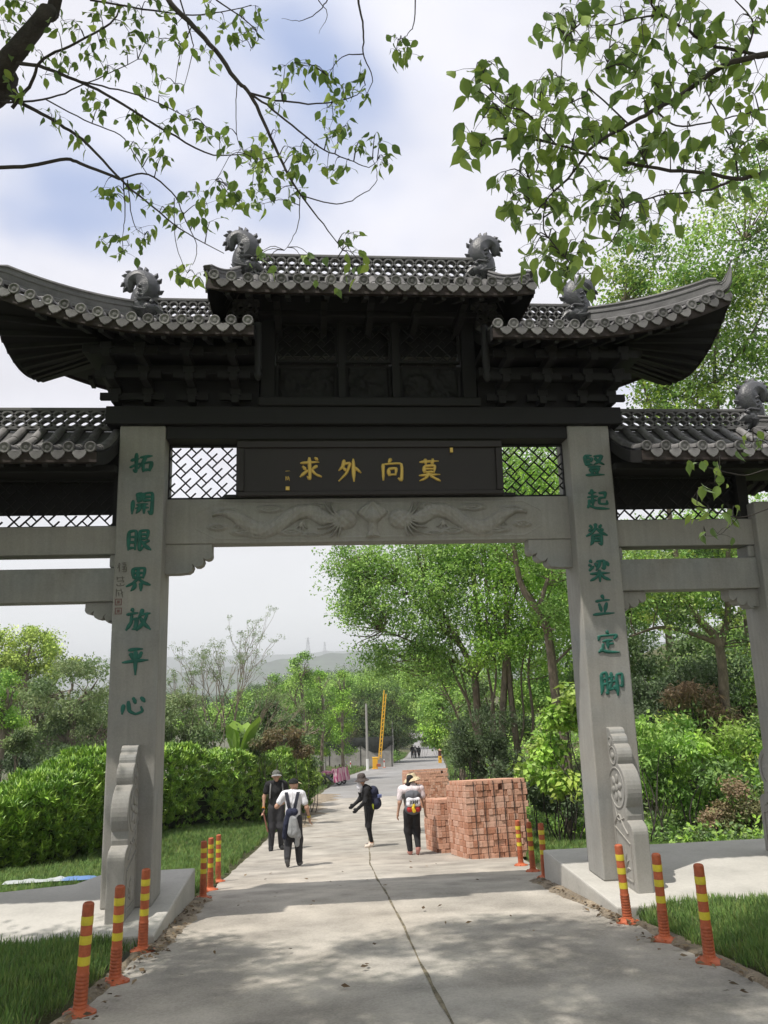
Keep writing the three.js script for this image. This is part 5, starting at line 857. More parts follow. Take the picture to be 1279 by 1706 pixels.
// =====================================================================================
// plants
// =====================================================================================
rnd = mulberry(4242);
const leafMat = new THREE.MeshPhysicalMaterial({ color: col(1, 1, 1), roughness: 0.9, transmission: 0.42, thickness: 0, side: THREE.DoubleSide });
const farLeaf = std({ color: col(0.85, 0.85, 0.85), roughness: 0.8, side: THREE.DoubleSide });
const glossLeaf = new THREE.MeshPhysicalMaterial({ color: col(1, 1, 1), roughness: 0.55, clearcoat: 0.35, clearcoatRoughness: 0.35, side: THREE.DoubleSide });
const grassMat = new THREE.MeshPhysicalMaterial({ color: col(1, 1, 1), roughness: 0.9, transmission: 0.3, thickness: 0, side: THREE.DoubleSide });
function leafTris(pos, o, d, n, L, W, fold = 0.25) {   // one pointed leaf: two folded halves of two triangles
  const s = d.clone().cross(n).normalize(), up = n.clone().normalize(), P = (u, v, h) => { const q = o.clone().addScaledVector(d, u * L).addScaledVector(s, v * W / 2).addScaledVector(up, h * W); return [q.x, q.y, q.z]; };
  const a = P(0, 0, 0), m = P(0.45, 0, -fold * 0.5), t = P(1, 0, -0.12), l = P(0.38, 1, 0.05), r = P(0.38, -1, 0.05);
  pos.push(...a, ...m, ...l, ...l, ...m, ...t, ...a, ...r, ...m, ...m, ...r, ...t);
}
const unit = () => { const z = rr(-1, 1), a = rr(0, 6.283), q = Math.sqrt(1 - z * z); return V(q * Math.cos(a), z, q * Math.sin(a)); };
function geoOf(pos) { const g = new THREE.BufferGeometry(); g.setAttribute('position', new THREE.Float32BufferAttribute(pos, 3)); g.computeVertexNormals(); return g; }
function sprayGeo(n, L, W, R, droop = 0.35) { const pos = []; for (let i = 0; i < n; i++) { const o = unit().multiplyScalar(R * Math.cbrt(rnd())), d = unit().add(V(0, -droop, 0)).normalize(), nn = V(rr(-0.7, 0.7), 1, rr(-0.7, 0.7)).normalize(); leafTris(pos, o, d, nn, L * rr(0.7, 1.2), W * rr(0.8, 1.15)); } return geoOf(pos); }
function rosetteGeo(n, L, W) { const pos = []; for (let i = 0; i < n; i++) { const a = i * 2.4 + rr(-0.3, 0.3), el = rr(0.15, 1.1), d = V(Math.cos(a) * Math.cos(el), Math.sin(el), Math.sin(a) * Math.cos(el)); leafTris(pos, V(0, rr(-0.04, 0.04), 0), d, V(-d.x * 0.8, 1, -d.z * 0.8).normalize(), L * rr(0.75, 1.15), W, 0.35); } return geoOf(pos); }
const SPR = { fine: [0, 1, 2].map(() => sprayGeo(11, 0.075, 0.042, 0.15)), mid: [0, 1].map(() => sprayGeo(11, 0.11, 0.06, 0.22)), far: [0, 1].map(() => sprayGeo(11, 0.2, 0.12, 0.42)), long: [0, 1].map(() => sprayGeo(12, 0.13, 0.03, 0.2, 0.7)), big: [0, 1].map(() => sprayGeo(9, 0.16, 0.1, 0.26, 0.4)), ros: [0, 1, 2].map(() => rosetteGeo(9, 0.2, 0.062)) };
const PAL = {
  spring: [[0.312, 0.514, 0.097], [0.239, 0.417, 0.085], [0.385, 0.585, 0.129], [0.184, 0.337, 0.075]],
  bright: [[0.348, 0.585, 0.064], [0.275, 0.497, 0.064], [0.442, 0.674, 0.107], [0.202, 0.391, 0.064]],
  lime: [[0.496, 0.639, 0.107], [0.405, 0.551, 0.097], [0.588, 0.710, 0.172], [0.312, 0.461, 0.085]],
  deep: [[0.120, 0.204, 0.064], [0.091, 0.169, 0.056], [0.157, 0.249, 0.075], [0.202, 0.293, 0.085]],
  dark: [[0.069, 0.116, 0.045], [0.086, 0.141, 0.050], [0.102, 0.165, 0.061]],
  ash: [[0.202, 0.286, 0.095], [0.158, 0.240, 0.076], [0.255, 0.326, 0.123], [0.123, 0.204, 0.062]],
  rust: [[0.19, 0.135, 0.06], [0.16, 0.15, 0.06], [0.22, 0.17, 0.07], [0.14, 0.165, 0.055]],
  hedge: [[0.235, 0.405, 0.05], [0.18, 0.33, 0.042], [0.32, 0.48, 0.07], [0.115, 0.23, 0.036]],
  dry: [[0.359, 0.253, 0.150], [0.276, 0.230, 0.105], [0.235, 0.241, 0.090]],
};
const pick = (a) => a[Math.floor(rnd() * a.length)];
function mass(name, parent, geo, spots, mat = leafMat) {   // spots: {p, s, c:[r,g,b]}
  const m = shadows(new THREE.InstancedMesh(geo, mat, spots.length)); m.name = name; const q = new THREE.Quaternion(), mt = new THREE.Matrix4(), e = new THREE.Euler(), c = new THREE.Color();
  spots.forEach((s, i) => { e.set(s.flat ? rr(-0.35, 0.35) : rr(-0.9, 0.9), rr(0, 6.283), s.flat ? rr(-0.35, 0.35) : rr(-0.9, 0.9)); q.setFromEuler(e); mt.compose(s.p, q, V(s.s, s.s, s.s)); m.setMatrixAt(i, mt); const k = rr(0.8, 1.22); m.setColorAt(i, c.setRGB(s.c[0] * k, s.c[1] * k, s.c[2] * k)); });
  m.userData.kind = 'stuff'; parent.add(m); return m;
}
function clumps(c, r, n, pal, o = {}) {   // leaf sprays gathered in uneven clumps through an ellipsoid
  const { clump = 0.3, shell = 0.55, per = 40, size = 1, floor = null, hang = 0 } = o, out = [], k = Math.max(3, Math.round(n / per));
  for (let i = 0; i < k; i++) {
    const u = unit(), q = lerp(shell, 1, Math.cbrt(rnd())) * rr(0.72, 1.06), cc = V(c.x + u.x * r.x * q, c.y + u.y * r.y * q, c.z + u.z * r.z * q), cl = rr(0.55, 1.35) * clump * Math.min(r.x, r.y, r.z), base = pick(pal), kk = rr(0.85, 1.15);
    const m = Math.round(per * rr(0.5, 1.5));
    for (let j = 0; j < m; j++) { const p = V(cc.x + gauss() * cl * 1.25, cc.y + gauss() * cl * 0.75 - hang * rnd(), cc.z + gauss() * cl * 1.25); if (floor && p.y < floor(p.x, p.z)) continue; const b = rnd() < 0.7 ? base : pick(pal); out.push({ p, s: size * rr(0.7, 1.25), c: [b[0] * kk, b[1] * kk, b[2] * kk] }); }
  }
  return out;
}
function limb(a, b, r0, r1, bend = 0.12, sides = 6) { const L = a.distanceTo(b), m1 = a.clone().lerp(b, 0.35).add(unit().multiplyScalar(L * bend)), m2 = a.clone().lerp(b, 0.7).add(unit().multiplyScalar(L * bend * 0.7)), pts = curve([a, m1, m2, b], 7); return tube(pts, pts.map((_, i) => lerp(r0, r1, i / 7)), sides, false); }
// a tree: crown ellipsoids given as [px, py, rx, ry] in the photograph at a depth judged from its trunk and size
function treeAt(name, label, D, crowns, o) {
  const { pal = PAL.spring, spr = SPR.mid, dens = 1, base = null, r = 0.16, group, bark = M.bark, shell = 0.5, clump = 0.32, per = 40, size = 1, limbs = 5, squash = 1 } = o;
  const k = D / FOCAL, C = crowns.map(([px, py, rx, ry, dz = 0]) => ({ c: at(px, py, D + dz), r: V(rx * k, ry * k, Math.min(rx, ry * 1.3) * k * squash) }));
  const foot = base ? at(base[0], base[1], base[2] ?? D) : C[0].c.clone(); foot.y = land(foot.x, foot.z) - 0.1;
  const t = thing(name, label, 'tree', foot, 0, group), rel = (p) => p.clone().sub(foot), wood = [];
  const main = C[0].c.clone().add(V(0, -C[0].r.y * 0.35, 0)); wood.push(limb(V(0, 0, 0), rel(main), r, r * 0.55, 0.04, 8));
  const spots = [];
  for (const { c, r: R } of C) {
    if (c !== C[0].c) wood.push(limb(rel(main).multiplyScalar(0.7), rel(c), r * 0.5, r * 0.25, 0.1));
    const st = rel(c).add(V(0, -R.y * 0.5, 0)); for (let i = 0; i < limbs; i++) { const u = unit(); u.y = Math.abs(u.y) * 0.8 - 0.1; const e = rel(c).add(V(u.x * R.x * 0.85, u.y * R.y * 0.9, u.z * R.z * 0.85)); wood.push(limb(st, e, r * 0.34, r * 0.07, 0.1)); for (let q = 0; q < 3; q++) { const f = e.clone().lerp(st, rr(0.1, 0.6)), w = unit(); wood.push(limb(f, f.clone().add(V(w.x * R.x * 0.4, Math.abs(w.y) * R.y * 0.4, w.z * R.z * 0.4)), r * 0.1, r * 0.03, 0.1, 4)); } }
    const leafArea = spr === SPR.far ? 0.13 : spr === SPR.mid ? 0.036 : spr === SPR.big ? 0.07 : 0.018, n = Math.round(dens * 5.2 * Math.PI * R.x * R.y / leafArea / (size * size));
    for (const s of clumps(c, R, n, pal, { shell, clump, per, size, floor: (x, z) => land(x, z) + 0.05 })) { s.p.sub(foot); spots.push(s); }
  }
  part('trunk', merge(wood), bark, t); mass('crown', t, pick(spr), spots, spr === SPR.far ? farLeaf : leafMat); return t;
}
function bushAt(name, label, D, blobs, o) {
  const { pal = PAL.deep, spr = SPR.mid, dens = 1, group, mat = leafMat, size = 1, cat = 'bush', per = 40, clump = 0.34 } = o, k = D / FOCAL;
  const C = blobs.map(([px, py, rx, ry, dz = 0]) => ({ c: at(px, py, D + dz), r: V(rx * k, ry * k, Math.min(rx, ry) * k) })), foot = C[0].c.clone(); foot.y = land(foot.x, foot.z);
  const t = thing(name, label, cat, foot, 0, group), spots = [], wood = [];
  for (const { c, r: R } of C) { const leafArea = spr === SPR.far ? 0.13 : spr === SPR.mid ? 0.036 : spr === SPR.big ? 0.07 : spr === SPR.long ? 0.024 : 0.018, n = Math.round(dens * 5 * Math.PI * R.x * R.y / leafArea / (size * size)); for (const s of clumps(c, R, n, pal, { shell: 0.4, clump, per, size, floor: (x, z) => land(x, z) + 0.02 })) { s.p.sub(foot); spots.push(s); } for (let i = 0; i < 3; i++) { const b = V(c.x - foot.x + rr(-0.3, 0.3) * R.x, 0, c.z - foot.z); b.y = land(b.x + foot.x, b.z + foot.z) - foot.y - 0.05; wood.push(limb(b, c.clone().sub(foot).add(V(rr(-0.6, 0.6) * R.x, rr(0, 0.5) * R.y, rr(-0.5, 0.5) * R.z)), 0.018, 0.006, 0.1, 5)); } }
  part('stems', merge(wood), M.barkDark, t); mass('foliage', t, pick(spr), spots, spr === SPR.far ? farLeaf : mat); return t;
}

// ---------- far and middle distance, behind the hedge ----------
treeAt('broadleaf_tree', 'large grey-green tree with a dusty crown beyond the hedge', 34, [[120, 1150, 62, 62], [60, 1190, 50, 50], [150, 1225, 50, 48], [85, 1245, 60, 40]], { pal: PAL.ash, spr: SPR.mid, size: 1.35, dens: 0.9, r: 0.3, squash: 1.2 });
treeAt('broadleaf_tree', 'yellow-green tree rising behind the dusty grey-green one', 46, [[45, 1085, 60, 38], [-20, 1090, 60, 45], [105, 1108, 40, 26], [20, 1135, 60, 35]], { pal: PAL.lime, spr: SPR.far, size: 0.8, r: 0.3 });
treeAt('broadleaf_tree', 'fresh green tree with hanging twigs above the hedge', 27, [[8, 1165, 32, 42], [-35, 1190, 45, 60], [22, 1215, 32, 28]], { pal: PAL.bright, spr: SPR.mid, size: 0.9, r: 0.16 });
treeAt('sapling', 'small spindly sapling with pale leaves just above the hedge', 20, [[30, 1225, 16, 10], [38, 1243, 18, 9], [20, 1240, 12, 8]], { pal: PAL.ash, spr: SPR.fine, r: 0.03, base: [27, 1300], dens: 0.6, limbs: 4 });
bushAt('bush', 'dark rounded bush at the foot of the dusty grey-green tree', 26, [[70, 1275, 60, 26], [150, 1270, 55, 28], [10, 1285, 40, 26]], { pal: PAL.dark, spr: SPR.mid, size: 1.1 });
bushAt('bush', 'dull green bush between pillar and bare tree behind the hedge', 28, [[300, 1195, 45, 38], [320, 1230, 55, 30], [285, 1225, 40, 35], [390, 1245, 50, 25]], { pal: PAL.ash, spr: SPR.mid, size: 1.1 });
{ // the thin tree that is still almost bare
  rnd = mulberry(99);
  const f = at(372, 1240, 31); const ft = f.clone(); ft.y = land(f.x, f.z) - 0.1; const t = thing('sparse_tree', 'slender many-stemmed tree with few small leaves behind the hedge', 'tree', ft), wood = [], spots = [];
  const grow = (a, dir, L, r, lv) => { const b = a.clone().addScaledVector(dir, L); const pts = curve([a, a.clone().addScaledVector(dir, L * 0.4).add(unit().multiplyScalar(L * 0.06)), a.clone().addScaledVector(dir, L * 0.75).add(unit().multiplyScalar(L * 0.06)), b], 5); wood.push(tube(pts, pts.map((_, i) => lerp(r, r * 0.62, i / 5)), 5, false)); if (lv === 0) { for (let k = 0; k < 5; k++) spots.push({ p: b.clone().add(V(gauss() * 0.1, gauss() * 0.08, gauss() * 0.1)), s: rr(0.5, 0.95), c: pick(PAL.ash) }); return; } const n = lv > 2 ? 3 : rnd() < 0.55 ? 3 : 2; for (let i = 0; i < n; i++) { const sp = lv > 3 ? 0.34 : 0.5; grow(b.clone().lerp(a, rr(0, 0.25)), dir.clone().add(unit().multiplyScalar(sp)).add(V(0, 0.12, 0)).normalize(), L * rr(0.62, 0.86), r * 0.6, lv - 1); } };
  const base = V(0, 0, 0), H = at(372, 1045, 31).y - ft.y; for (const [dx, dy, s] of [[-0.35, 1, 1], [0.12, 1, 1.1], [0.5, 1, 0.85], [-0.08, 1, 0.9]]) grow(base.clone().add(V(dx * 0.2, 0, 0)), V(dx, dy, rr(-0.2, 0.2)).normalize(), H * s * 0.33, 0.055, 4);
  part('trunk', merge(wood), M.bark, t); mass('crown', t, SPR.fine[0], spots);
}
rnd = mulberry(777);
{ // big upright leaves above the hedge
  const f = at(395, 1255, 27.5); f.y = land(f.x, f.z); const t = thing('banana_plant', 'clump of broad upright bright green leaves above the hedge', 'plant', f), mt = new THREE.MeshPhysicalMaterial({ color: col(0.24, 0.40, 0.045), roughness: 0.8, transmission: 0.35, thickness: 0, side: THREE.DoubleSide });
  const H = at(395, 1208, 27.5).y - f.y;
  for (let i = 0; i < 9; i++) { const a = i * 2.2, out = rr(0.3, 1.0), h = H * rr(0.86, 1.04), sp = curve([V(0, 0, 0), V(Math.cos(a) * 0.08, h * 0.55, Math.sin(a) * 0.08), V(Math.cos(a) * out * 0.6, h * 0.9, Math.sin(a) * out * 0.5), V(Math.cos(a) * out * 1.1, h * rr(0.95, 1.1), Math.sin(a) * out)], 12); const sd = V(-Math.sin(a), 0, Math.cos(a)); part('leaf', grid(4, 12, (u, v) => { const p = sp[Math.round(v * 12)], w = 0.3 * Math.pow(Math.sin(Math.PI * clamp((v - 0.42) / 0.58, 0.01, 1)), 0.7) + 0.02; return p.clone().addScaledVector(sd, (u - 0.5) * 2 * w).add(V(0, -0.25 * w * (1 - Math.abs(u - 0.5) * 2), 0)); }), mt, t); }
}
bushAt('bush', 'brownish shrub just behind the middle of the hedge', 27, [[468, 1232, 34, 18], [440, 1240, 25, 14], [500, 1245, 22, 14]], { pal: PAL.rust, spr: SPR.mid });
treeAt('broadleaf_tree', 'round olive-green tree behind the brownish shrub', 36, [[465, 1195, 50, 32], [430, 1215, 40, 26], [505, 1215, 35, 28]], { pal: PAL.deep, spr: SPR.mid, size: 1.3, r: 0.2 });
for (const [px, top, w, D, label] of [[500, 1085, 34, 52, 'tall slim light green tree with dark trunk beyond the hedge'], [535, 1105, 26, 55, 'narrow upright green tree left of the wall'], [450, 1110, 26, 50, 'slim pale tree just right of the bare tree'], [570, 1110, 26, 58, 'narrow green tree above the netted wall']]) treeAt('slim_tree', label, D, [[px, top + 30, w * 0.75, 28], [px - 4, top + 75, w, 38], [px + 6, top + 115, w * 1.1, 32]], { pal: D > 53 ? PAL.bright : PAL.spring, spr: SPR.far, size: 0.62, dens: 0.62, r: 0.15, limbs: 6 });
bushAt('thicket', 'dull green thicket below the dusty tree beyond the hedge', 55, [[40, 1180, 60, 50], [120, 1215, 60, 40], [180, 1190, 60, 45], [0, 1230, 60, 40], [240, 1210, 50, 40], [150, 1250, 70, 35], [60, 1260, 70, 35], [230, 1250, 60, 35]], { pal: [...PAL.ash, ...PAL.deep], spr: SPR.far, size: 0.7 });
bushAt('thicket', 'pale green trees massed behind the netted wall', 88, [[540, 1175, 50, 40], [590, 1160, 50, 42], [640, 1150, 45, 42], [500, 1190, 45, 35]], { pal: PAL.spring, spr: SPR.far, size: 0.8 });
bushAt('thicket', 'pale green thicket filling the view between bare tree and wall', 54, [[420, 1190, 60, 40], [478, 1195, 50, 38], [350, 1205, 60, 30]], { pal: PAL.spring, spr: SPR.far, size: 0.7 });
bushAt('thicket', 'hazy tree belt lower in the valley behind the bare tree', 130, [[300, 1185, 90, 26], [380, 1180, 80, 24], [250, 1185, 60, 30], [460, 1165, 60, 34], [600, 1150, 60, 36], [660, 1140, 60, 40], [540, 1150, 60, 30]], { pal: PAL.deep, spr: SPR.far, size: 1.1 });
for (const [px, py, w, h, D, label] of [[560, 1200, 42, 42, 84, 'dark broadleaf tree over the left half of the netted wall'], [605, 1195, 42, 48, 86, 'dark broadleaf tree behind the raised barrier boom'], [650, 1195, 42, 52, 88, 'dark bushy tree at the inside of the road bend'], [648, 1226, 20, 34, 90, 'small dark tree closest to the far walkers']]) treeAt('dark_tree', label, D, [[px, py, w, h], [px - w * 0.4, py + 14, w * 0.7, h * 0.7], [px + w * 0.4, py + 10, w * 0.7, h * 0.8]], { pal: [...PAL.deep, [0.14, 0.15, 0.05]], spr: SPR.far, size: 0.8, r: 0.22 });
bushAt('bush', 'low bushes in front of the netted wall beside the pole', 80, [[590, 1262, 16, 14], [648, 1258, 14, 12], [630, 1262, 14, 10]], { pal: PAL.spring, spr: SPR.far, size: 0.6 });

// ---------- hedge ----------
{
  const line = [at(-120, 1452, 15), at(20, 1436, 16), at(160, 1405, 18.5), at(280, 1364, 22), at(450, 1340, 28), at(512, 1328, 33)].map((p) => V(p.x, 0, p.z)); const c = curve(line, 60), hh = table([[20, 0.95], [-6, 1.1], [-7.6, 1.38], [-9.5, 1.8], [-12, 2.1], [-14, 2.14], [-20, 2.1], [-26, 2.5], [-40, 2.5]]);
  const ft = V(c[20].x, land(c[20].x, c[20].z), c[20].z), t = thing('hedge', 'long clipped hedge of glossy bright green leaves along the lawn', 'hedge', ft), spots = [], wood = [];
  for (let i = 0; i < 9000; i++) {
    const u = rnd() * 59.99, a = c[Math.floor(u)], b = c[Math.floor(u) + 1], x0 = lerp(a.x, b.x, u % 1), z0 = lerp(a.z, b.z, u % 1), n = V(b.z - a.z, 0, -(b.x - a.x)).normalize(); if (n.x < 0) n.multiplyScalar(-1);   // n: towards the road
    const H = hh(z0) * (0.78 + 0.44 * fbm(x0 * 0.9 + 3, z0 * 0.9, 3)), bulge = 0.5 * (fbm(u * 0.8, 5, 3) - 0.5);
    let d, y; if (rnd() < 0.42) { d = rr(-1.3, 0.0); y = H + gauss() * 0.07 - 0.25 * Math.max(0, d + 0.25); } else { y = H * Math.pow(rnd(), 0.62); d = 0.06 + bulge + 0.28 * Math.sin(Math.PI * clamp(y / H)) * (0.8 + 0.5 * fbm(u * 1.7, y * 2, 2)) + gauss() * 0.1; }
    const x = x0 + n.x * d, z = z0 + n.z * d; const lv = clamp(y / H); spots.push({ p: V(x, land(x, z) + y, z).sub(ft), s: rr(0.7, 1.2), c: pick(PAL.hedge), flat: true });
  }
  for (let i = 0; i < 60; i += 1) for (let k = 0; k < 3; k++) { const p = V(c[i].x - rr(0.1, 0.9), 0, c[i].z + rr(-0.3, 0.3)); p.y = land(p.x, p.z) - 0.05; wood.push(limb(p.clone().sub(ft), p.clone().add(V(rr(-0.2, 0.4), hh(p.z) * 0.85, rr(-0.2, 0.2))).sub(ft), 0.035, 0.012, 0.08, 5)); }
  part('stems', merge(wood), M.barkDark, t); const core = []; for (let i = 0; i < 59; i++) { const a = c[i], b = c[i + 1]; { const q = hh(a.z) * 0.7; core.push(bar(V(a.x - 0.6, land(a.x - 0.6, a.z) + q / 2, a.z).sub(ft), V(b.x - 0.6, land(b.x - 0.6, b.z) + q / 2, b.z).sub(ft), 0.7, q)); } } part('dark_core', merge(core), std({ color: col(0.02, 0.028, 0.012), roughness: 1 }), t);  // solid core, its near-black colour stands in for shade inside the hedge
  mass('foliage', t, SPR.ros[0], spots, glossLeaf);
  bushAt('bush', 'loose leafy bush spilling onto the verge at the hedge end', 32, [[522, 1290, 17, 32], [505, 1305, 20, 24]], { pal: [...PAL.hedge, ...PAL.deep], spr: SPR.mid });
}

// ---------- wooded bank on the right ----------
function skeletonTree(name, label, D, stems, crown, o) {   // stems: polylines in photo pixels with widths; crown ellipsoids
  const { pal, spr, dens = 1, r = 0.15, size = 1, group, shell = 0.35, clump = 0.3, twig = 90 } = o, k = D / FOCAL, b = at(...stems[0][0].slice(0, 2), D), ft = b.clone(); ft.y = Math.min(b.y, land(b.x, b.z)) - 0.05;
  const t = thing(name, label, 'tree', ft, 0, group), wood = [], rel = (p) => p.clone().sub(ft), nodes = [];
  stems.forEach((st, si) => { const pts = st.map(([px, py], i) => at(px, py, D + (st.dz ?? 0) + (si ? i * (st.out ?? 0) : 0))); if (!si) pts.unshift(V(pts[0].x, ft.y, pts[0].z)); const c = curve(pts, 16), r0 = (st.r0 ?? r), r1 = st.r1 ?? r0 * 0.25; c.forEach((p, i) => { if (i > 5) nodes.push(p); }); wood.push(tube(c.map(rel), c.map((_, i) => lerp(r0, r1, i / 16)), 7, false)); });
  const spots = [];
  for (const [px, py, rx, ry, dz = 0] of crown) { const c = at(px, py, D + dz), R = V(rx * k, ry * k, Math.min(rx, ry) * k), leafArea = spr === SPR.mid ? 0.036 : 0.018, n = Math.round(dens * 5.4 * Math.PI * R.x * R.y / leafArea / (size * size)); const cs = clumps(c, R, n, pal, { shell, clump: clump * 1.7, per: 14, size, floor: (x, z) => land(x, z) + 0.05 }); for (const s of cs) spots.push({ ...s, p: s.p.clone().sub(ft) }); for (let i = 0; i < twig * R.x * R.y / 9; i++) { const e = pick(cs); if (!e) break; let best = nodes[0], bd = 1e9; for (const q of nodes) { const d = q.distanceToSquared(e.p) + (q.y > e.p.y ? 2 : 0); if (d < bd) { bd = d; best = q; } } wood.push(limb(rel(best), rel(e.p), 0.022, 0.005, 0.1, 4)); } }
  part('trunk', merge(wood), M.bark, t); mass('crown', t, pick(spr), spots); return t;
}
const stem = (pts, r0, r1, dz = 0, out = 0) => Object.assign(pts, { r0, r1, dz, out });
skeletonTree('roadside_tree', 'airy spreading tree forking low beside the road behind the bricks', 22, [stem([[802, 1296], [797, 1210], [791, 1125]], 0.15, 0.10), stem([[791, 1125], [770, 1080], [735, 1020], [705, 960], [690, 900]], 0.1, 0.02), stem([[791, 1128], [745, 1095], [700, 1075], [640, 1050]], 0.07, 0.015), stem([[791, 1125], [800, 1060], [790, 980], [780, 900], [775, 820]], 0.1, 0.02), stem([[791, 1125], [815, 1085], [826, 1020], [832, 940]], 0.08, 0.02), stem([[770, 1080], [700, 1010], [660, 950], [620, 920]], 0.06, 0.012), stem([[783, 1175], [760, 1130], [745, 1090]], 0.05, 0.02), stem([[812, 1292], [786, 1200], [768, 1120], [740, 1040], [728, 960]], 0.045, 0.012), stem([[790, 1290], [770, 1215], [742, 1150], [715, 1100]], 0.04, 0.012), stem([[826, 1292], [822, 1180], [808, 1080], [812, 980], [800, 880]], 0.05, 0.012)],
  [[640, 985, 80, 70], [720, 960, 90, 85], [610, 930, 60, 45], [690, 1060, 85, 55], [800, 1000, 80, 90], [780, 900, 95, 70], [600, 1020, 45, 40], [655, 1095, 65, 38], [725, 1115, 60, 40], [590, 955, 40, 50], [850, 850, 90, 80], [880, 770, 90, 70]], { pal: PAL.spring, spr: SPR.fine, dens: 0.66, size: 1.2, clump: 0.26, twig: 150 });
skeletonTree('roadside_tree', 'straight twin-stemmed tree in the middle of the roadside group', 21, [stem([[838, 1300], [837, 1200], [841, 1119], [844, 1040], [838, 960], [815, 880]], 0.14, 0.035), stem([[868, 1292], [858, 1220], [850, 1150], [845, 1085]], 0.10, 0.07), stem([[822, 1290], [818, 1200], [826, 1120], [812, 1040], [790, 960]], 0.045, 0.015), stem([[880, 1295], [888, 1200], [880, 1110], [900, 1030], [930, 950]], 0.05, 0.015), stem([[850, 1290], [872, 1210], [868, 1120], [885, 1040], [875, 950]], 0.035, 0.012), stem([[844, 1040], [860, 980], [880, 920], [905, 860]], 0.06, 0.015), stem([[841, 1090], [820, 1010], [800, 930]], 0.05, 0.015), stem([[845, 1085], [880, 1040], [930, 1000]], 0.04, 0.01)],
  [[860, 1010, 70, 80], [880, 930, 70, 60], [820, 1080, 50, 45], [900, 1070, 55, 50], [900, 830, 80, 70]], { pal: PAL.bright, spr: SPR.fine, dens: 0.66, size: 1.2, clump: 0.26, twig: 130 });
skeletonTree('roadside_tree', 'tree with a bare trunk leaning towards the road by the right pillar', 19, [stem([[940, 1230], [926, 1166], [913, 1056], [897, 1016], [869, 978], [857, 919], [850, 860]], 0.15, 0.05), stem([[897, 1016], [915, 960], [945, 915]], 0.07, 0.02), stem([[920, 1110], [950, 1080], [985, 1050]], 0.04, 0.015)],
  [[935, 960, 50, 55], [930, 1040, 45, 50], [860, 890, 60, 50]], { pal: PAL.spring, spr: SPR.fine, dens: 0.55, size: 1.15, twig: 100 });
skeletonTree('bank_tree', 'tall forked tree with crooked limbs on the bank beyond the side bay', 17, [stem([[1208, 1190], [1203, 1110], [1192, 1060], [1165, 1035], [1145, 990], [1120, 900], [1110, 800]], 0.13, 0.05), stem([[1192, 1070], [1150, 1055], [1100, 1045], [1050, 1060]], 0.07, 0.02), stem([[1200, 1080], [1212, 1020], [1210, 960], [1215, 860], [1200, 720]], 0.08, 0.03), stem([[1110, 800], [1090, 700], [1060, 600], [1040, 500]], 0.05, 0.015), stem([[1200, 720], [1190, 600], [1215, 480], [1240, 400]], 0.05, 0.01), stem([[1200, 690], [1130, 660], [1070, 620]], 0.05, 0.02), stem([[1195, 640], [1250, 560], [1279, 500]], 0.04, 0.01)],
  [[1110, 470, 85, 70], [1200, 430, 90, 85], [1270, 520, 90, 110], [1150, 560, 95, 80], [1240, 640, 80, 80], [1070, 600, 60, 60], [1130, 680, 90, 60], [1270, 320, 80, 80], [1060, 440, 55, 50], [1040, 530, 45, 50], [1060, 960, 60, 60], [1130, 1010, 80, 50], [1210, 930, 60, 60], [1250, 1040, 50, 60]], { pal: [...PAL.spring, ...PAL.spring, ...PAL.lime, ...PAL.deep], spr: SPR.fine, dens: 0.6, size: 1.25, clump: 0.25, twig: 90 });
const bankGroup = 'trees on the wooded bank';
for (const [px, py, rx, ry, D, pal, label, base] of [[980, 960, 90, 110, 27, PAL.bright, 'bright green tree on the bank showing either side of the right pillar'], [1100, 940, 100, 90, 25, PAL.spring, 'spreading tree on the bank behind the side bay beams'], [1230, 900, 110, 110, 26, PAL.spring, 'leafy tree on the bank behind the outer pillar'], [900, 1100, 70, 80, 27, PAL.spring, 'dense leafy tree behind the leaning trunk'], [760, 1150, 60, 60, 34, PAL.spring, 'rounded tree behind the low fork at the roadside'], [712, 1130, 45, 60, 55, PAL.spring, 'light green tree overhanging the far bend', [775, 1285]], [745, 1190, 40, 50, 48, PAL.bright, 'bright tree on the outside of the bend', [782, 1290]], [1130, 1110, 100, 70, 22, PAL.deep, 'deep green tree low on the bank behind the crooked limbs'], [1240, 1130, 80, 80, 22, PAL.spring, 'leafy tree low on the bank by the outer pillar'], [820, 1180, 60, 60, 30, PAL.deep, 'dark tree filling the gap between roadside trunks'], [705, 1185, 36, 48, 100, PAL.bright, 'sunlit tree beyond the control post', [765, 1260]]])
  treeAt('bank_tree', label, D, [[px, py, rx, ry], [px - rx * 0.5, py + ry * 0.45, rx * 0.6, ry * 0.6], [px + rx * 0.55, py + ry * 0.35, rx * 0.6, ry * 0.6]], { pal, spr: D > 40 ? SPR.far : SPR.mid, size: D > 40 ? 0.75 : 1.15, dens: 0.8, r: 0.14, group: bankGroup, base });
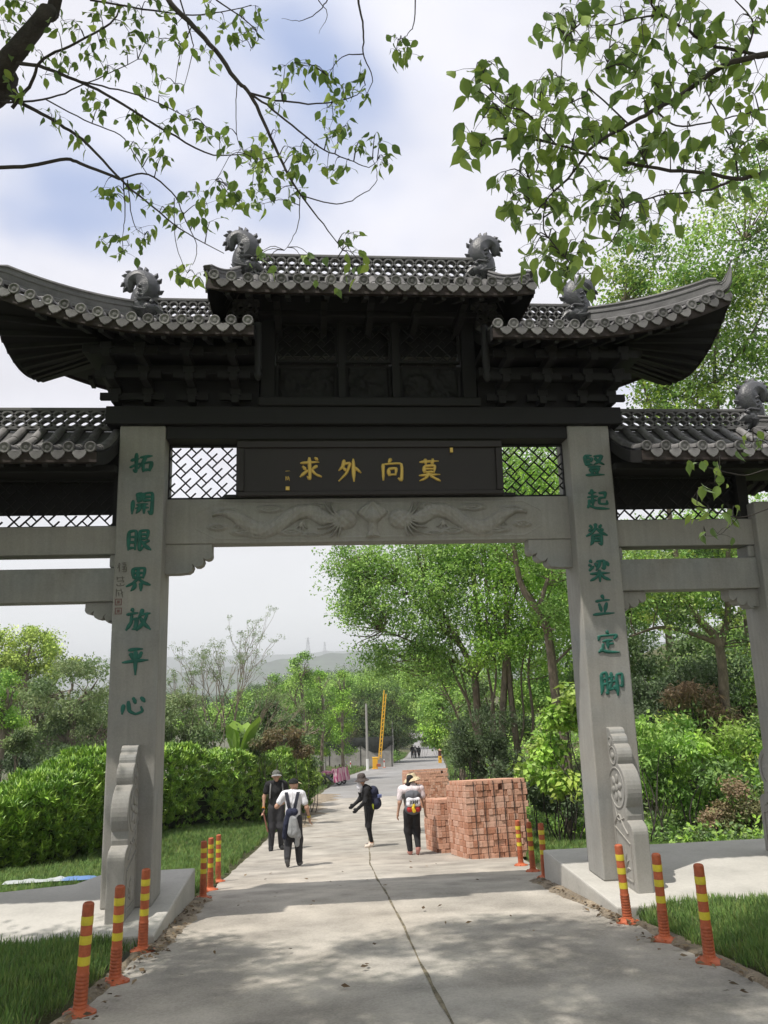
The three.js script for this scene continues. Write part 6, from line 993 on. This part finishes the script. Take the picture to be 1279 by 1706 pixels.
for (const [D, blobs, pal, spr, label, dens] of [
  [17, [[925, 1230, 48, 40], [915, 1290, 50, 36], [940, 1180, 36, 30]], [...PAL.bright, ...PAL.lime], SPR.big, 'fresh green broad-leaved bush left of the right pillar'],
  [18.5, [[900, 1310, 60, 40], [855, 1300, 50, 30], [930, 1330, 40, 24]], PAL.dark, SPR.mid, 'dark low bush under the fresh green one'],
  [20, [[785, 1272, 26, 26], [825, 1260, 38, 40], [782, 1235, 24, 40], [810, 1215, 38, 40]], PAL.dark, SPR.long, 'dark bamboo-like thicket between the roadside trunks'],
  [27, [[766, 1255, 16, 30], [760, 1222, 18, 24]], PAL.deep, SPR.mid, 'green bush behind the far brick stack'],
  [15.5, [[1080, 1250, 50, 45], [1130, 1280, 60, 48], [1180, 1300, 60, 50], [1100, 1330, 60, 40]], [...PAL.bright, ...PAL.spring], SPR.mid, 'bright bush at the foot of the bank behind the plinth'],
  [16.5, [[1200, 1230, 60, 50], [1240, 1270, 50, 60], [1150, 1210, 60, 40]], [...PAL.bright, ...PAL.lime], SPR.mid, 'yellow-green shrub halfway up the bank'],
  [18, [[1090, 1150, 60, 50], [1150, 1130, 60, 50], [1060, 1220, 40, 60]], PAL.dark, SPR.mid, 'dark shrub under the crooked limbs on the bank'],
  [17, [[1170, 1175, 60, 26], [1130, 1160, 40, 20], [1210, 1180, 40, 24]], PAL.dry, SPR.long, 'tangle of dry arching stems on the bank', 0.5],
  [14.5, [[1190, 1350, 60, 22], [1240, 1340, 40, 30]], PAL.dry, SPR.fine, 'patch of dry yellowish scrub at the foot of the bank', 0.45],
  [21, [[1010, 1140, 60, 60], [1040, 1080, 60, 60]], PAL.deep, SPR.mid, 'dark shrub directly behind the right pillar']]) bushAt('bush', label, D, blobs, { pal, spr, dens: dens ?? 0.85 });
{ // verge of the far bend: bright grass slope
  bushAt('verge_plants', 'bright green weeds on the verge outside the far bend', 100, [[705, 1236, 22, 8], [728, 1242, 14, 8], [745, 1250, 12, 10]], { pal: PAL.bright, spr: SPR.far, size: 0.6, cat: 'weeds' });
}

{ // ground cover over the bank and over the slope behind the hedge
  rnd = mulberry(515);
  const cover = (label, n, f, pal, geo, mat) => { const spots = []; while (spots.length < n) { const [x, z] = f(); const y = land(x, z); spots.push({ p: V(x, y + rr(0.0, 0.35), z), s: rr(0.7, 1.5), c: pick(pal), flat: false }); } tag(mass(numbered('undergrowth'), scene, geo, spots, mat), label, 'undergrowth', null, 'stuff'); };
  cover('leafy undergrowth covering the wooded bank', 9000, () => { const z = -3 - 32 * Math.pow(rnd(), 1.3); return [bankX(z) - 0.8 + 13 * Math.pow(rnd(), 1.4), z]; }, [...PAL.deep, ...PAL.spring, ...PAL.bright], SPR.mid[0], leafMat);
  cover('low growth on the slope behind the hedge', 5000, () => { const z = -6 - 60 * Math.pow(rnd(), 1.3); return [hedgeX(z) - 1.5 - 22 * rnd(), z]; }, [...PAL.ash, ...PAL.deep], SPR.far[0], farLeaf);
  cover('green growth along the outside of the far bend', 2500, () => { const z = rr(-35, -150); return [bankX(z) - 1.5 + 10 * rnd(), z]; }, [...PAL.spring, ...PAL.bright], SPR.far[1], farLeaf);
}

// ---------- the two trees whose branches hang into the top of the view ----------
rnd = mulberry(31337);
const oneLeaf = (() => {   // heart-shaped leaf with a drawn-out tip, folded along its midrib, hanging along -y
  const rows = 7, prof = [0.0, 0.66, 0.97, 1.0, 0.76, 0.40, 0.12, 0.0], pos = [], idx = [];
  for (let j = 0; j <= rows; j++) { const v = j / rows; for (const s of [-1, -0.5, 0, 0.5, 1]) pos.push(s * prof[j] * 0.29, -v + 0.08 * Math.abs(s) * (j < 2 ? 1 : 0), 0.10 * Math.abs(s) * prof[j] - 0.22 * v * v + 0.02 * Math.sin(s * 7 + v * 9)); if (j) for (let k = 0; k < 4; k++) { const A = (j - 1) * 5 + k, B = A + 5; idx.push(A, B, A + 1, A + 1, B, B + 1); } }
  const g = new THREE.BufferGeometry(); g.setAttribute('position', new THREE.Float32BufferAttribute(pos, 3)); g.setIndex(idx); g.computeVertexNormals(); return g;
})();
const nearLeafMats = [[0.23, 0.35, 0.06], [0.18, 0.29, 0.055], [0.29, 0.41, 0.07], [0.13, 0.22, 0.05], [0.36, 0.48, 0.08]].map((c) => new THREE.MeshPhysicalMaterial({ color: col(...c), roughness: 0.9, transmission: 0.5, thickness: 0, side: THREE.DoubleSide }));
function overhang(label, root, limbs, clusters, o) {
  const t = thing('overhanging_tree', label, 'tree', V(root.x, root.y, root.z)), rel = (p) => p.clone().sub(root), nodes = [], wood = [];
  for (const L of limbs) { const pts = L.pts.map((q, i) => (q.isVector3 ? q : at(q[0], q[1], q[2] ?? lerp(L.d0, L.d1, i / (L.pts.length - 1))))); const n = Math.max(8, pts.length * 4), c = curve(pts, n); c.forEach((p, i) => { if (i && i % 4 === 0) p.add(unit().multiplyScalar(0.006)); nodes.push(p); }); const g = tube(c.map(rel), c.map((_, i) => lerp(L.r0, L.r1, i / n) * (L.name ? 1 : 0.78)), L.r0 > 0.05 ? 10 : 6, false); if (L.name) part(L.name, g, M.barkNear, t); else wood.push(g); }
  const leaves = [];
  for (const [px, py, n = o.n, dz = 0] of clusters) {
    let best = nodes[0], bd = 1e9; for (const q of nodes) { const [x, y] = project(q), d = (x - px) ** 2 + (y - py) ** 2 - (y < py ? 60 : 0); if (d < bd) { bd = d; best = q; } }
    const D = project(best)[2] + rr(-0.16, 0.16) + dz, c = at(px, py - 6, D);
    const mid = best.clone().lerp(c, 0.5).add(V(0, 0.03, 0)); if (bd > 30) wood.push(tube(curve([best, mid, c], 5).map(rel), [0.0035, 0.003, 0.0026, 0.0022, 0.0018, 0.0014], 4, false));
    const m = Math.max(1, Math.round(n * rr(0.7, 1.3)));
    for (let i = 0; i < m; i++) { const a = rr(0, 6.283), off = V(Math.cos(a) * rr(0.01, o.spread), rr(-0.6, 0.35) * o.spread, Math.sin(a) * rr(0.01, o.spread)), p = c.clone().add(off); wood.push(tube([rel(c), rel(c.clone().lerp(p, 0.6).add(V(0, 0.006, 0))), rel(p)], [0.0012, 0.001, 0.0008], 3, false)); const e = new THREE.Euler(rr(-1.2, 0.9), a + rr(-0.6, 0.6), rr(-0.8, 0.8), 'YXZ'); leaves.push({ p: rel(p), e, s: o.leaf * (rnd() < 0.2 ? rr(0.4, 0.65) : rr(0.75, 1.2)), key: rnd() }); }
  }
  part('twigs', merge(wood), M.barkDark, t);
  const big = leaves.slice().sort((a, b) => b.s - a.s), mt = new THREE.Matrix4(), q = new THREE.Quaternion();
  big.slice(0, 300).forEach((l) => { const m = part('leaf', oneLeaf, nearLeafMats[Math.floor(l.key * (o.dark ? 4.2 : 5))], t); m.position.copy(l.p); m.rotation.copy(l.e); m.scale.setScalar(l.s); });
  const rest = big.slice(300); if (rest.length) { const im = shadows(new THREE.InstancedMesh(oneLeaf, leafMat, rest.length)); im.name = 'foliage'; im.userData.kind = 'stuff'; const cc = new THREE.Color(), pal = [[0.23, 0.35, 0.06], [0.18, 0.29, 0.055], [0.29, 0.41, 0.07], [0.13, 0.22, 0.05]]; rest.forEach((l, i) => { q.setFromEuler(l.e); mt.compose(l.p, q, V(l.s, l.s, l.s)); im.setMatrixAt(i, mt); const c = pick(pal); im.setColorAt(i, cc.setRGB(...c)); }); t.add(im); }
  // the rest of the crown, above and behind the view: it throws the dappled shade on the road
  if (o.canopy) { const spots = []; for (const [x, y, z, rx, ry, rz, n] of o.canopy) for (const s of clumps(V(x, y, z), V(rx, ry, rz), n, PAL.spring, { shell: 0.15, clump: 0.28, per: 22, size: 1.1 })) { const [u, v, d] = project(s.p); if (d > 0 && v > -40 && u > -60 && u < IW + 60) continue; s.p.sub(root); spots.push(s); } mass('upper_crown', t, SPR.mid[0], spots); }
  return t;
}
{
  const root = V(-5.6, land(-5.6, 6.4) - 0.1, 6.4), A = at(-40, 180, 5.0), up = V(-1.6, 8.6, 6.6);
  const L = (pts, d0, d1, r0, r1, name) => ({ pts, d0, d1, r0, r1, name });
  const limbs = [
    L([root, V(-5.4, 2.2, 6.2), V(-4.75, 4.0, 5.7), A, [0, 120, 4.95], [40, 68, 4.9], [78, 18, 4.9], [100, -40, 4.9], up], 0, 0, 0.105, 0.03, 'trunk'),
    L([[0, 170], [-60, 200]], 4.9, 5.0, 0.02, 0.02), L([[28, 105], [70, 112], [130, 135], [190, 165], [270, 215], [345, 255], [400, 258]], 4.9, 4.5, 0.017, 0.004), L([[130, 135], [200, 150], [260, 170], [320, 200]], 4.75, 4.6, 0.008, 0.003),
    L([[-10, 172], [75, 165], [140, 140], [230, 100]], 5.0, 4.9, 0.011, 0.003), L([[20, 180], [52, 137], [70, 100], [120, 75], [185, 38], [200, 10]], 4.9, 4.7, 0.015, 0.005), L([[10, 160], [35, 172], [80, 195], [120, 220], [150, 245], [200, 298], [255, 345], [305, 385], [372, 422]], 5.0, 4.5, 0.018, 0.003),
    L([[-20, 280], [50, 276], [110, 265], [140, 275], [200, 298]], 4.9, 4.75, 0.017, 0.011), L([[200, 298], [245, 290], [290, 325], [310, 370], [328, 410], [322, 442]], 4.75, 4.6, 0.008, 0.002), L([[205, 298], [208, 360], [203, 400]], 4.7, 4.7, 0.006, 0.002), L([[212, 300], [222, 370], [240, 392]], 4.7, 4.7, 0.005, 0.002), L([[290, 330], [292, 400], [310, 455]], 4.65, 4.55, 0.004, 0.002),
    L([[75, 165], [140, 200], [200, 225], [225, 260], [245, 290]], 4.9, 4.7, 0.006, 0.003),
    L([[268, -40], [280, 0], [320, 42], [360, 85], [395, 135], [415, 155], [440, 205], [465, 260], [482, 295], [502, 326], [535, 370], [570, 415]], 4.4, 4.3, 0.022, 0.003), L([[415, 155], [470, 168], [540, 172], [590, 160], [608, 140]], 4.35, 4.3, 0.009, 0.002), L([[415, 155], [450, 180], [500, 220], [540, 250], [580, 266], [612, 278], [630, 268]], 4.35, 4.2, 0.009, 0.002),
    L([[588, -30], [597, 5], [605, 50], [605, 90], [620, 130], [607, 165]], 4.2, 4.2, 0.009, 0.002), L([[605, 90], [570, 95], [545, 125]], 4.2, 4.25, 0.005, 0.002), L([[692, -20], [690, 35], [680, 55], [668, 66]], 4.2, 4.2, 0.005, 0.002), L([[502, 326], [560, 340], [600, 325], [628, 300], [622, 265]], 4.3, 4.2, 0.005, 0.002), L([[500, 322], [495, 380], [475, 418]], 4.3, 4.3, 0.004, 0.002), L([[320, 42], [300, 90], [290, 150]], 4.45, 4.5, 0.005, 0.002), L([[150, 0], [260, 18], [330, 25], [420, 10]], 4.7, 4.5, 0.009, 0.003), L([[300, 0], [318, 60], [320, 90], [305, 150]], 4.5, 4.5, 0.006, 0.002), L([[360, 0], [410, 35], [430, 60], [415, 85]], 4.4, 4.4, 0.006, 0.002), L([[550, -10], [535, 15], [500, 35], [470, 30]], 4.3, 4.3, 0.005, 0.001), L([[530, 0], [545, 25], [530, 55]], 4.3, 4.3, 0.004, 0.001), L([[465, 260], [430, 265], [390, 255], [360, 300]], 4.3, 4.4, 0.004, 0.002), L([[395, 135], [393, 180], [395, 230], [410, 260]], 4.4, 4.4, 0.004, 0.002),
  ];
  const cl = '15,25,6 10,60,6 25,110,5 45,10 25,145 30,165 8,130 105,40 120,40 130,55 95,55 150,30 165,30 185,8 205,18 190,45 225,20 245,10 270,15 285,30 295,45 235,40 265,70 290,70 305,85 340,90 350,100 330,60 350,35 375,50 400,40 410,60 405,75 430,50 425,15 350,10 75,130 95,95 100,110 120,115 150,80 165,75 155,100 210,90 215,60 225,85 250,70 255,120 270,140 290,145 245,155 265,165 190,120 180,115 145,160 150,165 165,185 175,180 85,195 100,200 125,230 135,240 210,200 230,205 225,245 235,255 265,215 275,225 260,260 270,265 290,200 315,195 340,215 375,225 345,220 310,190 365,235 400,255 420,250 430,265 415,280 360,305 375,315 390,335 400,335 420,320 215,320 235,310 185,335 190,320 170,325 255,345 275,355 290,355 310,330 325,325 345,345 330,375 350,375 300,380 235,385 250,400 215,415 240,405 190,405 205,425 170,405 315,455 325,465 300,455 475,115 490,110 505,115 515,115 555,120 465,145 465,160 460,180 545,130 570,150 590,155 600,130 610,160 545,185 560,180 555,205 550,225 575,215 550,235 460,225 440,235 425,255 430,270 435,285 480,250 495,265 500,250 520,255 500,275 465,300 490,300 545,285 555,290 575,285 600,240 595,255 625,230 635,240 640,270 630,270 435,315 430,325 385,340 400,340 440,345 455,335 480,335 490,320 370,320 660,70 670,75 660,90 680,95 580,395 575,410 435,425,4 445,440,4 425,435,3 505,440,3 520,435,3 590,450,4 600,445,3 545,480,3 585,425,3 40,50,6 60,90,4 30,80,6 5,100,6 20,5,6 5,40,6'.split(' ').map((q) => q.split(',').map(Number));
  overhang('tree with a thick dark limb and fine hanging twigs over the hedge-side roofs', root, limbs, cl, { n: 5.6, spread: 0.085, leaf: 0.066, canopy: [[-3.6, 10.2, 5.4, 3.0, 1.0, 2.2, 1250], [-1.0, 10.2, 6.2, 2.2, 0.9, 1.8, 800], [-3.6, 9.6, 7.4, 2.6, 1.3, 2.4, 620], [-1.4, 9.3, 9.2, 2.4, 1.2, 2.0, 560], [-5.8, 8.6, 6.6, 2.4, 1.6, 2.6, 900], [-4.4, 7.6, 10.5, 2.6, 1.6, 2.2, 420], [-7.6, 6.6, 4.6, 2.0, 1.6, 2.4, 2000], [-5.5, 6.9, 4.2, 1.6, 1.2, 2.2, 1500], [-6.4, 5.6, 9.2, 1.8, 1.4, 2.0, 420]] });
}
{
  const root = V(4.9, land(4.9, 7.2) - 0.1, 7.2), L = (pts, d0, d1, r0, r1, name) => ({ pts, d0, d1, r0, r1, name });
  const hub = at(1420, 60, 3.6), hub2 = at(1420, 300, 3.6);
  const limbs = [
    L([root, V(4.7, 2.4, 7.1), V(4.0, 4.2, 6.9), hub, V(hub.x - 0.3, hub.y + 1.6, hub.z + 0.4), V(1.4, 8.6, 7.6)], 0, 0, 0.17, 0.05, 'trunk'),
    L([hub, [1279, 90], [1255, 95], [1200, 112], [1132, 160], [1090, 183], [1052, 204], [993, 240], [951, 291], [909, 333], [890, 360]], 3.5, 3.1, 0.02, 0.003), L([hub2, [1279, 290], [1230, 298], [1170, 288], [1080, 278], [1000, 262], [925, 240], [850, 228], [805, 238], [790, 235]], 3.5, 3.0, 0.014, 0.003), L([V(4.1, 4.0, 6.95), hub2], 0, 0, 0.04, 0.016),
    L([[1230, 298], [1170, 318], [1100, 325], [1040, 345]], 3.4, 3.2, 0.008, 0.003), L([[1255, 90], [1180, 72], [1130, 42], [1090, 15], [1085, -10]], 3.5, 3.3, 0.011, 0.004), L([[1240, 95], [1255, 40], [1225, 0]], 3.5, 3.4, 0.007, 0.003), L([[1100, 25], [1060, 30], [1020, 42], [980, 42]], 3.35, 3.2, 0.006, 0.002), L([[1020, 42], [1015, 80], [1010, 115]], 3.3, 3.25, 0.004, 0.002), L([[1000, 20], [960, 45], [938, 75], [935, 120], [925, 165]], 3.3, 3.1, 0.005, 0.002), L([[1045, 205], [985, 150], [975, 160], [935, 175], [890, 165]], 3.2, 3.05, 0.005, 0.002), L([[925, 240], [880, 190], [835, 170], [805, 120], [800, 112]], 3.1, 3.0, 0.005, 0.002), L([[960, 250], [900, 232], [845, 200], [825, 175]], 3.1, 3.0, 0.004, 0.002), L([[900, 235], [895, 280], [880, 300], [882, 340]], 3.1, 3.05, 0.004, 0.002), L([[909, 333], [905, 380], [925, 410], [950, 440], [955, 460]], 3.1, 3.1, 0.004, 0.002), L([[1040, 345], [1020, 400], [985, 425]], 3.2, 3.15, 0.004, 0.002), L([[1230, 298], [1220, 240], [1190, 180], [1170, 140]], 3.4, 3.4, 0.006, 0.003), L([[1090, 183], [1130, 210], [1200, 200], [1279, 180]], 3.3, 3.4, 0.006, 0.003), L([[1080, 278], [1060, 240], [1050, 220]], 3.2, 3.2, 0.005, 0.003),
    L([[1310, 790], [1279, 782], [1240, 792], [1190, 782], [1160, 772]], 4.6, 4.4, 0.006, 0.002), L([[1310, 838], [1279, 848], [1230, 862], [1180, 848], [1160, 840]], 4.6, 4.4, 0.006, 0.002), L([V(4.3, 3.4, 6.9), [1400, 760, 4.4], [1310, 790, 4.6]], 4.4, 4.6, 0.014, 0.007), L([[1400, 770], [1310, 838]], 4.4, 4.6, 0.01, 0.006), L([[1310, 790], [1279, 740], [1250, 735], [1195, 730]], 4.6, 4.5, 0.004, 0.002), L([[1230, 862], [1200, 890], [1170, 893]], 4.5, 4.5, 0.003, 0.001),
  ];
  const z = '415,65 420,135 470,45 480,90 545,40 530,100 580,120 575,165 545,170 505,170 610,45 650,90 695,40 530,10 620,255 640,280 680,270 720,200 710,250 670,200 760,230 190,265 125,285 100,345 130,375 140,310 265,390 230,395 225,440 165,440 155,480 200,470 265,435 300,480 310,490 335,525 350,375 390,390 375,330 430,310 460,345 415,490 420,470 360,470 370,510 295,535 520,440 445,380 105,545 110,580 150,590 245,690 265,715 295,685 330,690 340,640 320,740 265,795 280,830 310,850 345,845 380,900 350,975 390,1025 355,995 405,1040 450,1045 440,930 470,1000 410,760 445,755 480,800 500,870 430,840 540,785 520,960 545,970 535,1010 490,1070 530,1100 580,1095 510,660 530,690 455,600 470,630 425,620 395,590 530,530 560,520 510,575 590,725 600,765 575,860 610,830 640,740 640,500 600,490 680,530 660,600 630,640 700,690 720,690 740,700 690,760 700,850 690,935 640,870 740,340 760,370 760,300 780,420 830,440 820,310 830,340 880,340 920,260 960,300 900,440 850,380 880,130 960,100 990,60 930,30 1000,10 860,20 790,30 780,60 830,110 800,160 790,200 1060,100 1090,170 1180,160 1150,110 1230,80 1260,100 1100,250 1080,260 1040,300 1060,340 1030,290 1140,230 1200,330 1240,300 1130,350 1170,430 1220,380 980,160 1020,200 780,590 830,600 850,575 800,600 870,540 780,785 870,800 850,770 900,590 960,520 1010,600 960,660 1100,620 1070,500 1140,540 1220,500 1260,570 1000,680 1060,690 940,720 1010,770 1090,740 1160,760 800,880 780,870 850,860 930,830 1180,610 1230,620 1260,680';
  const cl = z.split(' ').map((q) => { const [x, y] = q.split(',').map(Number); return [740 + x / 2.373, y / 2.373]; });
  cl.push(...[[1160, 770], [1180, 785], [1200, 765], [1190, 810], [1250, 745], [1255, 720], [1275, 720], [1160, 848], [1180, 858], [1210, 860], [1225, 850], [1172, 885], [1195, 895], [1165, 820]].map(([x, y]) => [x, y, 3]));
  overhang('tree with broad dark leaves hanging over the brick-side roofs', root, limbs, cl, { n: 5.0, spread: 0.095, leaf: 0.076, dark: true, canopy: [[1.0, 9.8, 5.7, 2.2, 0.9, 1.9, 1300], [1.9, 9.0, 8.6, 2.4, 1.2, 2.0, 420], [4.6, 8.6, 6.0, 2.4, 1.6, 2.2, 420], [6.2, 7.4, 8.2, 2.2, 1.6, 2.4, 420]] });
}

// ---------- lawns and litter ----------
rnd = mulberry(2024);
{
  const tuft = (n, h, w) => { const pos = []; for (let i = 0; i < n; i++) { const a = rr(0, 6.283), o = V(Math.cos(a) * rr(0, 0.05), 0, Math.sin(a) * rr(0, 0.05)), l = rr(0.15, 0.6), H = h * rr(0.6, 1.15), s = V(-Math.sin(a), 0, Math.cos(a)).multiplyScalar(w / 2), m = o.clone().add(V(Math.cos(a) * l * H * 0.4, H * 0.6, Math.sin(a) * l * H * 0.4)), t = o.clone().add(V(Math.cos(a) * l * H, H, Math.sin(a) * l * H)); const A = o.clone().add(s), B = o.clone().sub(s), C = m.clone().addScaledVector(s, 0.8), D = m.clone().addScaledVector(s, -0.8); for (const p of [A, B, C, C, B, D, C, D, t]) pos.push(p.x, p.y, p.z); } return geoOf(pos); };
  const turf = [[0.13, 0.245, 0.047], [0.105, 0.205, 0.042], [0.165, 0.28, 0.053], [0.21, 0.285, 0.068]];
  const lawn = (label, n, geo, f, pal) => { const spots = []; let guard = 0; while (spots.length < n && guard++ < n * 6) { const [x, z] = f(); const y = land(x, z); if (x > roadL(z) - 0.12 + 0.2 * (fbm(z * 3, x, 2) - 0.5) && x < roadR(z) + 0.12 + 0.2 * (fbm(z * 3, x + 9, 2) - 0.5)) continue; if (Math.abs(x) > 2.40 && z < 0.99 && z > -1.76 && !(x < -3.62 && z < (x < -4.3 ? -0.98 : -1.24))) continue; spots.push({ p: V(x, y - 0.01, z), s: rr(0.7, 1.3), c: pick(pal), flat: true }); } const m = mass(numbered('grass'), scene, geo, spots, grassMat); tag(m, label, 'grass', null, 'stuff'); };
  const near = tuft(10, 0.10, 0.007), mid = tuft(9, 0.13, 0.012), far = tuft(8, 0.2, 0.025);
  lawn('dense grass in front of the hedge-side plinth', 9000, near, () => [rr(-6.2, -2.45), rr(1.0, 6.5)], turf);
  lawn('dense grass in front of the brick-side plinth', 8000, near, () => [rr(2.42, 6.2), rr(1.0, 5.8)], turf);
  lawn('mown lawn between hedge, road and plinth', 24000, mid, () => { const z = -0.7 - 24 * Math.pow(rnd(), 1.5); return [rr(hedgeX(z) - 1.5, roadL(z)), z]; }, turf);
  lawn('grass between brick stacks, plinth and wooded bank', 13000, mid, () => { const z = -1.75 - 9 * Math.pow(rnd(), 1.3); return [rr(roadR(z), 11), z]; }, turf);
  lawn('rough verge grass beyond the hedge and round the bend', 7000, far, () => { const z = rr(-30, -110); return rnd() < 0.55 ? [roadL(z) - 0.2 - 9 * rnd() * rnd(), z] : [roadR(z) + 0.2 + 5 * rnd() * rnd(), z]; }, turf);
  // fallen leaves
  const dl = []; leafTris(dl, V(0, 0.006, 0), V(1, 0.05, 0).normalize(), V(0, 1, 0.1).normalize(), 0.08, 0.045, 0.1); const spots = [];
  for (let i = 0; i < 520; i++) { const side = rnd() < 0.5 ? -1 : 1, k = rnd(); let x, z; if (k < 0.55) { z = rr(-1.9, 1.6); x = side * (2.4 - Math.abs(gauss()) * 0.16); } else if (k < 0.92) { z = rr(1.3, 5.5); x = side < 0 ? roadL(z) + Math.abs(gauss()) * 0.25 : roadR(z) - Math.abs(gauss()) * 0.25; } else { z = rr(-6, 6); x = rr(-2.3, 2.4); } spots.push({ p: V(x, roadY(z) + 0.028, z), s: rr(0.4, 1.0), c: pick([[0.10, 0.065, 0.035], [0.16, 0.11, 0.06], [0.07, 0.05, 0.03], [0.2, 0.15, 0.09]]), flat: true }); }
  tag(mass('fallen_leaves', scene, geoOf(dl), spots, std({ color: col(1, 1, 1), roughness: 0.95, side: THREE.DoubleSide })), 'dry fallen leaves scattered along the road edges', 'leaf litter', null, 'stuff');
}

renderer.render(scene, camera);
